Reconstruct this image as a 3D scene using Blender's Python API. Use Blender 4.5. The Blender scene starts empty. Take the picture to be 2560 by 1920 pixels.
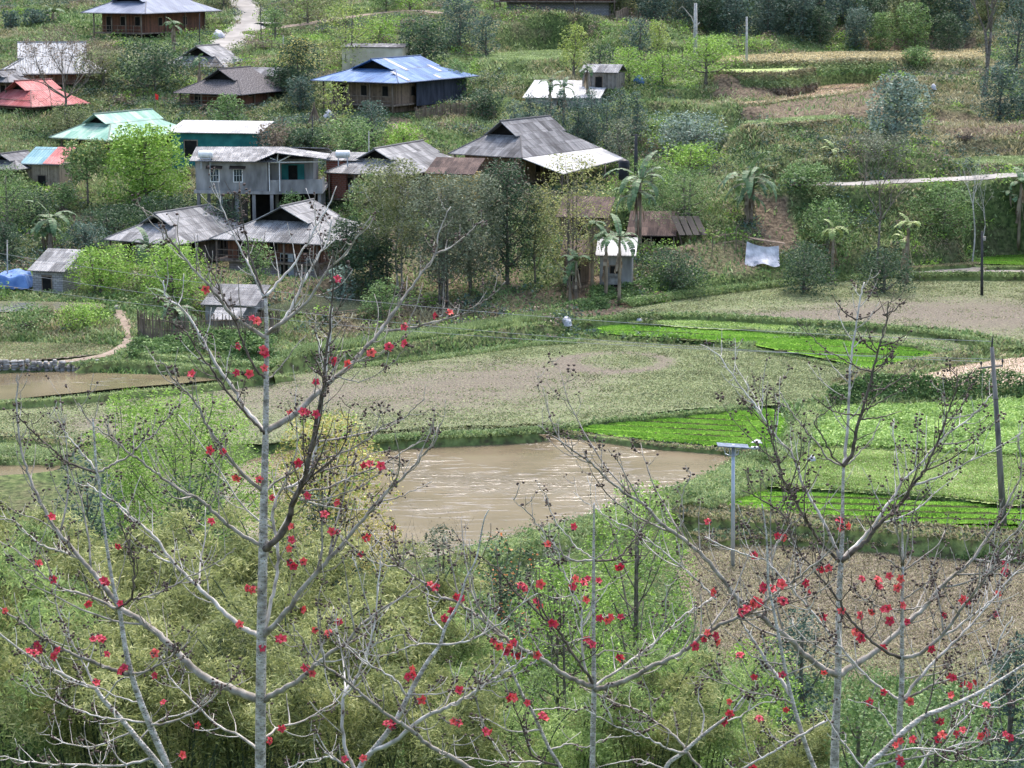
import bpy, math, random
import numpy as np
C = bpy.context.scene
COL = C.collection
R = math.radians
rng = np.random.default_rng(7)
random.seed(7)

# ---------------------------------------------------------------- camera
H = 29.0; PITCH = 11.0; FP = 5544.0          # camera height over the paddies, tilt, focal length in photo pixels
cam = bpy.data.cameras.new('camera'); cam.sensor_width = 36; cam.lens = 36*FP/2560
cam.clip_start = 0.5; cam.clip_end = 3000
co = bpy.data.objects.new('camera', cam); COL.objects.link(co)
co.location = (0, 0, H); co.rotation_euler = (R(90-PITCH), 0, 0); C.camera = co
# ---------------------------------------------------------------- sky + sun (bright overcast)
wd = bpy.data.worlds.new('World'); C.world = wd; wd.use_nodes = True
nt = wd.node_tree; bgn = nt.nodes['Background']
sk = nt.nodes.new('ShaderNodeTexSky'); sk.sky_type = 'NISHITA'; sk.sun_disc = False
SUN_EL, SUN_ROT = 62, 8
sk.sun_elevation = R(SUN_EL); sk.sun_rotation = R(SUN_ROT); sk.air_density = 1.0; sk.dust_density = 4.0; sk.ozone_density = 0.6
nt.links.new(sk.outputs[0], bgn.inputs[0]); bgn.inputs[1].default_value = 0.15
sl = bpy.data.lights.new('sun', 'SUN'); sl.energy = .95; sl.angle = R(14); sl.color = (1, .975, .94)
so = bpy.data.objects.new('sun', sl); COL.objects.link(so)
so.rotation_euler = (R(90-SUN_EL), 0, R(180-SUN_ROT))
C.view_settings.view_transform = 'Standard'; C.view_settings.look = 'None'; C.view_settings.gamma = 1
C.view_settings.exposure = 1.72
C.cycles.max_bounces = 5; C.cycles.diffuse_bounces = 3; C.cycles.transparent_max_bounces = 4
C.cycles.glossy_bounces = 2; C.cycles.transmission_bounces = 2

# ---------------------------------------------------------------- geometry helpers
cp, sp_ = math.cos(R(PITCH)), math.sin(R(PITCH))
def ray(px, py):                              # direction with y component 1
    u = (px-1280)/FP; v = (960-py)/FP
    dx, dy, dz = u, cp + v*sp_, -sp_ + v*cp
    return dx/dy, dz/dy
def D(px, py, d):
    a, b = ray(px, py); return np.array([a*d, d, H+b*d])
def Wp(px, py, z):
    a, b = ray(px, py); d = (z-H)/b; return np.array([a*d, d, z])
def tag(o, label=None, cat=None, group=None, kind=None):
    if label: o['label'] = label
    if cat: o['category'] = cat
    if group: o['group'] = group
    if kind: o['kind'] = kind
    return o
def empty(name, loc, rz=0):
    o = bpy.data.objects.new(name, None); COL.objects.link(o); o.location = loc; o.rotation_euler = (0, 0, rz)
    o.empty_display_size = .3; return o
def link(name, me, mat, parent=None, smooth=False):
    if mat is not None and not me.materials: me.materials.append(mat)
    o = bpy.data.objects.new(name, me); COL.objects.link(o)
    if parent is not None: o.parent = parent
    if smooth: me.polygons.foreach_set('use_smooth', [True]*len(me.polygons))
    return o
def quads_mesh(name, V, nper=4):
    """V: (N, nper, 3) loose faces"""
    V = np.asarray(V, dtype=np.float32); n = V.shape[0]
    me = bpy.data.meshes.new(name)
    me.vertices.add(n*nper); me.vertices.foreach_set('co', V.reshape(-1))
    me.loops.add(n*nper); me.loops.foreach_set('vertex_index', np.arange(n*nper, dtype=np.int32))
    me.polygons.add(n)
    me.polygons.foreach_set('loop_start', np.arange(0, n*nper, nper, dtype=np.int32))
    me.update(calc_edges=True); return me
class MB:
    def __init__(s): s.v = []; s.f = []; s.uv = []; s.mi = []
    def add(s, vs, fs, uvs=None, mi=0):
        o = len(s.v); s.v += [tuple(map(float, q)) for q in vs]
        for k, f in enumerate(fs):
            s.f.append([i+o for i in f]); s.uv.append(uvs[k] if uvs else [(0, 0)]*len(f)); s.mi.append(mi)
        return s
    def box(s, x0, x1, y0, y1, z0, z1, mi=0):
        vs = [(x, y, z) for z in (z0, z1) for y in (y0, y1) for x in (x0, x1)]
        lx, ly, lz = x1-x0, y1-y0, z1-z0
        f = [(0, 2, 3, 1), (4, 5, 7, 6), (0, 1, 5, 4), (2, 6, 7, 3), (0, 4, 6, 2), (1, 3, 7, 5)]
        u = [[(0, 0), (0, ly), (lx, ly), (lx, 0)], [(0, 0), (lx, 0), (lx, ly), (0, ly)],
             [(0, 0), (lx, 0), (lx, lz), (0, lz)], [(0, 0), (0, lz), (lx, lz), (lx, 0)],
             [(0, 0), (0, lz), (ly, lz), (ly, 0)], [(0, 0), (ly, 0), (ly, lz), (0, lz)]]
        return s.add(vs, f, u, mi)
    def tube(s, pts, rad, n=6, mi=0, cap=True):
        P = np.array(pts, float); m = len(P)
        if np.isscalar(rad): rad = [rad]*m
        T = np.gradient(P, axis=0); T /= np.linalg.norm(T, axis=1)[:, None]+1e-9
        up = np.array([0, 0, 1.]) if abs(T[0, 2]) < .9 else np.array([1., 0, 0])
        vs = []; a = np.cross(T[0], up); a /= np.linalg.norm(a)
        for i in range(m):
            a = a-T[i]*a.dot(T[i]); a /= np.linalg.norm(a)+1e-9; b = np.cross(T[i], a)
            for k in range(n):
                t = 2*math.pi*k/n; vs.append(P[i]+rad[i]*(math.cos(t)*a+math.sin(t)*b))
        fs = [(i*n+k, i*n+(k+1) % n, (i+1)*n+(k+1) % n, (i+1)*n+k) for i in range(m-1) for k in range(n)]
        if cap: fs += [tuple(range(n))[::-1], tuple((m-1)*n+k for k in range(n))]
        return s.add(vs, fs, None, mi)
    def slab(s, pts, uvs, th=.08, mi=0):       # polygon with thickness downwards
        n = len(pts); top = [tuple(p) for p in pts]; bot = [(p[0], p[1], p[2]-th) for p in pts]
        fs = [tuple(range(n)), tuple(range(2*n-1, n-1, -1))]
        us = [list(uvs), list(uvs)[::-1]]
        for i in range(n):
            j = (i+1) % n; fs.append((i, i+n, j+n, j)); us.append([uvs[i], uvs[i], uvs[j], uvs[j]])
        return s.add(top+bot, fs, us, mi)
    def mesh(s, name, mats):
        me = bpy.data.meshes.new(name); me.from_pydata(s.v, [], s.f)
        uvl = me.uv_layers.new(name='UVMap'); flat = [c for f in s.uv for uv in f for c in uv]
        uvl.data.foreach_set('uv', flat)
        for m in (mats if isinstance(mats, (list, tuple)) else [mats]): me.materials.append(m)
        if max(s.mi) > 0: me.polygons.foreach_set('material_index', s.mi)
        me.update(); return me
    def obj(s, name, mats, parent=None, smooth=False):
        return link(name, s.mesh(name, mats), None, parent, smooth)
def smooth_line(P, k=6):                       # Catmull-Rom through points (any columns)
    P = np.array(P, float)
    if len(P) < 3: 
        t = np.linspace(0, 1, k+1)[:, None]; return P[0]*(1-t)+P[-1]*t
    Q = np.vstack([2*P[0]-P[1], P, 2*P[-1]-P[-2]]); out = []
    for i in range(1, len(Q)-2):
        p0, p1, p2, p3 = Q[i-1:i+3]
        for t in np.linspace(0, 1, k, endpoint=False):
            out.append(.5*((2*p1)+(-p0+p2)*t+(2*p0-5*p1+4*p2-p3)*t*t+(-p0+3*p1-3*p2+p3)*t**3))
    out.append(P[-1]); return np.array(out)

# ---------------------------------------------------------------- materials
def newmat(name):
    m = bpy.data.materials.new(name); m.use_nodes = True; t = m.node_tree
    return m, t, t.nodes['Principled BSDF']
def N(t, ty, **kw):
    n = t.nodes.new('ShaderNode'+ty)
    for k, v in kw.items():
        if k in n.inputs: n.inputs[k].default_value = v
        else: setattr(n, k, v)
    return n
def ramp(t, src, stops):
    r = t.nodes.new('ShaderNodeValToRGB'); e = r.color_ramp.elements
    while len(e) < len(stops): e.new(.5)
    for q, (p, c) in zip(e, stops): q.position = p; q.color = tuple(c)+(1,)
    t.links.new(src, r.inputs[0]); return r.outputs[0]
def mixc(t, fac, a, b, mode='MIX'):
    m = t.nodes.new('ShaderNodeMix'); m.data_type = 'RGBA'; m.blend_type = mode
    for s, v in ((m.inputs[0], fac), (m.inputs[6], a), (m.inputs[7], b)):
        if hasattr(v, 'is_output'): t.links.new(v, s)
        else: s.default_value = v if not isinstance(v, tuple) else tuple(v)+(1,)
    return m.outputs[2]
def bump(t, bs, h, strength=.5, dist=.1):
    b = N(t, 'Bump'); b.inputs['Strength'].default_value = strength; b.inputs['Distance'].default_value = dist
    t.links.new(h, b.inputs['Height']); t.links.new(b.outputs[0], bs.inputs['Normal'])
GAIN = 1.3
def leafmat(name, cols, scale=.35, rough=.6, transl=.3, clump=1.0):
    """leaf colours differ leaf by leaf and clump by clump"""
    m, t, bs = newmat(name); g = N(t, 'NewGeometry'); tc = N(t, 'TexCoord')
    n = N(t, 'TexNoise', Scale=clump); n.inputs['Detail'].default_value = 2
    t.links.new(g.outputs['Position'], n.inputs['Vector'])
    a = N(t, 'Math', operation='MULTIPLY_ADD'); t.links.new(g.outputs['Random Per Island'], a.inputs[0]); a.inputs[1].default_value = .55
    b = N(t, 'Math', operation='MULTIPLY_ADD'); t.links.new(n.outputs[0], b.inputs[0]); b.inputs[1].default_value = 1.3; b.inputs[2].default_value = -.42
    t.links.new(b.outputs[0], a.inputs[2])
    cols = [tuple(min(.85, v*GAIN*(.62, .95, 1.03, 1.1)[i]) for v in q) for i, q in enumerate(cols)]; k = len(cols); c = ramp(t, a.outputs[0], [(i/(k-1) if k > 1 else 0, q) for i, q in enumerate(cols)])
    t.links.new(c, bs.inputs['Base Color']); bs.inputs['Roughness'].default_value = rough
    bs.inputs['Specular IOR Level'].default_value = .35
    tr = N(t, 'BsdfTranslucent'); t.links.new(c, tr.inputs[0]); mx = N(t, 'MixShader'); mx.inputs[0].default_value = transl
    t.links.new(bs.outputs[0], mx.inputs[1]); t.links.new(tr.outputs[0], mx.inputs[2])
    t.links.new(mx.outputs[0], t.nodes['Material Output'].inputs[0]); return m
def noisemat(name, c1, c2, scale=2., rough=.85, bmp=.3, bd=.03, c3=None, stretch=None, coord='Object', metallic=0):
    m, t, bs = newmat(name); tc = N(t, 'TexCoord'); mp = N(t, 'Mapping')
    t.links.new(tc.outputs[coord], mp.inputs[0])
    if stretch: mp.inputs['Scale'].default_value = stretch
    n = N(t, 'TexNoise', Scale=scale); n.inputs['Detail'].default_value = 6; t.links.new(mp.outputs[0], n.inputs['Vector'])
    st = [(.32, c1), (.66, c2)] if c3 is None else [(.3, c1), (.5, c2), (.68, c3)]
    t.links.new(ramp(t, n.outputs[0], st), bs.inputs['Base Color']); bs.inputs['Roughness'].default_value = rough
    bs.inputs['Metallic'].default_value = metallic; bs.inputs['Specular IOR Level'].default_value = .15
    if bmp: bump(t, bs, n.outputs[0], bmp, bd)
    return m
def roofmat(name, c1, c2, c3, pitch=.18, sheet=1.1, rough=.8, cor=.6):
    """corrugated sheets laid in rows; u runs along the eave, v up the slope"""
    m, t, bs = newmat(name); tc = N(t, 'TexCoord'); sx = N(t, 'SeparateXYZ'); t.links.new(tc.outputs['UV'], sx.inputs[0])
    mp = N(t, 'Mapping'); mp.inputs['Scale'].default_value = (1/.9, 1/1.5, 1); t.links.new(tc.outputs['UV'], mp.inputs[0])
    wn = N(t, 'TexWhiteNoise', noise_dimensions='2D'); fl = N(t, 'VectorMath', operation='FLOOR')
    t.links.new(mp.outputs[0], fl.inputs[0]); t.links.new(fl.outputs[0], wn.inputs['Vector'])
    mp2 = N(t, 'Mapping'); mp2.inputs['Scale'].default_value = (2.2, .5, 1); t.links.new(tc.outputs['UV'], mp2.inputs[0])
    n = N(t, 'TexNoise', Scale=1.); n.inputs['Detail'].default_value = 8; n.inputs['Roughness'].default_value = .7
    t.links.new(mp2.outputs[0], n.inputs['Vector'])
    a = N(t, 'Math', operation='MULTIPLY_ADD'); t.links.new(wn.outputs['Value'], a.inputs[0]); a.inputs[1].default_value = .3; 
    s = N(t, 'Math', operation='SUBTRACT'); t.links.new(n.outputs[0], s.inputs[0]); s.inputs[1].default_value = .15
    t.links.new(s.outputs[0], a.inputs[2])
    c = ramp(t, a.outputs[0], [(.25, c1), (.5, c2), (.72, c3)])
    def per(src, p, duty):                    # 0 in thin line, 1 elsewhere
        k = N(t, 'Math', operation='DIVIDE'); t.links.new(src, k.inputs[0]); k.inputs[1].default_value = p
        f = N(t, 'Math', operation='FRACT'); t.links.new(k.outputs[0], f.inputs[0])
        g = N(t, 'Math', operation='GREATER_THAN'); t.links.new(f.outputs[0], g.inputs[0]); g.inputs[1].default_value = duty
        return g.outputs[0]
    rowl = per(sx.outputs[1], sheet, .05)
    c = mixc(t, rowl, mixc(t, .55, c, (.05, .045, .04)), c)
    t.links.new(c, bs.inputs['Base Color']); bs.inputs['Roughness'].default_value = rough
    k = N(t, 'Math', operation='MULTIPLY'); t.links.new(sx.outputs[0], k.inputs[0]); k.inputs[1].default_value = 2*math.pi/pitch
    q = N(t, 'Math', operation='SINE'); t.links.new(k.outputs[0], q.inputs[0])
    bs.inputs['Specular IOR Level'].default_value = .08; bump(t, bs, q.outputs[0], cor, .03); return m
def plankmat(name, c1, c2, pitch=.22, axis=0, rough=.8, gap=.08, coord='UV'):
    m, t, bs = newmat(name); tc = N(t, 'TexCoord'); sx = N(t, 'SeparateXYZ'); t.links.new(tc.outputs[coord], sx.inputs[0])
    k = N(t, 'Math', operation='DIVIDE'); t.links.new(sx.outputs[axis], k.inputs[0]); k.inputs[1].default_value = pitch
    fl = N(t, 'Math', operation='FLOOR'); t.links.new(k.outputs[0], fl.inputs[0])
    wn = N(t, 'TexWhiteNoise', noise_dimensions='1D'); t.links.new(fl.outputs[0], wn.inputs['W'])
    f = N(t, 'Math', operation='FRACT'); t.links.new(k.outputs[0], f.inputs[0])
    g = N(t, 'Math', operation='GREATER_THAN'); t.links.new(f.outputs[0], g.inputs[0]); g.inputs[1].default_value = gap
    n = N(t, 'TexNoise', Scale=3.); n.inputs['Detail'].default_value = 5; t.links.new(tc.outputs[coord], n.inputs['Vector'])
    mm = N(t, 'Math', operation='MULTIPLY_ADD'); t.links.new(wn.outputs[0], mm.inputs[0]); mm.inputs[1].default_value = .6
    t.links.new(n.outputs[0], mm.inputs[2]); 
    c = ramp(t, mm.outputs[0], [(.35, c1), (1., c2)])
    c = mixc(t, g.outputs[0], (.015, .012, .01), c); t.links.new(c, bs.inputs['Base Color']); bs.inputs['Roughness'].default_value = rough
    return m
def brickmat(name, c1, c2, mortar, s=1.):
    m, t, bs = newmat(name); tc = N(t, 'TexCoord'); b = N(t, 'TexBrick', Scale=s)
    b.inputs['Color1'].default_value = c1+(1,); b.inputs['Color2'].default_value = c2+(1,); b.inputs['Mortar'].default_value = mortar+(1,)
    b.inputs['Brick Width'].default_value = .36; b.inputs['Row Height'].default_value = .18; b.inputs['Mortar Size'].default_value = .018
    t.links.new(tc.outputs['UV'], b.inputs['Vector']); t.links.new(b.outputs[0], bs.inputs['Base Color']); bs.inputs['Roughness'].default_value = .9
    return m

M = {}
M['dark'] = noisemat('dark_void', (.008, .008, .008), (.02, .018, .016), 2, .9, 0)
M['wood'] = noisemat('weathered_wood', (.10, .075, .055), (.24, .19, .15), 3, .85, .2, stretch=(1, 1, .3))
M['redplank'] = plankmat('red_brown_planks', (.06, .022, .012), (.17, .065, .035))
M['brownplank'] = plankmat('brown_planks', (.07, .045, .03), (.22, .15, .10))
M['greyplank'] = plankmat('grey_planks', (.08, .07, .06), (.24, .21, .18))
M['bambooplank'] = plankmat('split_bamboo', (.16, .12, .08), (.36, .29, .21), pitch=.12, gap=.14)
M['tanplank'] = plankmat('tan_boards', (.30, .21, .11), (.50, .37, .20), pitch=.35)
M['concrete'] = noisemat('stained_concrete', (.14, .135, .13), (.34, .33, .315), .9, .9, .2, stretch=(1.5, 1.5, .5))
M['cream'] = noisemat('cream_plaster', (.42, .36, .25), (.62, .55, .40), .8, .9, .1)
M['yellow'] = noisemat('yellow_plaster', (.34, .24, .08), (.52, .40, .15), .8, .9, .1)
M['brick'] = brickmat('red_bricks', (.28, .08, .05), (.20, .06, .04), (.25, .2, .17))
M['greybrick'] = brickmat('grey_bricks', (.34, .33, .33), (.24, .23, .24), (.13, .12, .12))
M['palebrick'] = brickmat('pinkish_grey_bricks', (.30, .24, .22), (.22, .17, .16), (.36, .33, .31))
M['teal'] = noisemat('teal_sheet', (.012, .10, .10), (.03, .17, .16), 1.2, .5, .1)
M['fibro'] = roofmat('old_fibre_cement_sheets', (.055, .054, .056), (.14, .14, .145), (.26, .26, .265), .18)
M['fibrolight'] = roofmat('pale_fibre_cement_sheets', (.095, .094, .095), (.22, .22, .222), (.40, .395, .39), .2, cor=1.)
M['shingle'] = noisemat('rough_wooden_shingles', (.025, .023, .025), (.10, .093, .095), 7, .95, .9, .08, c3=(.22, .205, .205), coord='UV')
M['bluemetal'] = roofmat('blue_metal_sheets', (.045, .09, .19), (.085, .16, .32), (.17, .25, .40), .35, 3.0, .5)
M['greymetal'] = roofmat('grey_blue_metal_sheets', (.11, .13, .18), (.16, .185, .245), (.22, .25, .31), .35, 3.2, .45)
M['greenmetal'] = roofmat('pale_green_metal_sheets', (.12, .26, .20), (.21, .36, .29), (.38, .47, .38), .7, 2.6, .5)
M['redmetal'] = roofmat('red_metal_sheets', (.28, .07, .07), (.36, .11, .11), (.45, .19, .18), .3, 3, .5)
M['tealmetal'] = roofmat('blue_green_sheets', (.08, .19, .23), (.12, .25, .29), (.2, .32, .35), .3, 3, .5)
M['whitemetal'] = roofmat('white_metal_sheets', (.22, .22, .215), (.36, .36, .355), (.50, .50, .50), .3, 3, .5)
M['rustmetal'] = roofmat('rusted_dark_sheets', (.025, .02, .02), (.07, .05, .045), (.14, .10, .085), .2, 1.6, .8)
M['whitepaint'] = noisemat('white_paint', (.6, .6, .58), (.8, .8, .78), 2, .5, 0)
M['steel'] = noisemat('galvanised_steel', (.35, .38, .42), (.52, .55, .6), 2, .45, 0, metallic=.4)
M['polecon'] = noisemat('pole_concrete', (.10, .095, .09), (.22, .21, .19), 2, .9, .1, stretch=(2, 2, .4))
M['poledark'] = noisemat('dark_tarred_pole', (.03, .03, .032), (.07, .068, .07), 2, .8, .1)
M['blacknet'] = noisemat('black_netting', (.02, .025, .035), (.05, .055, .075), 1, .8, .4, .15, stretch=(2, 2, .6))
M['bluetarp'] = noisemat('blue_tarpaulin', (.04, .10, .28), (.12, .22, .45), 1, .4, .8, .2)
M['whitetarp'] = noisemat('white_tarpaulin', (.34, .34, .37), (.6, .6, .63), 1.5, .6, .9, .2)
M['cloth'] = noisemat('hanging_cloth', (.10, .03, .04), (.5, .5, .55), 9, .9, .2, c3=(.05, .08, .2))
M['glass'] = noisemat('window_glass', (.02, .03, .035), (.06, .08, .09), 1, .15, 0)
M['rock'] = noisemat('field_stones', (.14, .13, .12), (.36, .35, .33), 2, .9, .5, .1)
M['plasticblack'] = noisemat('black_plastic', (.012, .013, .015), (.03, .03, .034), 1, .4, 0)
M['flag'] = noisemat('red_flag', (.55, .02, .02), (.7, .04, .03), 2, .7, 0)
M['wire'] = noisemat('wire', (.25, .26, .27), (.4, .4, .4), 1, .6, 0)
# barks and leaves
M['bark'] = noisemat('grey_brown_bark', (.07, .06, .05), (.22, .19, .16), 5, .9, .5, .03)
M['palebark'] = noisemat('pale_bark', (.25, .24, .22), (.5, .48, .45), 4, .9, .3, .03)
M['darkbark'] = noisemat('dark_bark', (.03, .026, .024), (.09, .078, .07), 5, .9, .3, .02)
M['culm'] = noisemat('bamboo_culm', (.03, .045, .03), (.10, .13, .08), 3, .6, .1)
L = {}
L['dark'] = leafmat('dark_leaves', [(.012, .026, .014), (.026, .052, .027), (.050, .090, .045), (.105, .155, .08)])
L['mid'] = leafmat('mid_green_leaves', [(.035, .07, .025), (.07, .125, .04), (.13, .21, .07), (.23, .32, .13)])
L['lime'] = leafmat('spring_green_leaves', [(.07, .13, .02), (.13, .23, .035), (.21, .34, .06), (.32, .45, .11)])
L['yellowlime'] = leafmat('yellow_green_leaves', [(.10, .14, .03), (.17, .23, .05), (.26, .32, .08), (.38, .42, .14)])
L['olive'] = leafmat('olive_leaves', [(.045, .06, .024), (.09, .11, .045), (.17, .19, .08), (.29, .30, .15)])
L['bluegreen'] = leafmat('blue_green_leaves', [(.02, .038, .03), (.04, .07, .055), (.075, .12, .09), (.14, .20, .15)])
L['grey'] = leafmat('grey_green_leaves', [(.05, .062, .04), (.085, .105, .065), (.14, .165, .105), (.24, .265, .18)])
L['silver'] = leafmat('silvery_leaves', [(.03, .05, .035), (.08, .12, .09), (.18, .24, .19), (.36, .43, .36)])
L['blossom'] = leafmat('yellow_blossom_leaves', [(.07, .09, .03), (.17, .19, .06), (.29, .29, .10), (.42, .40, .17)])
L['gold'] = leafmat('golden_leaves', [(.11, .14, .04), (.26, .25, .07), (.44, .38, .12), (.60, .52, .24)])
L['brown'] = leafmat('dry_brown_leaves', [(.05, .038, .03), (.10, .078, .058), (.17, .14, .10), (.26, .21, .16)])
L['bamboo'] = leafmat('bamboo_leaves', [(.065, .09, .035), (.145, .172, .062), (.255, .28, .108), (.46, .452, .23)], clump=.5, transl=.45)
L['bamboogreen'] = leafmat('green_bamboo_leaves', [(.07, .11, .04), (.14, .21, .07), (.24, .33, .11), (.38, .46, .19)], clump=.6, transl=.45)
L['banana'] = leafmat('banana_leaves', [(.03, .06, .022), (.052, .10, .04), (.09, .15, .068), (.17, .235, .13)], transl=.2)
L['bananayellow'] = leafmat('young_banana_leaves', [(.09, .14, .03), (.15, .21, .06), (.24, .30, .11), (.36, .39, .2)], transl=.2)
L['dryleaf'] = leafmat('dry_banana_leaves', [(.08, .06, .04), (.16, .12, .085), (.26, .21, .15), (.3, .26, .2)])
L['orange'] = leafmat('orange_blossoms', [(.4, .10, .03), (.55, .18, .06), (.6, .25, .1), (.5, .15, .05)])
L['rice'] = leafmat('rice_seedlings', [(.085, .19, .02), (.12, .25, .03), (.18, .32, .05), (.26, .38, .09)], transl=.35, clump=.4)
L['grass'] = leafmat('grass_blades', [(.08, .12, .045), (.14, .19, .075), (.22, .28, .12), (.33, .385, .19)], clump=.3)
L['drygrass'] = leafmat('dry_grass_blades', [(.11, .10, .055), (.19, .175, .095), (.30, .27, .16), (.42, .385, .25)], clump=.3)
L['veg'] = leafmat('vegetable_leaves', [(.10, .17, .04), (.17, .27, .07), (.26, .38, .11), (.40, .50, .20)], clump=.4)
L['meadow'] = leafmat('meadow_blades', [(.12, .19, .04), (.18, .275, .065), (.26, .36, .11), (.38, .45, .19)], clump=.3)
L['weed'] = leafmat('field_weeds', [(.095, .11, .052), (.135, .16, .074), (.185, .215, .10), (.26, .29, .15)], clump=.5)
# ---------------------------------------------------------------- noise and polygons (numpy)
def vnoise(x, y, s=1., seed=0):
    x = np.asarray(x)/s; y = np.asarray(y)/s; xi = np.floor(x); yi = np.floor(y); fx = x-xi; fy = y-yi
    fx = fx*fx*(3-2*fx); fy = fy*fy*(3-2*fy)
    def h(a, b):
        q = np.sin(a*127.1+b*311.7+seed*74.7)*43758.5453; return q-np.floor(q)
    return (h(xi, yi)*(1-fx)+h(xi+1, yi)*fx)*(1-fy)+(h(xi, yi+1)*(1-fx)+h(xi+1, yi+1)*fx)*fy
def fbm(x, y, s=1., seed=0, o=4):
    r = 0; a = .5; t = 0
    for k in range(o): r = r+a*vnoise(x, y, s/2**k, seed+k*13); t += a; a *= .5
    return r/t
def inside(P, x, y):
    P = np.asarray(P); r = np.zeros(np.shape(x), bool); j = len(P)-1
    for i in range(len(P)):
        x1, y1 = P[i][:2]; x2, y2 = P[j][:2]
        c = ((y1 > y) != (y2 > y))
        if y1 != y2: r ^= c & (x < (x2-x1)*(y-y1)/(y2-y1)+x1)
        j = i
    return r
def pdist(P, x, y, closed=True):
    P = np.asarray(P)[:, :2]; d = np.full(np.shape(x), 1e9); n = len(P)
    for i in range(n if closed else n-1):
        a = P[i]; b = P[(i+1) % n]; ab = b-a; L2 = ab.dot(ab)+1e-9
        t = np.clip(((x-a[0])*ab[0]+(y-a[1])*ab[1])/L2, 0, 1)
        d = np.minimum(d, np.hypot(x-a[0]-t*ab[0], y-a[1]-t*ab[1]))
    return d
def wpoly(px, z, k=4):
    P = np.array([Wp(a, b, z)[:2] for a, b in px])
    Q = np.vstack([P, P[:1]]); return smooth_line(Q, k)[:-1]

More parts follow.
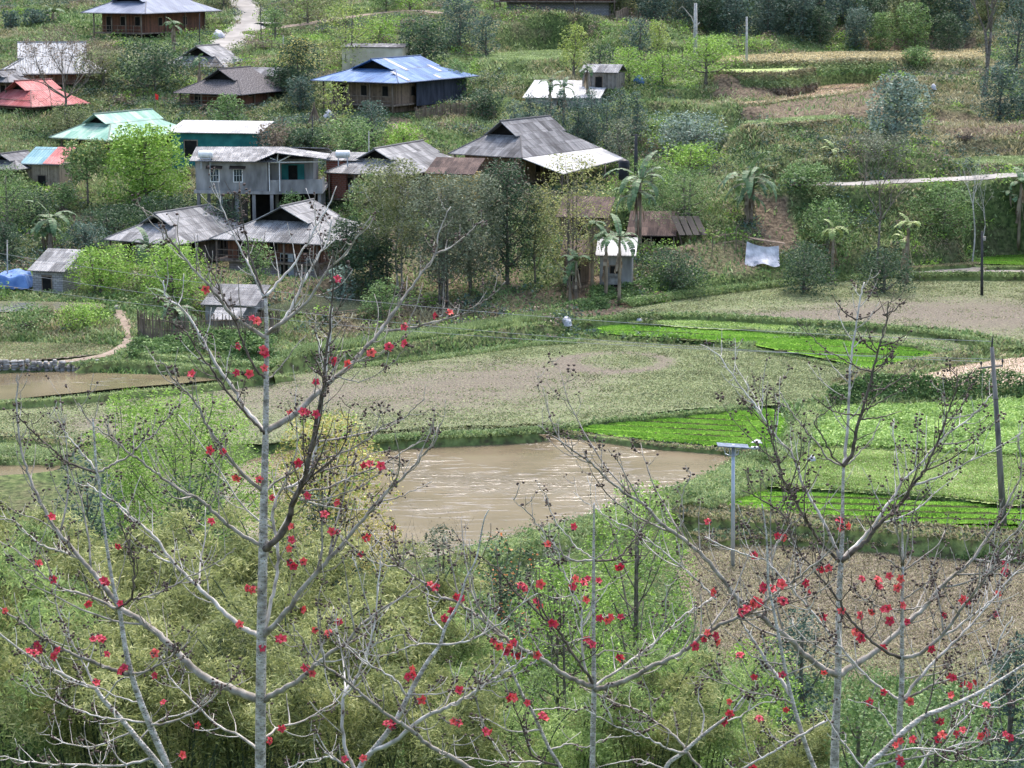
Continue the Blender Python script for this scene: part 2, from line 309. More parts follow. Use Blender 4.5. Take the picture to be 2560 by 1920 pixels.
# ---------------------------------------------------------------- flat fields and ponds: (z, outline in the photo)
FIELDS = {
 'mid':   (0.6, [(-60,1000),(0,998),(150,990),(300,976),(480,960),(640,940),(760,925),(960,905),(1150,882),(1330,858),(1450,850),(1600,854),(1800,868),(2000,892),(2100,920),(2112,955),(2080,985),(1960,1008),(1850,1015),(1700,1022),(1500,1050),(1370,1068),(1240,1080),(1060,1088),(900,1100),(600,1110),(300,1104),(130,1088),(-60,1078)]),
 'pond':  (0.0, [(560,1180),(700,1130),(900,1108),(1060,1094),(1240,1087),(1380,1086),(1480,1094),(1640,1112),(1790,1128),(1880,1138),(1840,1165),(1730,1208),(1650,1238),(1500,1285),(1400,1315),(1300,1345),(1150,1378),(1000,1395),(700,1390),(590,1320)]),
 'tri':   (0.3, [(1392,1073),(1500,1058),(1600,1050),(1700,1040),(1800,1030),(1880,1022),(1930,1028),(1955,1045),(1972,1075),(1975,1105),(1930,1122),(1860,1122),(1780,1116),(1600,1100),(1480,1084)]),
 'upond': (1.0, [(-60,930),(0,932),(150,930),(300,936),(450,941),(570,946),(480,957),(300,972),(150,987),(-60,1000)]),
 'left':  (1.5, [(-60,853),(0,855),(120,858),(250,862),(290,872),(240,884),(130,896),(0,903),(-60,906)]),
 'lowleft': (0.2, [(-60,1104),(0,1106),(110,1112),(200,1130),(120,1140),(0,1140),(-60,1140)]),
 'lowpond': (-0.2, [(-60,1160),(0,1160),(90,1160),(150,1168),(110,1184),(0,1192),(-60,1195)]),
 'upright': (1.5, [(1540,783),(1620,762),(1760,742),(1900,724),(2060,708),(2250,695),(2420,697),(2620,702),(2620,850),(2480,838),(2380,822),(2250,812),(2100,802),(1900,796),(1750,790),(1620,788)]),
 'seedA': (0.9, [(1500,818),(1560,813),(1700,820),(1850,830),(1975,838),(1925,850),(1868,857),(1800,856),(1650,844),(1500,833)]),
 'seedB': (0.9, [(1885,856),(1990,844),(2130,855),(2250,868),(2330,884),(2300,898),(2240,915),(2195,925),(2100,905),(2000,885),(1900,866)]),
 'strip': (1.1, [(1630,800),(1720,796),(1900,802),(2050,815),(2060,824),(1850,824),(1700,816),(1640,808)]),
 'strip2': (1.1, [(2080,818),(2180,822),(2300,836),(2420,858),(2440,872),(2380,874),(2250,858),(2130,842)]),
 'sand':  (0.8, [(2120,972),(2200,958),(2300,938),(2440,908),(2620,893),(2620,958),(2400,964),(2220,972)]),
 'veg':   (0.2, [(2060,1035),(2120,1022),(2300,1018),(2620,1010),(2620,1130),(2350,1128),(2150,1118),(2010,1105)]),
 'meadow': (0.05, [(2000,1116),(2150,1122),(2350,1132),(2620,1134),(2620,1258),(2350,1240),(2100,1224),(1900,1208),(1930,1150)]),
 'bigseed': (-0.2, [(1740,1256),(1790,1232),(1870,1216),(2000,1222),(2150,1232),(2300,1242),(2620,1262),(2620,1332),(2450,1326),(2300,1314),(2100,1300),(1950,1286),(1850,1272)]),
 'brown': (-1.3, [(1740,1352),(1900,1340),(2200,1362),(2620,1392),(2620,1720),(2300,1700),(1950,1690),(1780,1640),(1700,1450)]),
 'farseed': (2.4, [(2430,650),(2520,638),(2620,632),(2620,664),(2500,664),(2440,658)]),
 'farwater': (2.1, [(2240,684),(2330,675),(2450,670),(2620,672),(2620,683),(2450,682),(2330,683)]),
 'rice':  (1.6, [(690,898),(800,868),(960,846),(1120,826),(1250,803),(1400,782),(1400,798),(1260,818),(1120,840),(960,862),(820,880),(760,893)]),
 'gpond': (2.2, [(640,775),(780,742),(900,736),(1060,742),(1010,762),(900,782),(790,788)]),
 'leftwater': (2.7, [(-60,752),(0,754),(120,756),(250,760),(240,775),(120,778),(-60,780)]),
 'terA':  (16.9, [(1800,140),(1900,136),(2050,130),(2200,127),(2440,123),(2440,146),(2200,149),(2060,153),(1900,157),(1800,158)]),
 'terF':  (16.3, [(1800,168),(1900,166),(2000,166),(2040,172),(1990,180),(1900,184),(1800,182)]),
 'terB':  (13.9, [(1850,256),(1930,249),(2010,236),(2050,214),(2170,208),(2180,220),(2120,234),(2000,248),(1900,262),(1850,266)]),
 'terC':  (13.0, [(1860,308),(1980,298),(2080,292),(2100,302),(1980,310),(1880,318)]),
 'terD':  (9.5, [(2390,402),(2450,396),(2620,396),(2620,418),(2480,420),(2400,416)]),
 'terE':  (17.2, [(1215,141),(1300,131),(1440,128),(1450,144),(1380,151),(1250,154)]),
}
FW = {k: (z, wpoly(p, z)) for k, (z, p) in FIELDS.items()}
CTRL = [(0,715,173),(130,715,173),(-200,700,175),(350,690,178),(600,700,177),(820,705,176),(0,640,184),(0,520,198),(370,560,196),(200,560,197),(640,548,192),(900,545,195),
 (1100,500,200),(1350,500,200),(300,440,210),(550,440,209),(0,350,218),(-200,340,220),(0,235,240),(200,220,240),(0,100,262),(0,0,290),(-300,0,295),(420,105,262),(620,60,275),(560,310,225),(900,300,225),
 (1080,300,226),(750,330,215),(1000,330,218),(750,160,248),(1150,120,262),(1300,120,262),(640,0,290),(1280,45,275),(1500,45,275),(1280,0,300),(1920,20,310),(1700,110,266),(1920,118,275),
 (2400,118,277),(2560,0,310),(2900,0,310),(2560,300,228),(2560,450,199),(2900,450,199),(1400,340,222),(1300,250,233),(1500,225,238),(1600,180,248),(1720,410,214),(1700,300,225),(1900,455,198),(2240,455,198),(2240,350,212),(1950,350,206),
 (1950,278,222),(2330,280,232),(2400,220,243),(1720,610,188),(1500,720,180),(1600,540,194),(1900,600,190),(1900,690,182),(2240,640,185),(2450,620,186),(1300,740,176),(1050,770,171),(1150,640,184),(1400,600,188),(760,610,186),
 (300,800,163),(430,830,160),(600,850,157),(250,830,159),(0,820,161),(2560,590,188)]
def build_base():
    P = [D(*c) for c in CTRL]
    for k in ('mid','pond','left','upright','upond','bigseed','brown','sand','veg'):
        z, poly = FW[k]; P += [np.array([q[0], q[1], z]) for q in poly[::8]]
    for x in (-110, -50, 0, 50, 110):
        P += [np.array([x, y, z], float) for y, z in ((-5,29.5),(0,27.3),(12,20),(28,11),(45,6),(60,2.5),(78,-1),(92,-1.2),(345,30+abs(x)*.05),(400,42))]
    for y in (110, 140, 165): P += [np.array([-70, y, 1.5]), np.array([70, y, 1.5])]
    P = np.array(P); c = 4.
    # ground falls from the camera's slope to the fields
    d = np.hypot(P[:, None, 0]-P[None, :, 0], P[:, None, 1]-P[None, :, 1]); A = np.sqrt(d*d+c*c)
    n = len(P); A[np.arange(n), np.arange(n)] -= .6    # light smoothing
    w = np.linalg.lstsq(A, P[:, 2]-P[:, 2].mean(), rcond=1e-6)[0]
    return P, w, P[:, 2].mean(), c
BP, BW, BM, BC = build_base()
def base(x, y):
    x = np.asarray(x, float); y = np.asarray(y, float); z = np.full(x.shape, BM)
    for p, w in zip(BP, BW): z += w*np.sqrt((x-p[0])**2+(y-p[1])**2+BC*BC)
    return z
GX0, GY0, GS = -100., -2., .5; GNX, GNY = 401, 725
gx = GX0+GS*np.arange(GNX); gy = GY0+GS*np.arange(GNY); XX, YY = np.meshgrid(gx, gy)
ZZ = base(XX, YY); ZZ += (fbm(XX, YY, 5, 3)-.5)*.9*np.clip((YY-150)/30, 0, 1)
# small natural terraces on the hillside
st = np.clip((YY-205)/20, 0, 1)*np.clip((320-YY)/20, 0, 1)
zn = ZZ+(fbm(XX, YY, 14, 9)-.5)*2; fr = zn/1.7-np.floor(zn/1.7)
ZZ += st*(.35+.55*np.clip((XX-8)/8, 0, 1))*((np.clip((fr-.6)/.25, 0, 1))-fr)*1.7*.9
FLAT = np.zeros(ZZ.shape, bool)
for k, (z, P) in FW.items():
    m = (XX > P[:, 0].min()-4) & (XX < P[:, 0].max()+4) & (YY > P[:, 1].min()-4) & (YY < P[:, 1].max()+4)
    x, y = XX[m], YY[m]; ins = inside(P, x, y); d = np.where(ins, 0, pdist(P, x, y)); bw = 2.5 if z > 5 else 1.1
    w = np.clip((d-.35)/bw, 0, 1); w = w*w*(3-2*w); ZZ[m] = np.where(FLAT[m] & ~ins, ZZ[m], z*(1-w)+ZZ[m]*w); f = FLAT[m]; f |= ins; FLAT[m] = f
for k, (z, P) in FW.items():
    m = (XX > P[:, 0].min()) & (XX < P[:, 0].max()) & (YY > P[:, 1].min()) & (YY < P[:, 1].max())
    ins = inside(P, XX[m], YY[m]); q = ZZ[m]; q[ins] = z-(.12 if 'pond' not in k and 'water' not in k else .5); ZZ[m] = q
PADS = []                                      # level ground under the houses: filled before the mesh is made
def level(P, z, bw=1.5):
    P = np.asarray(P); m = (XX > P[:, 0].min()-4) & (XX < P[:, 0].max()+4) & (YY > P[:, 1].min()-4) & (YY < P[:, 1].max()+4)
    x, y = XX[m], YY[m]; ins = inside(P, x, y); d = np.where(ins, 0, pdist(P, x, y)); w = np.clip(d/bw, 0, 1)
    ZZ[m] = z*(1-w)+ZZ[m]*w; PADS.append(P)
def T(x, y):
    fx = np.clip((np.asarray(x, float)-GX0)/GS, 0, GNX-1.001); fy = np.clip((np.asarray(y, float)-GY0)/GS, 0, GNY-1.001)
    i = fx.astype(int); j = fy.astype(int); a = fx-i; b = fy-j
    return (ZZ[j, i]*(1-a)+ZZ[j, i+1]*a)*(1-b)+(ZZ[j+1, i]*(1-a)+ZZ[j+1, i+1]*a)*b
def G(px, py, d0=70):
    a, b = ray(px, py); d = np.arange(d0, 355, .1); z = H+b*d; t = T(a*d, d); k = np.argmax(z < t)
    if k == 0: return D(px, py, 300)
    return np.array([a*d[k], d[k], t[k]])
def topix(x, y, z):
    dz = z-H; depth = y*cp-dz*sp_; up = y*sp_+dz*cp
    return 1280+FP*x/depth, 960-FP*up/depth

def clearP(P, m=.6): return P
ROADS = {'spur': [(690, 60, 1.2), (640, 55, 1.5), (600, 85, 1.9), (575, 110, 2.0), (545, 130, 2.1)], 'bend': [(500, -60, 2), (575, -15, 2), (618, 18, 2.), (628, 45, 2.1), (612, 72, 2.3), (585, 98, 2.3), (555, 120, 2.2), (530, 138, 2.)],
 'track': [(650, 78, 1.3), (720, 66, 1.3), (800, 55, 1.4), (880, 42, 1.3), (960, 32, 1.2), (1050, 25, 1.1), (1110, 35, 1.0)], 'east': [(1960, 465, 1.1), (2080, 462, 1.3), (2160, 460, 1.4), (2260, 455, 1.5), (2360, 450, 1.6), (2460, 446, 1.7), (2600, 441, 1.8)],
 'foot': [(296, 778, .5), (308, 800, .45), (318, 830, .42), (322, 850, .42), (305, 868, .42), (270, 885, .42), (215, 898, .45), (140, 908, .45), (60, 914, .45), (-40, 918, .45)], 'climb': [(950, 298, .6), (985, 315, .6), (1010, 335, .6)]}
RQ = {}
for k, pts in ROADS.items():
    Q = smooth_line(np.array([[*G(a, b)[:2], w] for a, b, w in pts]), 10); z = T(Q[:, 0], Q[:, 1]); n = 11 if k != 'foot' else 5; zp = np.pad(z, n//2, mode='edge'); z = np.convolve(zp, np.ones(n)/n, 'valid'); RQ[k] = (Q, z)
    m = (XX > Q[:, 0].min()-5) & (XX < Q[:, 0].max()+5) & (YY > Q[:, 1].min()-5) & (YY < Q[:, 1].max()+5); x, y = XX[m], YY[m]
    d = np.hypot(x[:, None]-Q[None, :, 0], y[:, None]-Q[None, :, 1]); j = d.argmin(1); dm = d.min(1); w = np.clip((dm-Q[j, 2]-.5)/1.2, 0, 1); q = ZZ[m]; ZZ[m] = z[j]*(1-w)+q*w
# ---------------------------------------------------------------- houses
def frame_xy(cx, cy, d, phi, da, db):
    c = D(cx, cy, d); u = np.array([-math.cos(phi), math.sin(phi)]); v = np.array([math.sin(phi), math.cos(phi)]); return c, c[:2]+u*da+v*db
def house(label, cx, cy, d, lx, rx, roof, wall='brownplank', phi=28, g=3.2, hg=1.1, hr=2.2, over=1.3, wallz=(-2.3, -.1), stilt=True, ground=None, name='stilt_house', W=None, Lh=None, under='greybrick', doors=1, wins=2, rail=True, wall2=None, railm='wood', patch=None, cat='house', gable='dark', posts=True):
    """cx,cy = near corner of the eave in the photo, lx = left end of the near eave, rx = right end of the long eave"""
    ph = R(phi); Wd = W or (cx-lx)*d/FP/math.cos(ph); Ln = Lh or (rx-cx)*d/FP/math.sin(ph); c = D(cx, cy, d)
    # local axes: -x = along the end eave to the left, +y = along the long eave away from the camera
    gz = ground if ground is not None else float(T(c[0]-math.cos(ph)*Wd/2, c[1]+1.5+math.sin(ph)*Wd/2)); root = empty(name, (c[0], c[1], gz), -ph); tag(root, label, cat); e = c[2]-gz
    uu = np.array([[-math.cos(ph), math.sin(ph)], [math.sin(ph), math.cos(ph)]])
    level([c[:2]+uu[0]*a+uu[1]*b for a, b in ((.6, .6), (Wd-.6, .6), (Wd-.6, Ln-.6), (.6, Ln-.6))], gz, 2.2)
    ga = hg/hr*Wd/2; s = math.hypot(Wd/2, hr); rid = [(-Wd/2, g-.7, e+hr), (-Wd/2, Ln-g+.7, e+hr)]; rm = M[roof]; mb = MB()
    def slope(sg):
        xe = 0 if sg > 0 else -Wd; xg = -ga if sg > 0 else -Wd+ga
        P = [(xe, 0, e), (xe, Ln, e), (xg, Ln-g, e+hg), (xg, Ln-g+.7, e+hg), rid[1], rid[0], (xg, g-.7, e+hg), (xg, g, e+hg)]
        sg_ = s*ga/(Wd/2); U = [(0, 0), (Ln, 0), (Ln-g, sg_), (Ln-g+.7, sg_), (Ln-g+.7, s), (g-.7, s), (g-.7, sg_), (g, sg_)]
        if sg < 0: P = P[::-1]; U = U[::-1]
        mb.slab(P, U, .07)
    slope(1); slope(-1); sk_ = math.hypot(g, hg)
    for yy, sgn in ((0, 1), (Ln, -1)):
        P = [(-Wd, yy, e-.004), (0, yy, e-.004), (-ga, yy+sgn*g, e+hg-.004), (-Wd+ga, yy+sgn*g, e+hg-.004)]; U = [(0, 0), (Wd, 0), (Wd-ga, sk_), (ga, sk_)]
        if sgn < 0: P = P[::-1]; U = U[::-1]
        mb.slab(P, U, .07)
    ro = mb.obj('roof', rm, root); tri = MB()
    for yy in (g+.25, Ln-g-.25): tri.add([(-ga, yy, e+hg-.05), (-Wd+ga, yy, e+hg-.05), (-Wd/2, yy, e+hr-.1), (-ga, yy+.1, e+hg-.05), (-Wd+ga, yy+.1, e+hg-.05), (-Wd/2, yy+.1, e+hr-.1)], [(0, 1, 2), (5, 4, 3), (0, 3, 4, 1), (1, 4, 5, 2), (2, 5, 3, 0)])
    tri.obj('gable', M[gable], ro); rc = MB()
    rc.tube([(-Wd/2, g-.75, e+hr+.02), (-Wd/2, Ln-g+.75, e+hr+.02)], .09, 6)
    for a, b in (((0, 0, e), (-ga, g, e+hg)), ((-Wd, 0, e), (-Wd+ga, g, e+hg))): rc.tube([a, b], .07, 6)
    rc.obj('ridge_cap', rm, ro)
    if patch:
        for a0, a1, v0, v1 in patch:           # lighter sheets on the long slope: along the eave, up the slope (0..1)
            pm = MB()
            z = lambda v: e+hr*v+.03; x = lambda v: -Wd/2*v
            pm.slab([(x(v0), a0, z(v0)), (x(v0), a1, z(v0)), (x(v1), a1, z(v1)), (x(v1), a0, z(v1))], [(0, 0), (a1-a0, 0), (a1-a0, 2), (0, 2)], .03); pm.obj('pale_sheet', M['whitemetal'], ro)
    # walls: floor slab, plank box, lower storey, or a near-black block painting under-floor shade
    o = over; x0, x1, y0, y1 = -Wd+o, -o, o*1.25, Ln-o; z0 = max(e+wallz[0], .35); z1 = e+hg*min(.55, o*1.25/g*.8)
    wm = MB(); wm.box(x0, x1, y0, y1, z0, z1-.12); wo = wm.obj('wall', M[wall], root)
    if stilt:
        MB().box(x0-.7, x1+.25, y0-.95, y1+.2, z0-.16, z0-.003).obj('floor_deck', M['wood'], root)
        ps = [(x0-.55, y0-.85), (x0+(x1-x0)*.33, y0-.85), (x0+(x1-x0)*.66, y0-.85), (x1+.1, y0-.85), (x1+.1, y0+(y1-y0)*.33), (x1+.1, y0+(y1-y0)*.66), (x1+.1, y1), (x0-.55, y1)]
        if posts:
            for a, b in ps: MB().tube([(a, b, -.4), (a, b, e+hg*.1)], .09, 6).obj('post', M['wood'], root, True)
        if under: MB().box(x0+.8, x1-.7, y0+.6, y1-.6, -.5, z0-.17).obj('lower_wall_or_shade_fill', M[under], root)
        if rail:
            rl = MB()
            for hh in (.35, .8): rl.tube([(x0-.6, y0-.9, z0+hh), (x1+.15, y0-.9, z0+hh)], .03, 5)
            for k in range(7): xx = x0-.6+(x1-x0+.75)*k/6; rl.tube([(xx, y0-.9, z0), (xx, y0-.9, z0+.85)], .03, 5)
            rl.obj('railing', M[railm], root)
    fr = M['wood']
    n = doors+wins
    for k in range(n):
        xx = x0+(x1-x0)*(k+.5)/n; isd = k < doors; wz0 = z0 if isd else z0+.75; wz1 = min(z1-.25, z0+1.9)
        if wz1-wz0 < .3: wz0 = wz1-.6
        f = MB().box(xx-.42, xx+.42, y0-.05, y0+.04, wz0+.02, wz1).obj('door' if isd else 'window', fr, root); MB().box(xx-.34, xx+.34, y0-.062, y0-.02, wz0+.08, wz1-.08).obj('pane', M['dark'], f)
    for k in range(max(1, wins)):
        yy = y0+(y1-y0)*(k+.6)/(wins+.4); wz0 = z0+.7; wz1 = min(z1-.3, z0+1.75)
        if wz1-wz0 < .3: continue
        f = MB().box(x1-.04, x1+.05, yy-.4, yy+.4, wz0, wz1).obj('window', fr, root); MB().box(x1+.02, x1+.062, yy-.33, yy+.33, wz0+.07, wz1-.07).obj('pane', M['dark'], f)
    return root, dict(Wd=Wd, Ln=Ln, e=e, z0=z0, x0=x0, x1=x1, y0=y0, y1=y1, c=c, gz=gz, ph=ph)
def sub(root, name, mb, m): return mb.obj(name, M[m], root)
def gabled(label, name, cx, cy, d, lx, rx, phi, roof, wall, hgt, rise=1., over=.4, ridge='x', cat='shed', ground=None, W=None, Lh=None, mono=False, dark_open=True, lean=0):
    """small building: near eave corner at (cx,cy); end eave runs left to lx, long eave right to rx"""
    ph = R(phi); Wd = W or (cx-lx)*d/FP/math.cos(ph); Ln = Lh or (rx-cx)*d/FP/max(.2, math.sin(ph)); c = D(cx, cy, d)
    gz = ground if ground is not None else c[2]-hgt; root = empty(name, (c[0], c[1], gz), -ph); tag(root, label, cat); e = c[2]-gz
    uu = np.array([[-math.cos(ph), math.sin(ph)], [math.sin(ph), math.cos(ph)]]); level([c[:2]+uu[0]*a+uu[1]*b for a, b in ((0, 0), (Wd, 0), (Wd, Ln), (0, Ln))], gz, 1.5)
    mb = MB()
    if mono:                                   # one slope, low at the near side
        mb.slab([(-Wd, 0, e), (0, 0, e), (0, Ln, e+rise), (-Wd, Ln, e+rise)], [(0, 0), (Wd, 0), (Wd, Ln), (0, Ln)], .06)
    elif ridge == 'x':                         # ridge runs left-right
        mb.slab([(-Wd, 0, e), (0, 0, e), (0, Ln/2, e+rise), (-Wd, Ln/2, e+rise)], [(0, 0), (Wd, 0), (Wd, Ln/2), (0, Ln/2)], .06)
        mb.slab([(-Wd, Ln/2, e+rise-.003), (0, Ln/2, e+rise-.003), (0, Ln, e), (-Wd, Ln, e)], [(0, 0), (Wd, 0), (Wd, Ln/2), (0, Ln/2)], .06)
    else:
        mb.slab([(0, 0, e), (0, Ln, e), (-Wd/2, Ln, e+rise), (-Wd/2, 0, e+rise)], [(0, 0), (Ln, 0), (Ln, Wd/2), (0, Wd/2)], .06)
        mb.slab([(-Wd/2, 0, e+rise-.003), (-Wd/2, Ln, e+rise-.003), (-Wd, Ln, e), (-Wd, 0, e)], [(0, 0), (Ln, 0), (Ln, Wd/2), (0, Wd/2)], .06)
    mb.obj('roof', M[roof], root)
    if wall:
        o = over; w = MB().box(-Wd+o, -o, o, Ln-o, -.6, e-.08)
        if ridge == 'y' and not mono: w.add([(-Wd+o, o, e-.083), (-o, o, e-.083), (-Wd/2, o, e+rise*.8), (-Wd+o, o+.1, e-.083), (-o, o+.1, e-.083), (-Wd/2, o+.1, e+rise*.8)], [(0, 1, 2), (5, 4, 3), (0, 2, 5, 3), (1, 4, 5, 2)])
        wo = w.obj('wall', M[wall], root)
        if dark_open:
            a = -Wd*.5; f = MB().box(a-.5, a+.4, o-.05, o+.03, 0, min(1.8, e*.8)).obj('door', M['wood'], root); MB().box(a-.42, a+.32, o-.065, o-.02, .03, min(1.7, e*.72)).obj('opening', M['dark'], f)
    else:
        for a, b in ((-.2, .2), (-Wd+.2, .2), (-.2, Ln-.2), (-Wd+.2, Ln-.2), (-Wd/2, .2)): MB().tube([(a, b, -.3), (a, b, e-.05)], .07, 6).obj('post', M['wood'], root, True)
    return root, dict(Wd=Wd, Ln=Ln, e=e, c=c, gz=gz, ph=ph)

# -- upper rows
house('stilt house with smooth grey-blue metal roof, beside the concrete road at top left', 363, 34, 262, 185, 516, 'greymetal', 'redplank', under='dark', g=3.4, hg=1.3, hr=2.6, over=1.6, wins=2)  # dark block below the deck paints the shade of the open under-floor
r, q = house('dull timber house whose long roof is cut by the top edge', 1560, -52, 280, 1200, 1600, 'rustmetal', 'redplank', W=17, Lh=8, phi=6, g=2, hg=1, hr=2, wins=3, wallz=(-2.7, -.1), ground=21.2)
house('wide low house with weathered white roof behind the bare tree at far left', -8, 186, 238, -60, 330, 'whitemetal', 'brownplank', W=9, Lh=11.5, phi=80, g=2.8, hg=1.6, hr=3.2, rail=False)
house('dark roofed house end peeping out above the red roof at left edge', 20, 206, 230, -60, 60, 'fibro', 'brownplank', W=5, Lh=3.6, phi=35, g=1., hg=.5, hr=1.1, rail=False)
house('stilt house with faded red metal roof and red-brown walls at left edge', 78, 268, 226, -80, 200, 'redmetal', 'redplank', phi=40, W=9, g=2.2, hg=1.5, hr=2.4, wallz=(-2.6, -.1))
house('grey corrugated roofed house half hidden below the stilt house by the road', 560, 168, 246, 430, 600, 'fibrolight', 'greyplank', W=8, Lh=7, phi=22, g=1.6, hg=1.1, hr=2.2, rail=False)
gabled('small low grey roofed outbuilding behind the shingled house', 'outbuilding', 690, 190, 240, 620, 720, 20, 'fibro', 'greyplank', 2, .8, W=3.8, Lh=4)
house('stilt house with dark wooden shingle roof and long brown plank wall', 603, 237, 228, 420, 716, 'shingle', 'redplank', phi=26, g=2.9, hg=1.3, hr=2.4, over=1.1, wallz=(-2.4, -.1), under='greybrick')
r, q = house('stilt house with bright blue metal roof and black netting', 996, 208, 225, 765, 1192, 'bluemetal', 'brownplank', phi=30, g=3.9, hg=1.15, hr=2.15, over=1.5, wallz=(-2.3, -.1), under='brownplank', railm='wood', patch=[(5.2, 5.9, .45, .98), (10.5, 11.1, .3, .6), (2.2, 2.8, .05, .45), (8.2, 8.8, .05, .2)])
sub(r, 'netting', MB().box(q['x1']+.5, q['x1']+.56, q['y0']+3., q['y1']+.4, q['z0']-.3, q['e']-.05), 'blacknet')
gabled('pale cream walled building behind the yellow-green tree above the blue roof', 'concrete_building', 1010, 118, 246, 855, 1030, 8, 'fibro', 'cream', 3.2, .3, over=.2, W=7.2, Lh=5)
house('stilt house with streaked pale green metal roof behind the spring-green tree', 270, 352, 212, 100, 452, 'greenmetal', 'redplank', phi=32, g=3.0, hg=1.35, hr=2.25, over=1.4, wallz=(-2.4, -.1), under='brownplank', rail=False)
r, q = gabled('long annex with white metal roof and dark teal walls joined to the green roofed house', 'annex', 648, 334, 211, 430, 655, 10, 'whitemetal', 'teal', 3.6, .8, over=.35, W=9.2, Lh=5.2, mono=True, cat='annex')
f = MB().box(-7.6, -6.2, .29, .37, 1.2, 2.9).obj('window', M['wood'], r); MB().box(-7.5, -6.3, .275, .33, 1.3, 2.8).obj('pane', M['dark'], f)
r, q = gabled('lean-to shed with half blue-green half pinkish roof and woven bamboo wall at left', 'lean_to_shed', 152, 412, 206, 45, 190, 14, 'tealmetal', 'bambooplank', 2.8, 1.3, over=.4, W=4.2, Lh=3.6, mono=True)
MB().slab([(-1.9, .05, q['e']+.05), (.03, -.03, q['e']+.03), (.03, 3.58, q['e']+1.33), (-1.9, 3.58, q['e']+1.33)], [(0, 0), (2, 0), (2, 3.5), (0, 3.5)], .05).obj('red_roof_sheet', M['redmetal'], r)
house('dark grey roof of a house cut by the left edge below the shed', 40, 425, 205, -60, 75, 'fibro', 'greyplank', W=5, Lh=6, phi=25, g=1.6, hg=.7, hr=1.3, rail=False)

# -- grey concrete house on pillars
c = D(702, 452, 192); ph = R(16); gz = 5.6; r = empty('concrete_house', (c[0], c[1], gz), -ph*0+R(0)); tag(r, 'grey concrete house raised on pillars with a wide balcony', 'house')
u = np.array([1, 0, 0.])
k = 192/FP; Wb = (802-485)*k; XL = (485-702)*k; XM = (668-702)*k; XR = (802-702)*k; fz = c[2]-gz+(452-480)*k*1.0; 
fl = (29-192*.1056)-gz                          # floor height over ground (line at py ~ 478)
A = (XL, 2.6); B = (XM+.1, 0.); Cc = (XR, 1.2)
yb = 8.
wl = MB(); H1 = 2.55
def prism(mb, P, z0, z1, mi=0):
    n = len(P); vs = [(x, y, z0) for x, y in P]+[(x, y, z1) for x, y in P]; ln = 0; fs = [tuple(range(n))[::-1], tuple(range(n, 2*n))]; us = [[(x, y) for x, y in P][::-1], [(x, y) for x, y in P]]
    for i in range(n):
        j = (i+1) % n; q = math.hypot(P[j][0]-P[i][0], P[j][1]-P[i][1]); fs.append((i, j, j+n, i+n)); us.append([(ln, z0), (ln+q, z0), (ln+q, z1), (ln, z1)]); ln += q
    mb.add(vs, fs, us, mi); return mb
level(np.array([(c[0]+XL, c[1]), (c[0]+XR, c[1]), (c[0]+XR, c[1]+yb), (c[0]+XL, c[1]+yb)]), gz, 2.5)
room = [(XL, 1.), (XM, .2), (XM, 2.4), (XR-.9, 2.9), (XR-.9, yb), (XL, yb)]
wo = prism(MB(), room, fl+.003, fl+H1).obj('wall', M['concrete'], r)
slabp = [(XL-.15, .8), (XM+.15, -.05), (XR+.1, .6), (XR+.1, yb+.1), (XL-.15, yb+.1)]
prism(MB(), slabp, fl-.28, fl).obj('floor_slab', M['concrete'], r)
par = [(XM+.15, -.02), (XR+.08, .62), (XR+.08, .75), (XM+.15, .12)]; prism(MB(), par, fl+.003, fl+.95).obj('balcony_wall', M['concrete'], r)
prism(MB(), [(XR-.05, .76), (XR+.08, .76), (XR+.08, 3.), (XR-.05, 3.)], fl+.003, fl+.95).obj('balcony_wall', M['concrete'], r)
for x, y in ((XL+.2, 1.2), (XL+2.2, .9), (XL+3.6, .75), (XL+5.1, .5), (XM+.35, .2), (XR-.2, .9), (XM+.4, 4.), (XR-.2, 5.), (XL+.3, 7.), (XM, 7.), (XL+3, 4.5)):
    MB().box(x-.14, x+.14, y-.14, y+.14, -1.2, fl-.283).obj('pillar', M['concrete'], r)
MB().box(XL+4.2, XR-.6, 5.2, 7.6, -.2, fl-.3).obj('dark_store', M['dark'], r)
MB().box(XL+1.2, XL+4., 4.8, 5.1, -.2, 1.9).obj('plank_screen', M['greyplank'], r)
rz = fl+H1; mb = MB(); W0, W1 = XL-.5, XM+.9+1.7; yr = 4.3
# low roof: ridge runs left-right, a front gable over the balcony side
mb.slab([(XL-.4, .2, rz+.06), (XM-.1, -.7, rz+.06), (XM+.9, -.9, rz+.1), (XM+.9, 4.6, rz+.9), (XL-.4, 4.6, rz+.9)], [(0, 0), (7, 0), (8, 0), (8, 5.3), (0, 5)], .06)
mb.slab([(XL-.4, 4.603, rz+.9), (XM+.9, 4.603, rz+.9), (XR+.3, 4.603, rz+.8), (XR+.3, 9, rz+.1), (XL-.4, 9, rz+.1)], [(0, 5), (8, 5), (11, 5), (11, 0), (0, 0)], .06)
mb.slab([(XM+.903, -.9, rz+.85), (XR+.5, -.2, rz+.25), (XR+.5, 4.6, rz+.3), (XM+.903, 4.6, rz+.9)], [(0, 0), (3.4, 0), (3.4, 5), (0, 5)], .06)
mb.slab([(XM-.9, -.75, rz+.1), (XM+.9, -.9, rz+.85), (XM+.9, 4.6, rz+.91), (XM-.9, 4.6, rz+.85)], [(0, 0), (2, 0), (2, 5), (0, 5)], .06)
mb.obj('roof', M['fibrolight'], r)
tr = MB()
gx0, gx1 = XM+.2, XR+.1
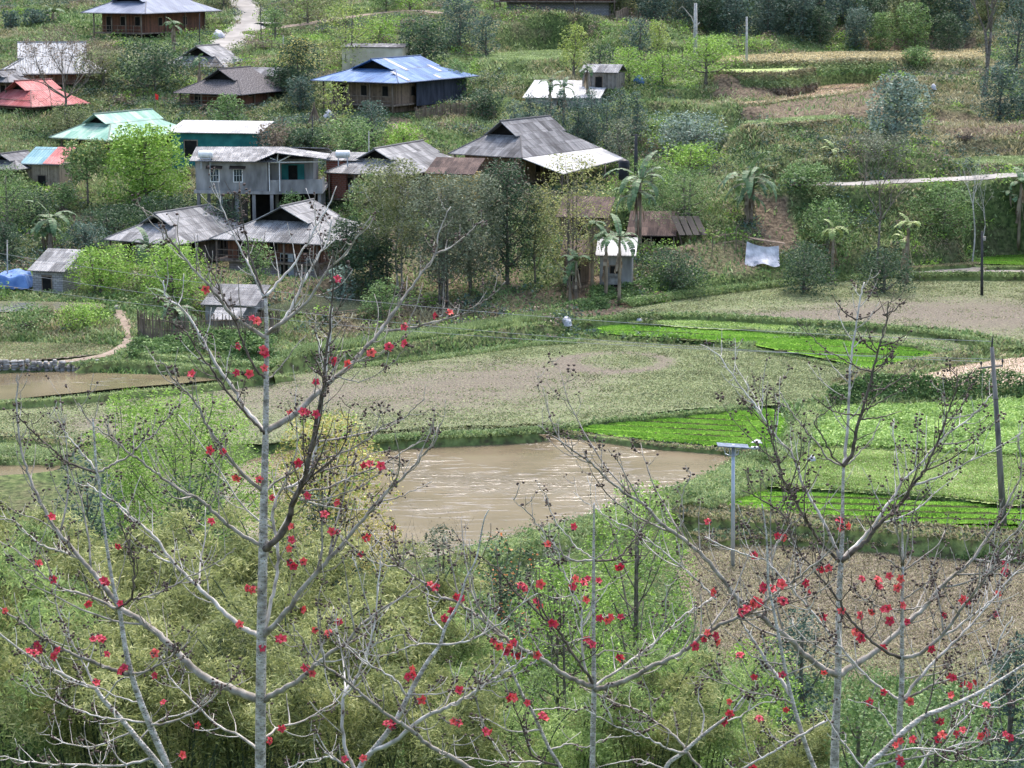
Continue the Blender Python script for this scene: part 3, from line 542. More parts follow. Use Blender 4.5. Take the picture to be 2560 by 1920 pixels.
for a, b in (((gx0, -.3, rz-.05), (gx1, .5, rz-.05)), ((XM+.9, -.2, rz-.05), (XM+.9+.1, -.2, rz+.7)), ((XM+.95, -.2, rz+.1), (gx0+.1, -.25, rz+.35)), ((XM+1, -.2, rz), (XM+2.2, .2, rz+.6)), ((XM+1.1, -.2, -.0+fl), (XM+1.1, -.2, rz)), ((XM+.2, -.1, fl), (XM+.2, -.1, rz))): tr.tube([a, b], .045, 5)
tr.obj('balcony_truss', M['whitepaint'], r)
for xx in (XL+1.7, XL+3.75):
    yy = 1.-.8*(xx-XL)/(XM-XL); f = MB().box(xx-.42, xx+.42, yy-.06, yy+.05, fl+.7, fl+1.9).obj('window', M['whitepaint'], r)
    MB().box(xx-.34, xx+.34, yy-.075, yy-.03, fl+.78, fl+1.82).obj('pane', M['glass'], f); MB().add([(xx-.7, yy-.55, fl+1.95), (xx+.7, yy-.55, fl+1.95), (xx+.7, yy, fl+2.15), (xx-.7, yy, fl+2.15), (xx-.7, yy-.55, fl+1.9), (xx+.7, yy-.55, fl+1.9), (xx+.7, yy, fl+2.1), (xx-.7, yy, fl+2.1)], [(0, 1, 2, 3), (7, 6, 5, 4), (0, 4, 5, 1), (0, 3, 7, 4), (1, 5, 6, 2)]).obj('awning', M['rustmetal'], r)
    b = MB()
    for k in (-.12, .12): b.tube([(xx+k, yy-.09, fl+.8), (xx+k, yy-.09, fl+1.8)], .015, 4)
    b.tube([(xx-.3, yy-.09, fl+1.3), (xx+.3, yy-.09, fl+1.3)], .015, 4); b.obj('window_bars', M['whitepaint'], f)
f = MB().box(XM+1.0, XM+3.0, 2.5, 2.6, fl+.05, fl+2.1).obj('door', M['teal'], r); MB().box(XM+1.6, XM+2.4, 2.47, 2.52, fl+.08, fl+2.).obj('opening', M['dark'], f)
def water_tank(label, px, py, d, ln, rad, vertical=False, m='whitepaint', frame=.5, vr=None):
    c = D(px, py, d); r = empty('water_tank', (c[0], c[1], c[2]-rad-frame)); tag(r, label, 'water tank'); b = MB()
    if vertical:
        hh = ln; P = [(0, 0, frame+z*hh) for z in (0, .04, .9, .97, 1.)]; b.tube(P, [rad*.96, rad, rad, rad*.6, rad*.25], 16)
        for k in range(5): b.tube([(0, 0, frame+hh*(.12+.17*k)), (0, 0, frame+hh*(.12+.17*k)+.04)], rad*1.04, 16)
    else:
        b.tube([(-ln/2-.06, 0, frame+rad), (-ln/2, 0, frame+rad), (ln/2, 0, frame+rad), (ln/2+.06, 0, frame+rad)], [rad*.7, rad, rad, rad*.7], 16)
        for k in (-.3, 0, .3): b.tube([(k*ln, 0, frame+rad), (k*ln+.04, 0, frame+rad)], rad*1.03, 16)
    b.obj('tank', M[m], r, True); s = MB()
    if frame > .1:
        for a in (-.35, .35):
            for q in (-.3, .3): s.tube([(a*ln if not vertical else a, q, -.4), (a*ln if not vertical else a, q, frame+.1)], .03, 5)
        s.tube([(-.4*ln, -.3, frame), (.4*ln, -.3, frame)], .03, 5); s.obj('stand', M['steel'], r)
    return r
water_tank('white horizontal water tank at the left end of the grey concrete house roof', 514, 386, 192.5, 1.15, .33)
water_tank('white horizontal water tank on the brick wall between the two middle houses', 857, 385, 196, 1.15, .33, frame=.4)
water_tank('black upright water tank under the white canopy beside the dark pole', 1560, 436, 203, 1.9, .5, True, 'plasticblack', .1)

# -- middle row
r, q = house('low house with grey corrugated roof, red brick corner and washing under its eave', 1010, 440, 195, 802, 1170, 'fibrolight', 'brownplank', phi=24, g=2.7, hg=1.15, hr=2.1, over=.9, wallz=(-2.3, -.1), under='bambooplank', rail=False)
sub(r, 'brick_corner', MB().box(q['x0']-.55, q['x0']+.9, q['y0']-.35, q['y0']+1.2, q['z0']-.02, q['e']-.05), 'brick')
for k in range(7): MB().box(q['x0']+1.3+k*.28, q['x0']+1.5+k*.28, q['y0']-.62, q['y0']-.59, q['z0']+.55, q['z0']+1.25+.1*(k % 3)).obj('hanging_cloth', M['cloth'], r)
r, q = house('largest house with dark grey corrugated roof and long dirty white canopy on its right', 1305, 395, 201, 1135, 1500, 'fibro', 'brownplank', phi=34, W=8.2, Lh=13.5, g=3.2, hg=1.7, hr=3.0, over=1., wallz=(-2.4, -.1), under='brownplank', rail=False)
Wd, Ln, e = q['Wd'], q['Ln'], q['e']
MB().slab([(3.7, 1.2, e-1.35), (3.2, Ln-.8, e-.85), (.05, Ln, e-.02), (.05, 0, e-.02)], [(0, 0), (Ln, 0), (Ln, 3), (0, 3)], .06).obj('canopy', M['whitemetal'], r)
for b in (1.6, 5, 9, Ln-1.2): MB().tube([(3.3, b, -.5), (3.3, b, e-1.3+.04*b)], .07, 6).obj('post', M['wood'], r, True)
gabled('low dark roof and ochre yellow wall joining the two middle houses', 'lean_to_room', 1185, 436, 197, 1065, 1225, 14, 'rustmetal', 'yellow', 3.1, 1.1, over=.3, W=4.6, Lh=4, mono=True, cat='annex')
gabled('small red brick outhouse top behind the white water tank', 'brick_outhouse', 905, 402, 199, 800, 930, 12, 'fibrolight', 'brick', 2.6, .5, over=.2, W=3.6, Lh=3, mono=True)
# -- front row
house('low house with broad grey corrugated roof at left, behind the lime-green garden trees', 440, 613, 181, 235, 620, roof='fibrolight', wall='greyplank', ground=2.9, phi=30, g=2.8, hg=1.25, hr=2.2, over=1., wallz=(-1.9, -.1), under='greybrick', rail=False)
r, q = house('two storey house with ribbed roof, red-brown planks above grey brick', 812, 612, 178, 505, 905, roof='fibrolight', wall='redplank', ground=2.7, phi=22, g=3.2, hg=1.35, hr=2.6, over=1.0, wallz=(-1.7, -.1), under='palebrick', Lh=11)
x0, x1, y0 = q['x0'], q['x1'], q['y0']
MB().box(x0+.2, x1-.2, y0-.2, y0+3, -.5, q['z0']-.17).obj('lower_wall_or_shade_fill', M['palebrick'], r)
f = MB().box(x1-3.6, x1-2.4, y0-.27, y0-.19, .05, 2.1).obj('door', M['steel'], r); MB().box(x1-3.55, x1-2.9, y0-.29, y0-.22, .08, 2.05).obj('opening', M['dark'], f)
f = MB().box(x1-1.35, x1-.55, y0-.26, y0-.19, .8, 1.8).obj('window', M['steel'], r); MB().box(x1-1.25, x1-.65, y0-.275, y0-.22, .88, 1.72).obj('pane', M['glass'], f)
gabled('grey fibre-cement roofed outbuilding behind the bloom-laden kapok trunk', 'outbuilding', 640, 765, 166, 500, 670, 10, 'fibro', 'concrete', 2.2, 1., over=.3, W=4.4, Lh=4.2, mono=True)
gabled('little thatched-looking grey lean-to in the fenced yard', 'lean_to_shed', 600, 800, 163, 528, 640, 8, 'fibrolight', 'greyplank', 1.5, .6, over=.2, W=2.3, Lh=2, mono=True)
gabled('single grey roofed brick hut by the vegetable garden at left', 'brick_hut', 160, 680, 171, 55, 190, 16, 'fibrolight', 'greybrick', 1.7, 1.3, over=.3, W=3.2, Lh=3.6, mono=True)
gabled('low building with white metal roof and dark hedge in front, upper middle', 'outbuilding', 1500, 246, 232, 1316, 1540, 10, 'whitemetal', 'concrete', 1.6, 1.4, over=.3, W=8.2, Lh=8, mono=True)
gabled('small weathered hut with grey plank walls above the white roof', 'field_hut', 1545, 182, 236, 1440, 1560, 20, 'fibrolight', 'greyplank', 1.7, .8, over=.25, W=4.3, Lh=3.5)
gabled('open shelter with light metal roof beside the big banana plant', 'open_shelter', 1838, 412, 212, 1748, 1870, 24, 'whitemetal', None, 2.2, .7, over=.2, W=3.3, Lh=3.6, ridge='y')
r, q = gabled('animal shed with dark rusty roof propped on poles under the big spreading tree', 'animal_shed', 1690, 590, 189, 1612, 1740, 8, 'rustmetal', None, 2.3, 1.6, over=.2, W=4.3, Lh=4.5, mono=True)
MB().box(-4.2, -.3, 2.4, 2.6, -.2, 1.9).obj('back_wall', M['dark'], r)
r2 = empty('board_stack', D(1745, 590, 188.4), R(4)); tag(r2, 'tan boards leaning on the right end of the animal shed roof', 'boards')
for k in range(4): MB().add([(-1.6+k*.62, 0, .1), (-1.08+k*.62, 0, .1), (-1.5+k*.62, 2.3, 1.45), (-2.02+k*.62, 2.3, 1.45), (-1.6+k*.62, 0, .06), (-1.08+k*.62, 0, .06), (-1.5+k*.62, 2.3, 1.41), (-2.02+k*.62, 2.3, 1.41)], [(0, 1, 2, 3), (7, 6, 5, 4), (0, 4, 5, 1), (1, 5, 6, 2), (3, 2, 6, 7), (0, 3, 7, 4)]).obj('board', M['tanplank'], r2)
for k in range(3): MB().tube([(-1.2+k*.9, -.3, -1.5), (-1.7+k*.9, 2.1, 1.3)], .05, 5).obj('pole', M['wood'], r2, True)
r, q = gabled('small white ribbed roof hut with concrete wall at the edge of the fields', 'field_hut', 1590, 640, 178, 1500, 1600, 6, 'whitemetal', 'concrete', 2.6, 1.1, over=.35, W=3.3, Lh=3.2, mono=True)
MB().box(-2.6, -1.2, .2, .33, .2, 1.1).obj('stone_pile', M['rock'], r)
gabled('dark hay shed with drooping roof edge left of the small white hut', 'hay_shed', 1480, 640, 179, 1405, 1500, 6, 'rustmetal', 'brownplank', 2.2, .9, over=.3, W=2.6, Lh=3, mono=True)
gabled('old dark roof under the banana leaves behind the small white hut', 'animal_shed', 1520, 545, 190, 1420, 1640, 12, 'rustmetal', 'brownplank', 2.2, 1.4, over=.4, W=4.6, Lh=4, mono=True)
# ---------------------------------------------------------------- ground mesh
def build_ground():
    nx, ny = GNX, GNY; me = bpy.data.meshes.new('ground')
    xyz = np.stack([XX, YY, ZZ], -1).reshape(-1, 3).astype(np.float32)
    i = np.arange(nx-1)[None, :]+nx*np.arange(ny-1)[:, None]
    F = np.stack([i, i+1, i+nx+1, i+nx], -1).reshape(-1, 4)
    me.vertices.add(len(xyz)); me.vertices.foreach_set('co', xyz.reshape(-1)); me.loops.add(F.size)
    me.loops.foreach_set('vertex_index', F.reshape(-1).astype(np.int32)); me.polygons.add(len(F))
    me.polygons.foreach_set('loop_start', np.arange(0, F.size, 4, dtype=np.int32)); me.update(calc_edges=True)
    px, py = topix(XX, YY, ZZ); soil = np.zeros(ZZ.shape)
    for P, s in (([(1790,186),(1860,185),(1990,200),(2040,215),(1990,238),(1850,246),(1790,235)], 1), ([(1860,262),(2000,250),(2200,225),(2210,280),(2050,295),(1860,302)], .9),
                 ([(2340,275),(2560,315),(2560,338),(2400,345),(2345,325)], .75), ([(2380,355),(2560,358),(2560,380),(2400,380)], .5), ([(1880,480),(1960,500),(1990,620),(1900,620)], 1),
                 ([(1420,690),(1560,700),(1580,790),(1440,790)], 1), ([(960,300),(1010,300),(1060,350),(1000,350)], .8), ([(2150,100),(2440,95),(2440,125),(2180,128)], .8),
                 ([(180,540),(240,540),(240,620),(180,620)], .8), ([(850,780),(1150,760),(1150,800),(850,830)], .6),([(1250,740),(1450,720),(1450,770),(1250,790)], .5),([(1640,640),(1760,600),(1900,620),(1880,680),(1700,690)], .6),([(480,600),(900,560),(1300,600),(1300,720),(480,760)], .6)):
        P = np.array(P); ins = inside(P, px, py); d = pdist(P, px, py); soil = np.maximum(soil, s*np.where(ins, 1, np.clip(1-d/12, 0, 1)))
    at = me.attributes.new('soil', 'FLOAT', 'POINT'); at.data.foreach_set('value', soil.reshape(-1).astype(np.float32))
    global SOIL; SOIL = soil
    m, t, bs = newmat('hillside_soil_and_grass'); g = N(t, 'NewGeometry'); sx = N(t, 'SeparateXYZ'); t.links.new(g.outputs['Normal'], sx.inputs[0])
    n1 = N(t, 'TexNoise', Scale=.25); n1.inputs['Detail'].default_value = 8; n1.inputs['Roughness'].default_value = .7; t.links.new(g.outputs['Position'], n1.inputs['Vector'])
    n2 = N(t, 'TexNoise', Scale=3.); n2.inputs['Detail'].default_value = 6; t.links.new(g.outputs['Position'], n2.inputs['Vector'])
    green = ramp(t, n2.outputs[0], [(.3, (.025, .04, .015)), (.5, (.06, .09, .03)), (.7, (.12, .155, .055))])
    soilc = ramp(t, n2.outputs[0], [(.3, (.05, .038, .028)), (.5, (.11, .085, .06)), (.7, (.19, .15, .105))])
    at_ = N(t, 'Attribute', attribute_name='soil'); a = N(t, 'Math', operation='ADD'); t.links.new(at_.outputs['Fac'], a.inputs[0])
    f = ramp(t, n1.outputs[0], [(.45, (0, 0, 0)), (.75, (.8, .8, .8))]); t.links.new(f, a.inputs[1])
    t.links.new(mixc(t, a.outputs[0], green, soilc), bs.inputs['Base Color']); bs.inputs['Roughness'].default_value = .95; bs.inputs['Specular IOR Level'].default_value = .1
    bump(t, bs, n2.outputs[0], .8, .25)
    o = link('ground', me, m, smooth=True); tag(o, kind='structure')
    # wide land round the valley, out to the horizon
    mb = MB(); S = 1500
    ring = [(-100, -2), (100, -2), (100, 360), (-100, 360)]; out = [(-S, -S), (S, -S), (S, 1250), (-S, 1250)]
    for i in range(4):
        j = (i+1) % 4; n = 24
        for k in range(n):
            t0, t1 = k/n, (k+1)/n; L_ = lambda A, B, s: (A[0]+(B[0]-A[0])*s, A[1]+(B[1]-A[1])*s)
            a0, a1 = L_(ring[i], ring[j], t0), L_(ring[i], ring[j], t1); b0, b1 = L_(out[i], out[j], t0), L_(out[i], out[j], t1)
            hz = lambda b: 330 if b[1] > 360 else (60 if b[1] > -2 else 160)
            mb.add([(*a0, float(T(*a0))), (*a1, float(T(*a1))), (*b1, hz(b1)), (*b0, hz(b0))], [(0, 3, 2, 1)])
    tag(mb.obj('hills', M_hill, smooth=True), kind='structure')
M_hill = noisemat('far_hill_grass', (.03, .05, .02), (.08, .11, .04), .2, .95, .3, .3)

# ---------------------------------------------------------------- field surfaces
def fieldmat(name, soil, green, nsc=3.6, bias=0., rough=.95):
    m, t, bs = newmat(name); g = N(t, 'NewGeometry'); at_ = N(t, 'Attribute', attribute_name='weeds')
    mp = N(t, 'Mapping'); mp.inputs['Scale'].default_value = (.6, 1., 1); t.links.new(g.outputs['Position'], mp.inputs[0])
    n = N(t, 'TexNoise', Scale=nsc); n.inputs['Detail'].default_value = 8; n.inputs['Roughness'].default_value = .75; t.links.new(mp.outputs[0], n.inputs['Vector'])
    n3 = N(t, 'TexNoise', Scale=nsc*3.3); n3.inputs['Detail'].default_value = 5; t.links.new(mp.outputs[0], n3.inputs['Vector'])
    sc = ramp(t, n3.outputs[0], [(.32, tuple(c*.45 for c in soil)), (.5, soil), (.68, tuple(min(1, c*1.7) for c in soil))])
    gc = ramp(t, n3.outputs[0], [(.32, tuple(c*.6 for c in green)), (.5, green), (.7, tuple(min(1, c*1.6) for c in green))])
    a = N(t, 'Math', operation='ADD'); t.links.new(at_.outputs['Fac'], a.inputs[0]); n5 = N(t, 'TexNoise', Scale=nsc*2.4); n5.inputs['Detail'].default_value = 4; t.links.new(g.outputs['Position'], n5.inputs['Vector']); ma = N(t, 'Math', operation='MULTIPLY_ADD'); t.links.new(n5.outputs[0], ma.inputs[0]); ma.inputs[1].default_value = 1.5; t.links.new(n.outputs[0], ma.inputs[2]); sb = N(t, 'Math', operation='SUBTRACT'); t.links.new(ma.outputs[0], sb.inputs[0]); sb.inputs[1].default_value = .75; t.links.new(sb.outputs[0], a.inputs[1])
    f = ramp(t, a.outputs[0], [(.76-bias, (0, 0, 0)), (1.26-bias, (1, 1, 1))])
    t.links.new(mixc(t, f, sc, gc), bs.inputs['Base Color']); bs.inputs['Roughness'].default_value = rough; bs.inputs['Specular IOR Level'].default_value = .1
    bump(t, bs, n3.outputs[0], .9, .12); return m
def sheet(name, key, mat, step=.3, amp=.05, ns=.5, weeds=None, wxy=None, dz=.0, stretch=1.):
    z, P = FW[key]; x0, x1, y0, y1 = P[:, 0].min(), P[:, 0].max(), P[:, 1].min(), P[:, 1].max()
    xs = np.arange(x0, x1+step, step); ys = np.arange(y0, y1+step, step); X, Y = np.meshgrid(xs, ys)
    cx, cy = (X[:-1, :-1]+step/2, Y[:-1, :-1]+step/2); keep = (inside(P, cx, cy) | (pdist(P, cx, cy) < .2)) & (np.abs(T(cx, cy)-z) < .45)
    nx = len(xs); Z = z+dz+amp*(fbm(X, Y*stretch, ns, 5, 3)-.5)*2+(.07*(wxy(X, Y) > .5) if wxy else 0)
    i = (np.arange(nx-1)[None, :]+nx*np.arange(len(ys)-1)[:, None])[keep]; F = np.stack([i, i+1, i+nx+1, i+nx], -1)
    me = bpy.data.meshes.new(name); V = np.stack([X, Y, Z], -1).reshape(-1, 3)
    used = np.unique(F); mp = np.zeros(len(V), int); mp[used] = np.arange(len(used)); F = mp[F]; V = V[used].astype(np.float32)
    me.vertices.add(len(V)); me.vertices.foreach_set('co', V.reshape(-1)); me.loops.add(F.size); me.loops.foreach_set('vertex_index', F.reshape(-1).astype(np.int32))
    me.polygons.add(len(F)); me.polygons.foreach_set('loop_start', np.arange(0, F.size, 4, dtype=np.int32)); me.update(calc_edges=True)
    px, py = topix(V[:, 0], V[:, 1], V[:, 2]); w = weeds(px, py) if weeds else (wxy(V[:, 0], V[:, 1]) if wxy else np.full(len(V), .5))
    at = me.attributes.new('weeds', 'FLOAT', 'POINT'); at.data.foreach_set('value', np.asarray(w, np.float32))
    return tag(link(name, me, mat, smooth=True), kind='structure')
def gauss(px, py, cx, cy, sx, sy): return np.exp(-((px-cx)/sx)**2-((py-cy)/sy)**2)
def w_mid(px, py):
    top = .875*1+0; w = .54+0*px
    w -= .34*gauss(px, py, 1050, 985, 420, 55); w -= .30*gauss(px, py, 1330, 930, 260, 40); w -= .15*gauss(px, py, 620, 1000, 260, 60)
    e = np.abs(np.hypot((px-1540)/125, (py-905)/24)-1); w -= .4*np.exp(-(e/.25)**2)*(px > 1350); w -= .3*gauss(px, py, 250, 1060, 130, 25)
    w += .2*gauss(px, py, 1850, 950, 300, 60); w -= .1*gauss(px, py, 700, 1080, 300, 20); w += .25*gauss(px, py, 1300, 875, 350, 14)
    return w
def w_ur(px, py):
    return .50-.4*gauss(px, py, 2500, 790, 330, 45)-.3*gauss(px, py, 1950, 790, 230, 14)-.25*gauss(px, py, 2150, 770, 200, 25)+.1*gauss(px, py, 1900, 745, 300, 25)
def watermat(name, c1, c2, glint=.6, rough=.08):
    m, t, bs = newmat(name); g = N(t, 'NewGeometry'); n = N(t, 'TexNoise', Scale=.25); n.inputs['Detail'].default_value = 4
    t.links.new(g.outputs['Position'], n.inputs['Vector']); t.links.new(ramp(t, n.outputs[0], [(.35, c1), (.65, c2)]), bs.inputs['Base Color'])
    bs.inputs['Roughness'].default_value = rough; bs.inputs['IOR'].default_value = 1.33; bs.inputs['Specular IOR Level'].default_value = .5
    mp = N(t, 'Mapping'); mp.inputs['Scale'].default_value = (.5, 2.2, 1); mp.inputs['Rotation'].default_value = (0, 0, R(-6)); t.links.new(g.outputs['Position'], mp.inputs[0])
    r = N(t, 'TexNoise', Scale=1.); r.inputs['Detail'].default_value = 3; t.links.new(mp.outputs[0], r.inputs['Vector'])
    big = N(t, 'TexNoise', Scale=.13); t.links.new(g.outputs['Position'], big.inputs['Vector'])
    q = ramp(t, big.outputs[0], [(.44, (.03, .03, .03)), (.62, (1, 1, 1))]); b = N(t, 'Bump'); b.inputs['Distance'].default_value = .085
    mm = N(t, 'Math', operation='MULTIPLY'); t.links.new(q, mm.inputs[0]); mm.inputs[1].default_value = glint; t.links.new(mm.outputs[0], b.inputs['Strength'])
    cr = ramp(t, r.outputs[0], [(.54, (0, 0, 0)), (.70, (1, 1, 1))]); f = N(t, 'TexNoise', Scale=6.); t.links.new(mp.outputs[0], f.inputs['Vector']); ad = N(t, 'Math', operation='MULTIPLY_ADD'); t.links.new(f.outputs[0], ad.inputs[0]); ad.inputs[1].default_value = .06; t.links.new(cr, ad.inputs[2])
    t.links.new(ad.outputs[0], b.inputs['Height']); t.links.new(b.outputs[0], bs.inputs['Normal']); return m
def pond(name, key, mat, dz=0.):
    z, P = FW[key]; c = P.mean(0); Q = c+(P-c)*1.012
    mb = MB().add([(x, y, z+dz) for x, y in Q], [tuple(range(len(Q)))]); return tag(mb.obj(name, mat), kind='structure')

# ---------------------------------------------------------------- blades and leaf clumps as numpy clouds
def blades(X, Y, Z, h, w, lean=.5):
    n = len(X); a = rng.uniform(0, 2*math.pi, n); h = h*rng.uniform(.6, 1.3, n); w = w*rng.uniform(.7, 1.3, n)
    dx, dy = np.cos(a)*w/2, np.sin(a)*w/2; lx = rng.normal(0, lean, n)*h; ly = rng.normal(0, lean, n)*h
    V = np.zeros((n, 4, 3)); V[:, 0] = np.stack([X-dx, Y-dy, Z], -1); V[:, 1] = np.stack([X+dx, Y+dy, Z], -1)
    V[:, 2] = np.stack([X+dx*.5+lx, Y+dy*.5+ly, Z+h], -1); V[:, 3] = np.stack([X-dx*.5+lx, Y-dy*.5+ly, Z+h*.94], -1); return V
def leaves(Cn, size, aspect=.5, droop=0., flat=.5):
    """one quad leaf at each centre, pointing anywhere"""
    n = len(Cn); d = rng.normal(size=(n, 3)); d[:, 2] = d[:, 2]*flat-droop; d /= np.linalg.norm(d, axis=1)[:, None]
    u = rng.normal(size=(n, 3)); s = np.cross(d, u); s /= np.linalg.norm(s, axis=1)[:, None]+1e-9
    l = size*rng.uniform(.6, 1.3, n)[:, None]; w = l*aspect*.5
    V = np.zeros((n, 4, 3)); V[:, 0] = Cn-d*l/2; V[:, 1] = Cn+s*w; V[:, 2] = Cn+d*l/2; V[:, 3] = Cn-s*w; return V
def lumps(centres, radii, n, shell=.55):
    """points through lumpy crowns, denser towards the skin of each lump"""
    k = rng.choice(len(centres), n, p=(radii**2)/(radii**2).sum()); d = rng.normal(size=(n, 3)); d /= np.linalg.norm(d, axis=1)[:, None]
    r = rng.uniform(shell, 1.08, n)**.7; return centres[k]+d*r[:, None]*radii[k][:, None]

# ---------------------------------------------------------------- trees and plants
def place(px, py, d=None):
    p = G(px, py) if d is None else D(px, py, d); p[2] = float(T(p[0], p[1])); return p
def tree_parts(root, h, w, leaf, bark, nl=14, n=2500, size=.3, cb=.3, shape='round', trunks=1, tr=.16, aspect=.5, droop=0., lump=.42, lean=0., extra=None, flat=.5, depth=None):
    dp = depth or w; cs = []; rs = []
    for k in range(nl):
        t = (k+.5)/nl; zz = cb+(1-cb)*t
        if shape == 'round': rad = math.sin(math.pi*min(.97, .12+.82*t))**.6
        elif shape == 'cone': rad = (1-t)**.7*.9+.12
        elif shape == 'dome': rad = math.sqrt(max(.06, 1-t**2.2))
        elif shape == 'top': rad = .35+.65*t if t < .7 else 1-(t-.7)*1.3
        else: rad = .75+.25*rng.random()
        a = k*2.4+rng.uniform(-.5, .5); q = rad*math.sqrt(rng.uniform(.15, 1))*(1-lump*.45)
        lr = lump*w/2*rng.uniform(.7, 1.25)*(.75+.5*rad); zc = min(zz*h, h-lr*.75)
        cs.append((math.cos(a)*q*w/2+lean*zz, math.sin(a)*q*dp/2, max(zc, lr*.5))); rs.append(lr)
    cs = np.array(cs); rs = np.array(rs); mb = MB()
    for s in range(trunks):
        bx = 0 if trunks == 1 else rng.uniform(-.35, .35)*min(2.2, w*.35); by = 0 if trunks == 1 else rng.uniform(-.4, .4)
        tx = bx*1.6+lean*.8+rng.uniform(-.08, .08)*h*.3
        P = smooth_line([(bx, by, -.3), (bx+rng.uniform(-.05, .05)*h*.5, by, h*.3), ((bx+tx)/2+rng.uniform(-.04, .04)*h, by, h*.58), (tx, by, h*.86)], 4)
        r = np.linspace(tr, tr*.25, len(P)); r[0] *= 1.3; mb.tube(P, r, 7)
        for k in range(s, nl, trunks):
            i = int(np.clip((cs[k][2]/h-.18)/.86*len(P), 2, len(P)-2)); a = P[i]; b = cs[k]
            mid = (a+b)/2+np.array([0, 0, -.12*np.linalg.norm(b-a)]); Q = smooth_line([a, mid, b], 3)
            mb.tube(Q, np.linspace(r[i]*.6, .02, len(Q)), 5)
    mb.obj('trunk', bark, root, True)
    C_ = lumps(cs, rs, n); V = leaves(C_, size, aspect, droop, flat); link('crown', quads_mesh('crown', V), leaf, root)
    if extra:                                  # blossom or young leaves on the outside of the crown
        em, en, es, name = extra; k = C_[:, 2] > np.quantile(C_[:, 2], .45); c2 = C_[k][rng.choice(k.sum(), min(en, k.sum()), replace=False)]
        out = c2-np.array([0, 0, h*.4]); c2 = c2+out/np.linalg.norm(out, axis=1)[:, None]*.12; link(name, quads_mesh(name, leaves(c2, es, .6)), em, root)
def tree(name, label, px, by, ty, wpx, d, leaf='mid', bark='bark', cat='tree', group=None, xs=None, **kw):
    p = place(px, by, d); dd = p[1]; ztop = D(px, ty, dd)[2]; h = max(.6, ztop-p[2]); w = wpx*dd/FP
    root = empty(name, p, rng.uniform(0, 6)if xs is None else 0); tag(root, label, cat, group)
    tree_parts(root, h, w, L[leaf], M[bark], **kw); return root
def grow(mb, p, d, ln, r, lev, spread=.6, up=.25, n=3, curve=.2):
    P = [np.array(p)]; dd = np.array(d, float)
    for k in range(4):
        dd = dd+rng.normal(0, curve*.5, 3)+np.array([0, 0, up*.3]); dd /= np.linalg.norm(dd); P.append(P[-1]+dd*ln/4)
    mb.tube(P, np.linspace(r, r*.55, 5), 5 if lev > 1 else 4, cap=False); tips = [P[-1]]
    if lev > 0:
        for k in range(n):
            i = rng.integers(2, 5) if k else 4; q = dd+rng.normal(0, spread, 3); q[2] += up; q /= np.linalg.norm(q)
            tips += grow(mb, P[i], q, ln*rng.uniform(.55, .8), r*.5, lev-1, spread, up, n, curve)
    return tips
def bare_tree(name, label, px, by, ty, wpx, d, bark='palebark', leaf=None, n=0, size=.15, lev=4, tr=.12, stem=.35, nb=3, spread=.6, trunks=1):
    p = place(px, by, d); dd = p[1]; h = D(px, ty, dd)[2]-p[2]; root = empty(name, p); tag(root, label, 'tree'); mb = MB(); tips = []
    for s in range(trunks):
        b = np.array([rng.uniform(-.3, .3)*(trunks > 1), 0, -.2]); t = b+np.array([rng.uniform(-.1, .1)*h*.3+(s-(trunks-1)/2)*h*.05, 0, h*stem+.2])
        P = smooth_line([b, (b+t)/2+rng.normal(0, .02*h, 3)*(1, 1, 0), t], 4); mb.tube(P, np.linspace(tr*1.2, tr*.8, len(P)), 7)
        for k in range(nb):
            a = 6.28*k/nb+rng.uniform(0, 1); q = np.array([math.cos(a)*spread*wpx*dd/FP/h, math.sin(a)*spread*.5, 1.]); q /= np.linalg.norm(q)
            tips += grow(mb, t, q, h*(1-stem)*.42, tr*.6, lev, .5, .2, 3)
    mb.obj('trunk', M[bark], root, True)
    if n: tp = np.array(tips); c = tp[rng.integers(0, len(tp), n)]+rng.normal(0, .22, (n, 3)); link('crown', quads_mesh('crown', leaves(c, size, .5)), L[leaf], root)
    return root
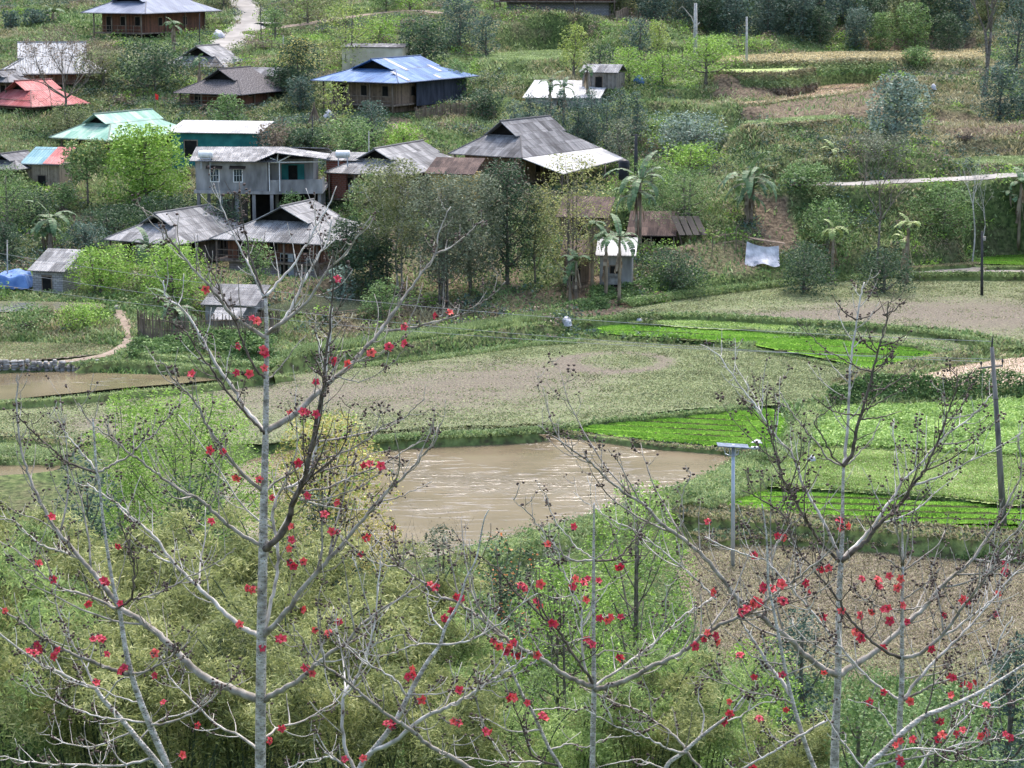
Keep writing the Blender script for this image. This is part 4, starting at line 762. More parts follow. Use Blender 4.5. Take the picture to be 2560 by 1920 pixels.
def banana(label, px, by, ty, wpx, d, leaf='banana', nleaf=9, stems=2, dead=True, group='banana plants around the village'):
    p = place(px, by, d); dd = p[1]; h = D(px, ty, dd)[2]-p[2]; ll = max(.8, wpx*dd/FP*.55); root = empty('banana_plant', p, rng.uniform(0, 6)); tag(root, label, 'banana plant', group)
    mb = MB(); V = []; DV = []; sh = max(.5, h-ll*.55)
    for s in range(stems):
        f = 1 if s == 0 else rng.uniform(.55, .85); ox, oy = (0, 0) if s == 0 else rng.uniform(-.9, .9, 2); hh = sh*f
        top = np.array([ox*1.25, oy*1.25, hh]); mb.tube(smooth_line([(ox, oy, -.3), (ox*1.05, oy, hh*.5), top], 3), np.linspace(.17, .09, 7)*min(1, h/3+.3), 8)
        for k in range(nleaf if s == 0 else nleaf-2):
            a = k*2.4+rng.uniform(-.3, .3); el = rng.uniform(.15, 1.2) if k else 1.45; l = ll*rng.uniform(.75, 1.15)*f; wd = .2*min(1.6, l)*rng.uniform(.8, 1.1)
            P = []; q = top.copy(); e = el
            for i in range(9):
                P.append(q.copy()); q = q+np.array([math.cos(a)*math.cos(e), math.sin(a)*math.cos(e), math.sin(e)])*l/8; e -= (.2+.08*(k > 0))*rng.uniform(.8, 1.3)
            P = np.array(P); side = np.array([-math.sin(a), math.cos(a), 0])
            prof = [.02, .5, .9, 1., 1., .95, .8, .55, .1]
            for sg in (-1, 1):
                for i in range(8):
                    if rng.random() < .04: continue
                    g = .93
                    for j in (0, 1):           # torn in strips
                        t0 = i+j*.5; t1 = t0+.5*g; A = P[i]+(P[i+1]-P[i])*(j*.5); B = P[i]+(P[i+1]-P[i])*(j*.5+.5*g)
                        w0 = wd*(prof[i]+(prof[i+1]-prof[i])*j*.5); w1 = wd*(prof[i]+(prof[i+1]-prof[i])*(j*.5+.5)); dr = rng.uniform(.05, .45)
                        V.append([A, B, B+side*sg*w1-np.array([0, 0, w1*dr]), A+side*sg*w0-np.array([0, 0, w0*dr])])
            mb.tube(P[:6], np.linspace(.03, .012, 6), 4, mi=0)
        if dead:
            for k in range(5):
                a = rng.uniform(0, 6.28); z = hh*rng.uniform(.55, .95); c = np.array([ox, oy, z]); o = np.array([math.cos(a), math.sin(a), 0])
                for i in range(5):
                    A = c+o*(.15+.05*i)-np.array([0, 0, i*.28*min(1, hh/3)]); B = c+o*(.2+.05*i)-np.array([0, 0, (i+1)*.28*min(1, hh/3)]); sd = np.array([-o[1], o[0], 0])*.13*rng.uniform(.5, 1.2); DV.append([A-sd, A+sd, B+sd, B-sd])
    mb.obj('stem', L['dryleaf'] if dead else M['culm'], root, True); link('leaves', quads_mesh('leaves', np.array(V)), L[leaf], root)
    if DV: link('dead_leaves', quads_mesh('dead_leaves', np.array(DV)), L['dryleaf'], root)
    return root
def copy_tree(o, loc=None, rz=None, s=None, label=None):
    c = o.copy(); COL.objects.link(c)
    if loc is not None: c.location = loc
    if rz is not None: c.rotation_euler = (0, 0, rz)
    if s is not None: c.scale = (s, s, s)
    if label: c['label'] = label
    for ch in list(o.children):
        k = ch.copy(); COL.objects.link(k); k.parent = c
        for g in list(ch.children): q = g.copy(); COL.objects.link(q); q.parent = k
    return c
def bamboo_proto(mat, h=10., w=5., nc=22, n=17000, size=.24):
    root = empty('bamboo_clump', (0, 0, 0)); mb = MB(); Cn = []
    for k in range(nc):
        a = rng.uniform(0, 6.28); r = rng.uniform(0, .16)*w; b = np.array([math.cos(a)*r, math.sin(a)*r, -.3]); hh = h*rng.uniform(.72, 1.)
        a2 = a+rng.normal(0, .5); o = rng.uniform(.12, .5)*w; P = [b, b+np.array([math.cos(a2)*o*.12, math.sin(a2)*o*.12, hh*.45]), b+np.array([math.cos(a2)*o*.45, math.sin(a2)*o*.45, hh*.82]), b+np.array([math.cos(a2)*o, math.sin(a2)*o, hh*.97]), b+np.array([math.cos(a2)*o*1.35, math.sin(a2)*o*1.35, hh*.9])]
        P = smooth_line(P, 5); mb.tube(P, np.linspace(.045, .008, len(P)), 5)
        m = n//nc; t = rng.beta(1.7, 1.1, m)*.82+.18; i = np.clip(t*(len(P)-1), 0, len(P)-1.01); j = i.astype(int); q = P[j]+(P[j+1]-P[j])*(i-j)[:, None]
        br = rng.integers(0, 60, m); aa = br*2.399; rr = rng.uniform(.1, 1, m)*w*.17*(1.2-.5*t); q = q+np.stack([np.cos(aa)*rr, np.sin(aa)*rr, .15-rr*.35+rng.normal(0, .1, m)], -1); Cn.append(q)
    mb.obj('culms', M['culm'], root, True); V = leaves(np.vstack(Cn), size, .17, .55, .6); link('foliage', quads_mesh('foliage', V), L[mat], root); return root
# ---------------------------------------------------------------- roads and paths draped on the ground
def ribbon(name, key, mat, off=.06):
    Q, Z = RQ[key]; T_ = np.gradient(Q[:, :2], axis=0); T_ /= np.linalg.norm(T_, axis=1)[:, None]; Nn = np.stack([-T_[:, 1], T_[:, 0]], -1); c = 5; vs = []
    for i, q in enumerate(Q):
        for k in range(c):
            s = -1+2*k/(c-1); x, y = q[:2]+Nn[i]*q[2]*s*(1+.08*math.sin(i*1.7+k)); vs.append((x, y, Z[i]+off-(.05 if abs(s) == 1 else 0)))
    mb = MB().add(vs, [(i*c+k, i*c+k+1, (i+1)*c+k+1, (i+1)*c+k) for i in range(len(Q)-1) for k in range(c-1)]); return tag(mb.obj(name, mat, smooth=True), kind='structure')
M['road'] = noisemat('pale_concrete_road', (.20, .19, .175), (.31, .295, .275), .5, .9, .1)
M['dirt'] = noisemat('dirt_path', (.15, .115, .085), (.27, .22, .175), 1.5, .95, .4, .04)
# ---------------------------------------------------------------- poles, wires, small things
def pole(name, label, px, by, ty, r, mat='polecon', cat='utility pole', d=None, arm=None, group=None, ltx=0, rb=1.3):
    p = place(px, by, d); dd = p[1]; top = D(px+ltx, ty, dd); root = empty(name, p); tag(root, label, cat, group); h = top[2]-p[2]; tx = top[0]-p[0]
    MB().tube([(0, 0, -.5), (tx*.5, 0, h*.5), (tx, 0, h)], [r*rb, r*1.1, r*.8], 10).obj('shaft', M[mat], root, True); return root, h, tx, p
r, h, tx, pn = pole('utility_pole', 'tall concrete utility pole with one crossarm at the right edge, among the seedling beds', 2512, 1330, 868, .13, d=None, ltx=-32, rb=1.5)
a = MB(); hz = h-1.05
a.tube([(tx-.55, 0, hz-.04), (tx+.6, 0, hz+.1)], .05, 6).obj('crossarm', M['polecon'], r); ins = []
for x, z in ((-.52, .0), (.57, .12)):
    b = MB(); b.tube([(tx+x, 0, hz), (tx+x, 0, hz+z+.12), (tx+x, 0, hz+.18+z), (tx+x, 0, hz+.3+z)], [.02, .03, .065, .04], 8); b.obj('insulator', M['poledark'], r); ins.append(pn+np.array([tx+x, 0, hz+.3+z]))
MB().tube([(tx, 0, h-.02), (tx, 0, h+.25), (tx+.02, 0, h+.6)], [.05, .05, .015], 6).obj('top_insulator', M['poledark'], r); ins.append(pn+np.array([tx, 0, h+.3]))
for z in (.35, .55, .72):
    MB().tube([(tx*z, 0, h*z), (tx*z, 0, h*z+.06)], .165, 10).obj('band', M['polecon'], r)
r, h, tx, pf = pole('utility_pole', 'dark slim pole standing alone in the far right ploughed field', 2455, 742, 578, .10, 'poledark')
for k in range(3): MB().tube([(0, 0, h-.5-.12*k), (0, 0, h-.46-.12*k)], .13, 8).obj('band', M['palebark'], r)
r, h, tx, p = pole('utility_pole', 'dark square pole rising beside the white canopy of the largest house', 1590, 450, 335, .16, 'poledark', d=206)
MB().box(-.5, .5, -.03, .03, h-.15, h-.08).obj('crossarm', M['poledark'], r)
for x in (-.42, 0, .42): MB().tube([(x, 0, h-.1), (x, 0, h+.08)], .04, 6).obj('insulator', M['poledark'], r)
pole('utility_pole', 'pale concrete pole standing on the tan upper terrace', 1867, 150, 42, .13, 'palebark', d=252)
r, h, tx, p = pole('lopped_tree', 'pale lopped trunk with two short stubs behind the lime-green trees, upper right', 1739, 110, 8, .22, 'palebark', 'tree', d=258)
MB().tube([(0, 0, h*.55), (-.5, 0, h*.75), (-1.6, 0, h*.95), (-2.3, 0, h*.85)], [.09, .06, .03, .01], 5).obj('branch', M['palebark'], r); MB().tube([(0, 0, h*.6), (.45, 0, h*.66)], [.1, .07], 5).obj('branch', M['palebark'], r)
pole('utility_pole', 'thin dark pole in the shrubs right of the teal annex', 781, 372, 290, .07, 'poledark', d=211)
pole('wooden_post', 'thin pale post behind the middle brown roof', 922, 392, 327, .045, 'palebark', 'post', d=206)
pole('wooden_post', 'thin bamboo pole by the blue tarp at left', 18, 700, 600, .05, 'palebark', 'post', d=173)
pole('wooden_post', 'slim dark post beside the concrete road bend', 652, 82, 8, .05, 'poledark', 'post', d=264)
pole('wooden_post', 'slim grey post on the grassy bank below the road', 708, 115, 88, .045, 'palebark', 'post', d=258)
pole('wooden_post', 'slim dark mast at the right corner of the stilt house by the road', 499, 108, 34, .06, 'poledark', 'post', d=261)
M['panel'] = noisemat('solar_panel', (.08, .10, .14), (.16, .20, .26), 4, .7, 0)
# solar lamp
p = place(1833, 1372, 108); r = empty('street_lamp', p); tag(r, 'grey steel lamp post with flat solar panel in front of the pond corner', 'street lamp'); h = D(1828, 1112, p[1])[2]-p[2]; tx = -.1
MB().tube([(0, 0, -.4), (tx*.5, 0, h*.5), (tx, 0, h)], [.11, .1, .085], 12).obj('pole', M['steel'], r, True)
b = MB()
for x, y in ((-.75, .3), (-.35, -.35), (.55, .3), (.2, -.35)): b.tube([(tx, 0, h-.62), (tx+x*.5, y*.5, h-.5), (tx+x*.62, y*.7, h-.08)], .035, 5)
b.obj('bracket', M['steel'], r); MB().add([(tx-.8, -.35, h-.02), (tx+.75, -.45, h-.1), (tx+.75, .3, h-.08), (tx-.8, .4, h), (tx-.8, -.35, h+.02), (tx+.75, -.45, h-.06), (tx+.75, .3, h-.04), (tx-.8, .4, h+.04)], [(0, 3, 2, 1), (4, 5, 6, 7), (0, 1, 5, 4), (1, 2, 6, 5), (2, 3, 7, 6), (3, 0, 4, 7)]).obj('solar_panel', M['panel'], r)
MB().box(tx+.9, tx+1.35, -.12, .12, h-.2, h-.1).obj('lamp_head', M['steel'], r); MB().tube([(tx, 0, h-.3), (tx+.95, 0, h-.15)], .03, 5).obj('arm', M['steel'], r)
# wires
def wire(label, A, B, sag, rad=.013):
    A, B = np.array(A), np.array(B); t = np.linspace(0, 1, 30)[:, None]; P = A*(1-t)+B*t; P[:, 2] -= 4*sag*(t*(1-t))[:, 0]
    o = MB().tube(P, rad, 5).obj('power_line', M['wire']); tag(o, label, 'power line', 'wires over the fields')
for i, (px, py, lb) in enumerate(((-80, 620, 'uppermost thin wire crossing from the left huts to the right-hand pole'), (-80, 662, 'middle thin wire crossing over the fields to the pole crossarm'), (-80, 700, 'lowest thin wire crossing over the fields to the pole crossarm'))):
    wire(lb, D(px, py, 172-i), ins[[2, 0, 1][i]], 1.1)
# flag, sacks, rubbish, stones
p = place(390, 330, 226); r = empty('flag', p); tag(r, 'small plain red flag on a pole left of the shingle roof', 'flag'); hz = D(390, 233, p[1])[2]-p[2]
MB().tube([(0, 0, 0), (0, 0, hz)], .035, 5).obj('flag_pole', M['wood'], r); MB().add([(0, 0, hz), (.35, .1, hz-.2), (.3, .05, hz-.7), (0, 0, hz-.6), (0, .02, hz), (.35, .12, hz-.2), (.3, .07, hz-.7), (0, .02, hz-.6)], [(0, 1, 2, 3), (7, 6, 5, 4), (0, 4, 5, 1), (1, 5, 6, 2), (2, 6, 7, 3)]).obj('cloth', M['flag'], r)
def blob(name, label, cat, px, py, w, h, mat, d=None, group=None, sq=1., noise=.25):
    p = place(px, py, d); k = p[1]/FP; a, b = w*k/2, h*k; mb = MB(); n, m = 10, 6; vs = []
    for j in range(m+1):
        f = j/m*math.pi/2*1.0
        for i in range(n):
            t = 6.283*i/n; q = 1+rng.uniform(-noise, noise); vs.append((p[0]+a*math.cos(t)*math.cos(f*.98)*q, p[1]+a*sq*math.sin(t)*math.cos(f*.98)*q, p[2]-.1+b*1.1*math.sin(f)*(1+rng.uniform(-noise, noise)*.5)))
    fs = [(j*n+i, j*n+(i+1) % n, (j+1)*n+(i+1) % n, (j+1)*n+i) for j in range(m) for i in range(n)]+[tuple(m*n+i for i in range(n))]
    o = mb.add(vs, fs).obj(name, M[mat], None, True); return tag(o, label, cat, group)
for a in (('sack', 'crumpled white sack draped at the end of the grass rice bank', 1416, 812, 28, 20, 'whitetarp'), ('sack', 'whitish sack on the bund above the long seedling bed', 1598, 808, 22, 14, 'whitetarp'), ('sack', 'white sack standing on the bund below the long seedling bed', 1596, 842, 17, 13, 'whitetarp'),
          ('stone', 'pale stone beside the white sack below the seedling bed', 1560, 841, 12, 7, 'rock'), ('bag', 'white bag at the lower right corner of the striped seedling field', 1893, 1113, 34, 16, 'whitetarp'), ('sack', 'white bundle standing alone on the green bank right of the pond', 2030, 1162, 24, 26, 'whitetarp'),
          ('cloth_bundle', 'small pinkish bundle where the bund meets the big field', 1437, 856, 20, 8, 'cloth'), ('sack', 'white bundle behind the kapok blossoms at the foot of the grass bank', 668, 890, 16, 20, 'whitetarp'), ('stone', 'large pale boulder at the top of the narrow footpath', 292, 770, 18, 10, 'rock'),
          ('blue_tub', 'blue water tub by the little field hut', 1597, 214, 32, 24, 'bluetarp'),
          ('sack_heap', 'white sheet beside the blue roofed stilt house', 822, 293, 26, 18, 'whitetarp'), ('sheet', 'pale yellow and white sheets piled right of the stilt house by the road', 545, 96, 30, 20, 'whitetarp'), ('sack', 'two white sacks on the slope at the upper right', 2334, 222, 14, 12, 'whitetarp')):
    blob(*a[:2], a[0].replace('_', ' '), *a[2:6], a[6], noise=.3 if a[6] != 'rock' else .15)
p = place(1915, 606, 187.5); r = empty('board_stack', p); tag(r, 'weathered boards and pole laid over the white tarpaulin shelter', 'boards'); z = float(T(p[0], 186))+2.1-p[2]
for k in range(4): MB().add([(x, y+dy, z+zz+dz) for dz in (0, .05) for (x, y, zz, dy) in ((-1.4, -.4+k*.3, .1, 0), (1.6, -.5+k*.3, -.35, 0), (1.6, -.5+k*.3, -.35, .25), (-1.4, -.4+k*.3, .1, .25))], [(0, 3, 2, 1), (4, 5, 6, 7), (0, 1, 5, 4), (1, 2, 6, 5), (2, 3, 7, 6), (3, 0, 4, 7)]).obj('board', M['wood'], r)
# stakes and fences
def fence(label, pts, h, n, mat='wood', rail=True, dense=0, d=None, cat='fence', net=None):
    P = [place(a, b, d) for a, b in pts]; Q = smooth_line(np.array(P), 8); c = P[0]; r = empty('fence', c); tag(r, label, cat); S = np.linspace(0, len(Q)-1.01, n); mb = MB()
    for s in S:
        i = int(s); q = Q[i]+(Q[i+1]-Q[i])*(s-i)-c; q[2] = float(T(q[0]+c[0], q[1]+c[1]))-c[2]; hh = h*rng.uniform(.8, 1.15); o = MB().tube([q-(0, 0, .3), q+(rng.normal(0, .04), rng.normal(0, .04), hh)], .035, 5)
        if n <= 40: o.obj('stake', M[mat], r)
        else: mb.v, mb.f, mb.uv, mb.mi = mb.v+o.v, mb.f+[[k+len(mb.v) for k in f] for f in o.f], mb.uv+o.uv, mb.mi+o.mi
    if mb.v: mb.obj('palings', M[mat], r)
    Z = np.array([[q[0]-c[0], q[1]-c[1], float(T(q[0], q[1]))-c[2]] for q in Q])
    if rail:
        for f in (.45, .8): MB().tube(Z+(0, 0, h*f), .03, 4).obj('rail', M[mat], r)
    if net:
        nb = MB(); m = len(Z); nb.add([tuple(z+(0, y, -.1)) for y in (0, .03) for z in Z]+[tuple(z+(0, y, h*.85)) for y in (0, .03) for z in Z], [(i, i+1, 2*m+i+1, 2*m+i) for i in range(m-1)]+[(m+i, m+i+1, 3*m+i+1, 3*m+i) for i in range(m-1)]+[(2*m+i, 2*m+i+1, 3*m+i+1, 3*m+i) for i in range(m-1)]); nb.obj('netting' if net == 'blacknet' else 'panel', M['wood'] if net != 'blacknet' else M[net], r)
    return r
fence('dense paling fence under the black netting of the blue roofed house', [(1040, 300), (1100, 292), (1165, 286), (1240, 292)], 1.2, 110)
fence('grey net and bamboo fence round the yard behind the left footpath', [(345, 838), (370, 845), (430, 852), (520, 850), (640, 846), (700, 838)], 1.7, 120, mat='wood')
fence('brushwood paling fence at the far end of the top right house', [(1540, 55), (1600, 52), (1645, 52)], 1.6, 24, net='greyplank')
fence('crooked pole fence beside the animal shed', [(1780, 640), (1840, 628), (1870, 640)], 1.9, 5)
fence('low log rail along the dark village pond', [(780, 800), (860, 792), (960, 786)], .5, 6)
fence('bamboo rails in front of the tall trunks', [(1000, 780), (1060, 765), (1120, 755)], .7, 7)
fence('spaced thin stakes on the green slope left of the yellow-flowering tree', [(640, 130), (680, 128), (715, 132)], 1.1, 5)
r = empty('stake_stack', place(786, 298, 221)); tag(r, 'cone of leaning poles at the left foot of the blue roofed house', 'pole stack')
for k in range(16):
    a = k*.393; MB().tube([(math.cos(a)*.75, math.sin(a)*.75, -.1), (math.cos(a)*-.06, math.sin(a)*-.06, 2.0+.25*rng.random())], .035, 5).obj('stake', M['wood'], r)
for lb, px, py, n, s in (('heap of broken branches on the brown dirt below the small white hut', 1490, 765, 60, 1.3), ('dark brush pile on the bare slope at far right', 2408, 350, 45, .9)):
    p = place(px, py); mb = MB()
    for k in range(n):
        q = p+np.array([rng.normal(0, s*.6), rng.normal(0, s*.4), rng.uniform(0, .35)]); dv = rng.normal(size=3)*(1, 1, .3); dv = dv/np.linalg.norm(dv)*s*.5; mb.tube([q-dv, q+rng.normal(0, .08, 3), q+dv], .025, 4)
    tag(mb.obj('brush_pile', M['darkbark' if s < 1 else 'wood']), lb, 'brush pile')
# stone retaining walls
def stonewall(label, pts, h, th=.45):
    P = smooth_line(np.array([place(a, b) for a, b in pts]), 6); L_ = np.concatenate([[0], np.cumsum(np.linalg.norm(np.diff(P[:, :2], axis=0), axis=1))]); mb = MB(); s = 0
    while s < L_[-1]:
        w = rng.uniform(.25, .6); 
        x = np.interp(s+w/2, L_, P[:, 0]); y = np.interp(s+w/2, L_, P[:, 1]); z = np.interp(s+w/2, L_, P[:, 2]); k = 0.; 
        while k < h:
            hh = rng.uniform(.14, .28); c = np.array([x+rng.normal(0, .05), y+rng.normal(0, .05), z-.15+k]); vs = []
            for zz in (0, .5, 1):
                for i in range(6): t = 1.047*i; f = .5*(1 if zz == .5 else .75)*rng.uniform(.85, 1.15); vs.append((c[0]+math.cos(t)*w*f, c[1]+math.sin(t)*th*f, c[2]+hh*zz*1.05))
            mb.add(vs, [(j*6+i, j*6+(i+1) % 6, (j+1)*6+(i+1) % 6, (j+1)*6+i) for j in (0, 1) for i in range(6)]+[tuple(12+i for i in range(6))]); k += hh*.95
        s += w*.9
    tag(mb.obj('stone_wall', M['rock']), label, 'stone wall')
stonewall('dry stone wall between the left ploughed strip and the brown pond', [(-40, 925), (0, 924), (120, 924), (260, 928)], .65)
stonewall('dark stone edging along the lower side of the left brown pond', [(-40, 1004), (150, 990), (300, 974), (480, 958), (620, 946)], .3)

def tarp(name, label, px, py, w, h, mat, dep, fr, d=None):
    """cloth thrown over a low frame: flat sagging top, folded skirt"""
    p = place(px, py, d); k = p[1]/FP; W_, H_ = w*k, h*k; n = 26; vs = []
    for j in range(n+1):
        for i in range(n+1):
            u, v = -1+2*i/n, -1+2*j/n; a, b = abs(u), abs(v); m = max(a, b); f = 1-max(0, (m-.72)/.28)**1.3
            x = u*W_/2*(1 if m < .72 else 1+.05*math.sin(9*(u+v))); y = v*dep/2; z = H_*f*(.82+fr*v*.18+.07*math.sin(5*u+2*v)-.10*(1-u*u)*(1-v*v))+.06*(vnoise(u*5, v*5, 1, 3)-.5)
            if m > .9: z += .05*math.sin(14*math.atan2(v, u))
            vs.append((p[0]+x, p[1]+y, p[2]-.05+z))
    o = MB().add(vs, [(j*(n+1)+i, j*(n+1)+i+1, (j+1)*(n+1)+i+1, (j+1)*(n+1)+i) for j in range(n) for i in range(n)]).obj(name, M[mat], None, True); return tag(o, label, 'tarpaulin')
tarp('tarpaulin', 'blue tarpaulin draped over a low frame left of the brick hut', 36, 716, 86, 46, 'bluetarp', 2.6, .6)
p = place(1912, 668, 186); mb = MB(); n = 24; vs = []
for j in range(n+1):
    for i in range(n+1):
        u, v = i/n, j/n; vs.append((p[0]-1.5+2.7*u-.25*v*(1-u), p[1]+.5-1.0*v**1.3+.09*math.sin(13*u+3*v)*v+.1*(vnoise(u*6, v*4, 1, 2)-.5), p[2]+(2.0-.35*u-.25*math.sin(3.1*u))*(1-v*(.93+.1*math.sin(9*u)))-.1*math.sin(u*3.1)*math.sin(v*3.1)))
tag(mb.add(vs, [(j*(n+1)+i, j*(n+1)+i+1, (j+1)*(n+1)+i+1, (j+1)*(n+1)+i) for j in range(n) for i in range(n)]).obj('tarpaulin', M['whitetarp'], None, True), 'white tarpaulin hung under old boards right of the animal shed', 'tarpaulin')
# ---------------------------------------------------------------- vegetation: (name, label, px, base, top, width, distance)
t = tree
bare_tree('bare_tree', 'wide bare brown tree in front of the white roofed house at left', 165, 335, 75, 300, 226, 'bark', 'brown', 3000, .2, lev=5, tr=.15, stem=.25, nb=6, spread=1.6)
t('tree', 'dense dark round tree between the white roof and the shingle roof', 390, 300, 112, 190, 238, 'dark', n=5200, size=.3, nl=22, cb=.1)
t('tree', 'olive brownish tree left of the dense dark tree, behind the red roof', 262, 300, 125, 130, 240, 'olive', n=2600, size=.26, nl=16)
t('tree', 'large bright green compound-leaved tree in front of the green roofed house', 368, 570, 318, 205, 203, 'lime', n=6500, size=.3, nl=26, cb=.12, tr=.2, lump=.34, aspect=.6, flat=.35)
t('tree', 'olive-yellow topped tree with slender trunk below the lean-to shed', 222, 560, 352, 130, 202, 'mid', n=3000, size=.26, nl=16, cb=.5, tr=.11, extra=(L['blossom'], 500, .22, 'young_leaves'))
t('tree', 'soft feathery blue-green tree at the left edge above the banana plants', 25, 650, 415, 150, 192, 'mid', n=5200, size=.2, nl=20, cb=.1, aspect=.25, droop=.3)
t('tree', 'spring-green garden tree right of the brick hut', 262, 775, 622, 175, 172, 'lime', n=4200, size=.22, nl=20, cb=.25, tr=.12, trunks=2)
t('tree', 'rounded spring-green garden tree in front of the broad grey roof', 435, 770, 612, 190, 170, 'lime', n=4800, size=.22, nl=22, cb=.15, tr=.12, trunks=2)
t('tree', 'longan tree with a cap of yellow blossom left of the blue roof', 746, 300, 98, 108, 236, 'dark', n=3800, size=.26, nl=16, cb=.15, extra=(L['gold'], 700, .24, 'blossom'))
t('tree', 'tall airy yellow-green tree behind the blue roof', 872, 200, 6, 170, 248, 'yellowlime', n=2400, size=.24, nl=26, cb=.15, lump=.26, tr=.14, trunks=2)
t('tree', 'airy light green tree right of the tall yellow-green one', 950, 140, 40, 110, 262, 'lime', n=1300, size=.26, nl=14, lump=.3)
t('tree', 'small round green tree beside the road junction', 688, 82, 22, 52, 266, 'mid', n=900, size=.24, cb=.35)
t('tree', 'dark broad evergreen right behind the blue roof ridge', 1062, 185, 48, 128, 250, 'dark', n=3600, size=.3, nl=18, cb=.08)
t('tree', 'tall blue-green tree near the top, right of the dark evergreen', 1150, 165, -10, 105, 262, 'bluegreen', n=3200, size=.28, nl=18, cb=.1)
t('tree', 'slim dark tree next to the tall blue-green tree', 1215, 150, 40, 70, 258, 'bluegreen', n=1500, size=.26, cb=.1)
t('tree', 'small dark tree above the dirt path at the top', 965, 38, -25, 75, 285, 'mid', n=1300, size=.26, cb=.3)
t('tree', 'lime tinted tree at the top, right of the small dark tree', 1025, 50, -20, 70, 285, 'lime', n=900, size=.26)
t('shrub', 'tall blue-green shrub against the left eave of the blue roof', 752, 300, 190, 75, 230, 'bluegreen', n=2000, size=.24, cb=.0, cat='shrub')
t('shrub', 'spindly yellow-green shrub in front of the blue roofed house veranda', 845, 300, 205, 105, 219, 'yellowlime', n=700, size=.2, cb=.1, cat='shrub', lump=.28, trunks=3, tr=.05)
t('shrub', 'dark shrub growing under the veranda of the blue roofed house', 930, 335, 252, 85, 214, 'bluegreen', n=1600, size=.22, cb=.05, cat='shrub')
t('shrub', 'round green shrub in front of the shingle roofed house', 568, 298, 238, 98, 222, 'mid', n=2400, size=.24, cb=.0, cat='shrub', shape='dome')
t('tree', 'bright lime tree on the grassy terrace right of centre top', 1435, 190, 58, 92, 246, 'yellowlime', n=1900, size=.24, nl=18, shape='cone', lump=.4)
t('tree', 'dark tree behind the lime trees at upper centre', 1600, 135, 45, 75, 258, 'bluegreen', n=1500, size=.26, cb=.1)
t('tree', 'small lime tree touching the dark tree at upper centre', 1645, 125, 55, 52, 256, 'yellowlime', n=900, size=.24)
t('tree', 'soft lime tree left of the pale lopped trunk', 1570, 205, 120, 95, 241, 'lime', n=1700, size=.22, cb=.1)
t('tree', 'soft lime tree in the middle of the lime row', 1655, 212, 128, 105, 240, 'lime', n=1900, size=.22, cb=.1)
t('tree', 'widest lime tree with visible brown trunk at the terrace corner', 1770, 205, 92, 150, 240, 'lime', n=2800, size=.24, nl=18, cb=.35, tr=.2, trunks=2, shape='dome')
t('shrub', 'dark low tree behind the small field hut', 1500, 170, 112, 90, 247, 'dark', n=1300, size=.26, cb=.0, cat='shrub')
for i, (px, by, ty, w) in enumerate(((1285,335,250,70),(1325,335,235,62),(1365,338,242,66),(1405,342,228,60),(1442,345,240,62),(1478,350,222,64),(1515,352,236,60),(1550,356,218,66),(1590,356,228,62),(1345,350,280,80),(1470,362,285,90),(1300,345,285,60))):
    t('cypress_shrub', ['first','third','fifth','sixth','eighth','ninth','tenth','eleventh','twelfth','fourth','seventh','second'][i]+' dark conical evergreen from the left in the row behind the largest house', px, by, ty, w, 217+(i % 3)*2, 'bluegreen', cat='shrub', group='dark evergreen shrubs behind the largest house', n=1500, size=.22, cb=.0, shape='cone', tr=.07, nl=12, lump=.55)
t('tree', 'big glossy grey-green tree on the slope above the open shelter', 1722, 418, 290, 185, 217, 'silver', n=3600, size=.3, nl=20, cb=.15)
t('shrub', 'small pale leaved shrub right of the evergreen row', 1548, 350, 296, 85, 212, 'grey', n=1200, size=.24, cb=.0, cat='shrub')
t('tree', 'light green tree in front of the open shelter', 1725, 480, 365, 155, 205, 'lime', n=2600, size=.24, nl=18, cb=.1)
t('tree', 'broad spreading dark green tree leaning over the animal shed', 1712, 580, 425, 215, 194, 'mid', n=6000, size=.2, nl=24, cb=.2, shape='dome', tr=.2, aspect=.35, trunks=2)
t('tree', 'green tree between the white canopy and the spreading dark tree', 1630, 540, 400, 110, 198, 'mid', n=2400, size=.2, cb=.1, aspect=.35)
t('tree', 'open yellow-flowering tree in front of the white canopy', 1432, 740, 388, 200, 178, 'blossom', 'bark', n=4600, size=.19, nl=44, cb=.22, lump=.26, trunks=4, tr=.08)
t('tree', 'tall dense dark evergreen with rusty crown tips before the largest house', 1268, 740, 402, 150, 179, 'dark', n=9000, size=.22, nl=30, cb=.14, tr=.18, lump=.4, shape='round', extra=(L['brown'], 700, .2, 'crown_tips'))
t('tree', 'tall grey-green feathery tree with clustered trunks before the fish pond', 1108, 775, 440, 215, 173, 'grey', 'bark', n=12000, size=.25, nl=46, cb=.25, lump=.32, trunks=4, tr=.11, aspect=.4)
t('tree', 'grey-green tree leaning against the dark evergreen', 1190, 760, 440, 150, 176, 'grey', n=8000, size=.25, nl=30, cb=.15, lump=.38, tr=.1, trunks=2, aspect=.4)
t('tree', 'tall open tree with pale upright stems right of the pale ribbed roof', 985, 765, 402, 210, 176, 'olive', 'palebark', n=9500, size=.24, nl=44, cb=.3, lump=.3, trunks=3, tr=.09, aspect=.4)
t('tree', 'dark tree between the ribbed roof and the pale upright stems', 868, 720, 548, 110, 177, 'dark', n=3200, size=.22, nl=16, cb=.15)
t('tree', 'dark low spreading tree over the fish pond bank', 930, 735, 590, 135, 175, 'dark', n=4200, size=.24, nl=18, cb=.2)
t('shrub', 'round dark shrub below the pond in front of the tall stems', 950, 812, 700, 105, 166, 'mid', n=2200, size=.2, cb=.05, cat='shrub', shape='dome')
t('shrub', 'broad leaved shrub at the right corner of the pale ribbed roof house', 855, 735, 665, 70, 173, 'silver', n=900, size=.3, cb=.0, cat='shrub')
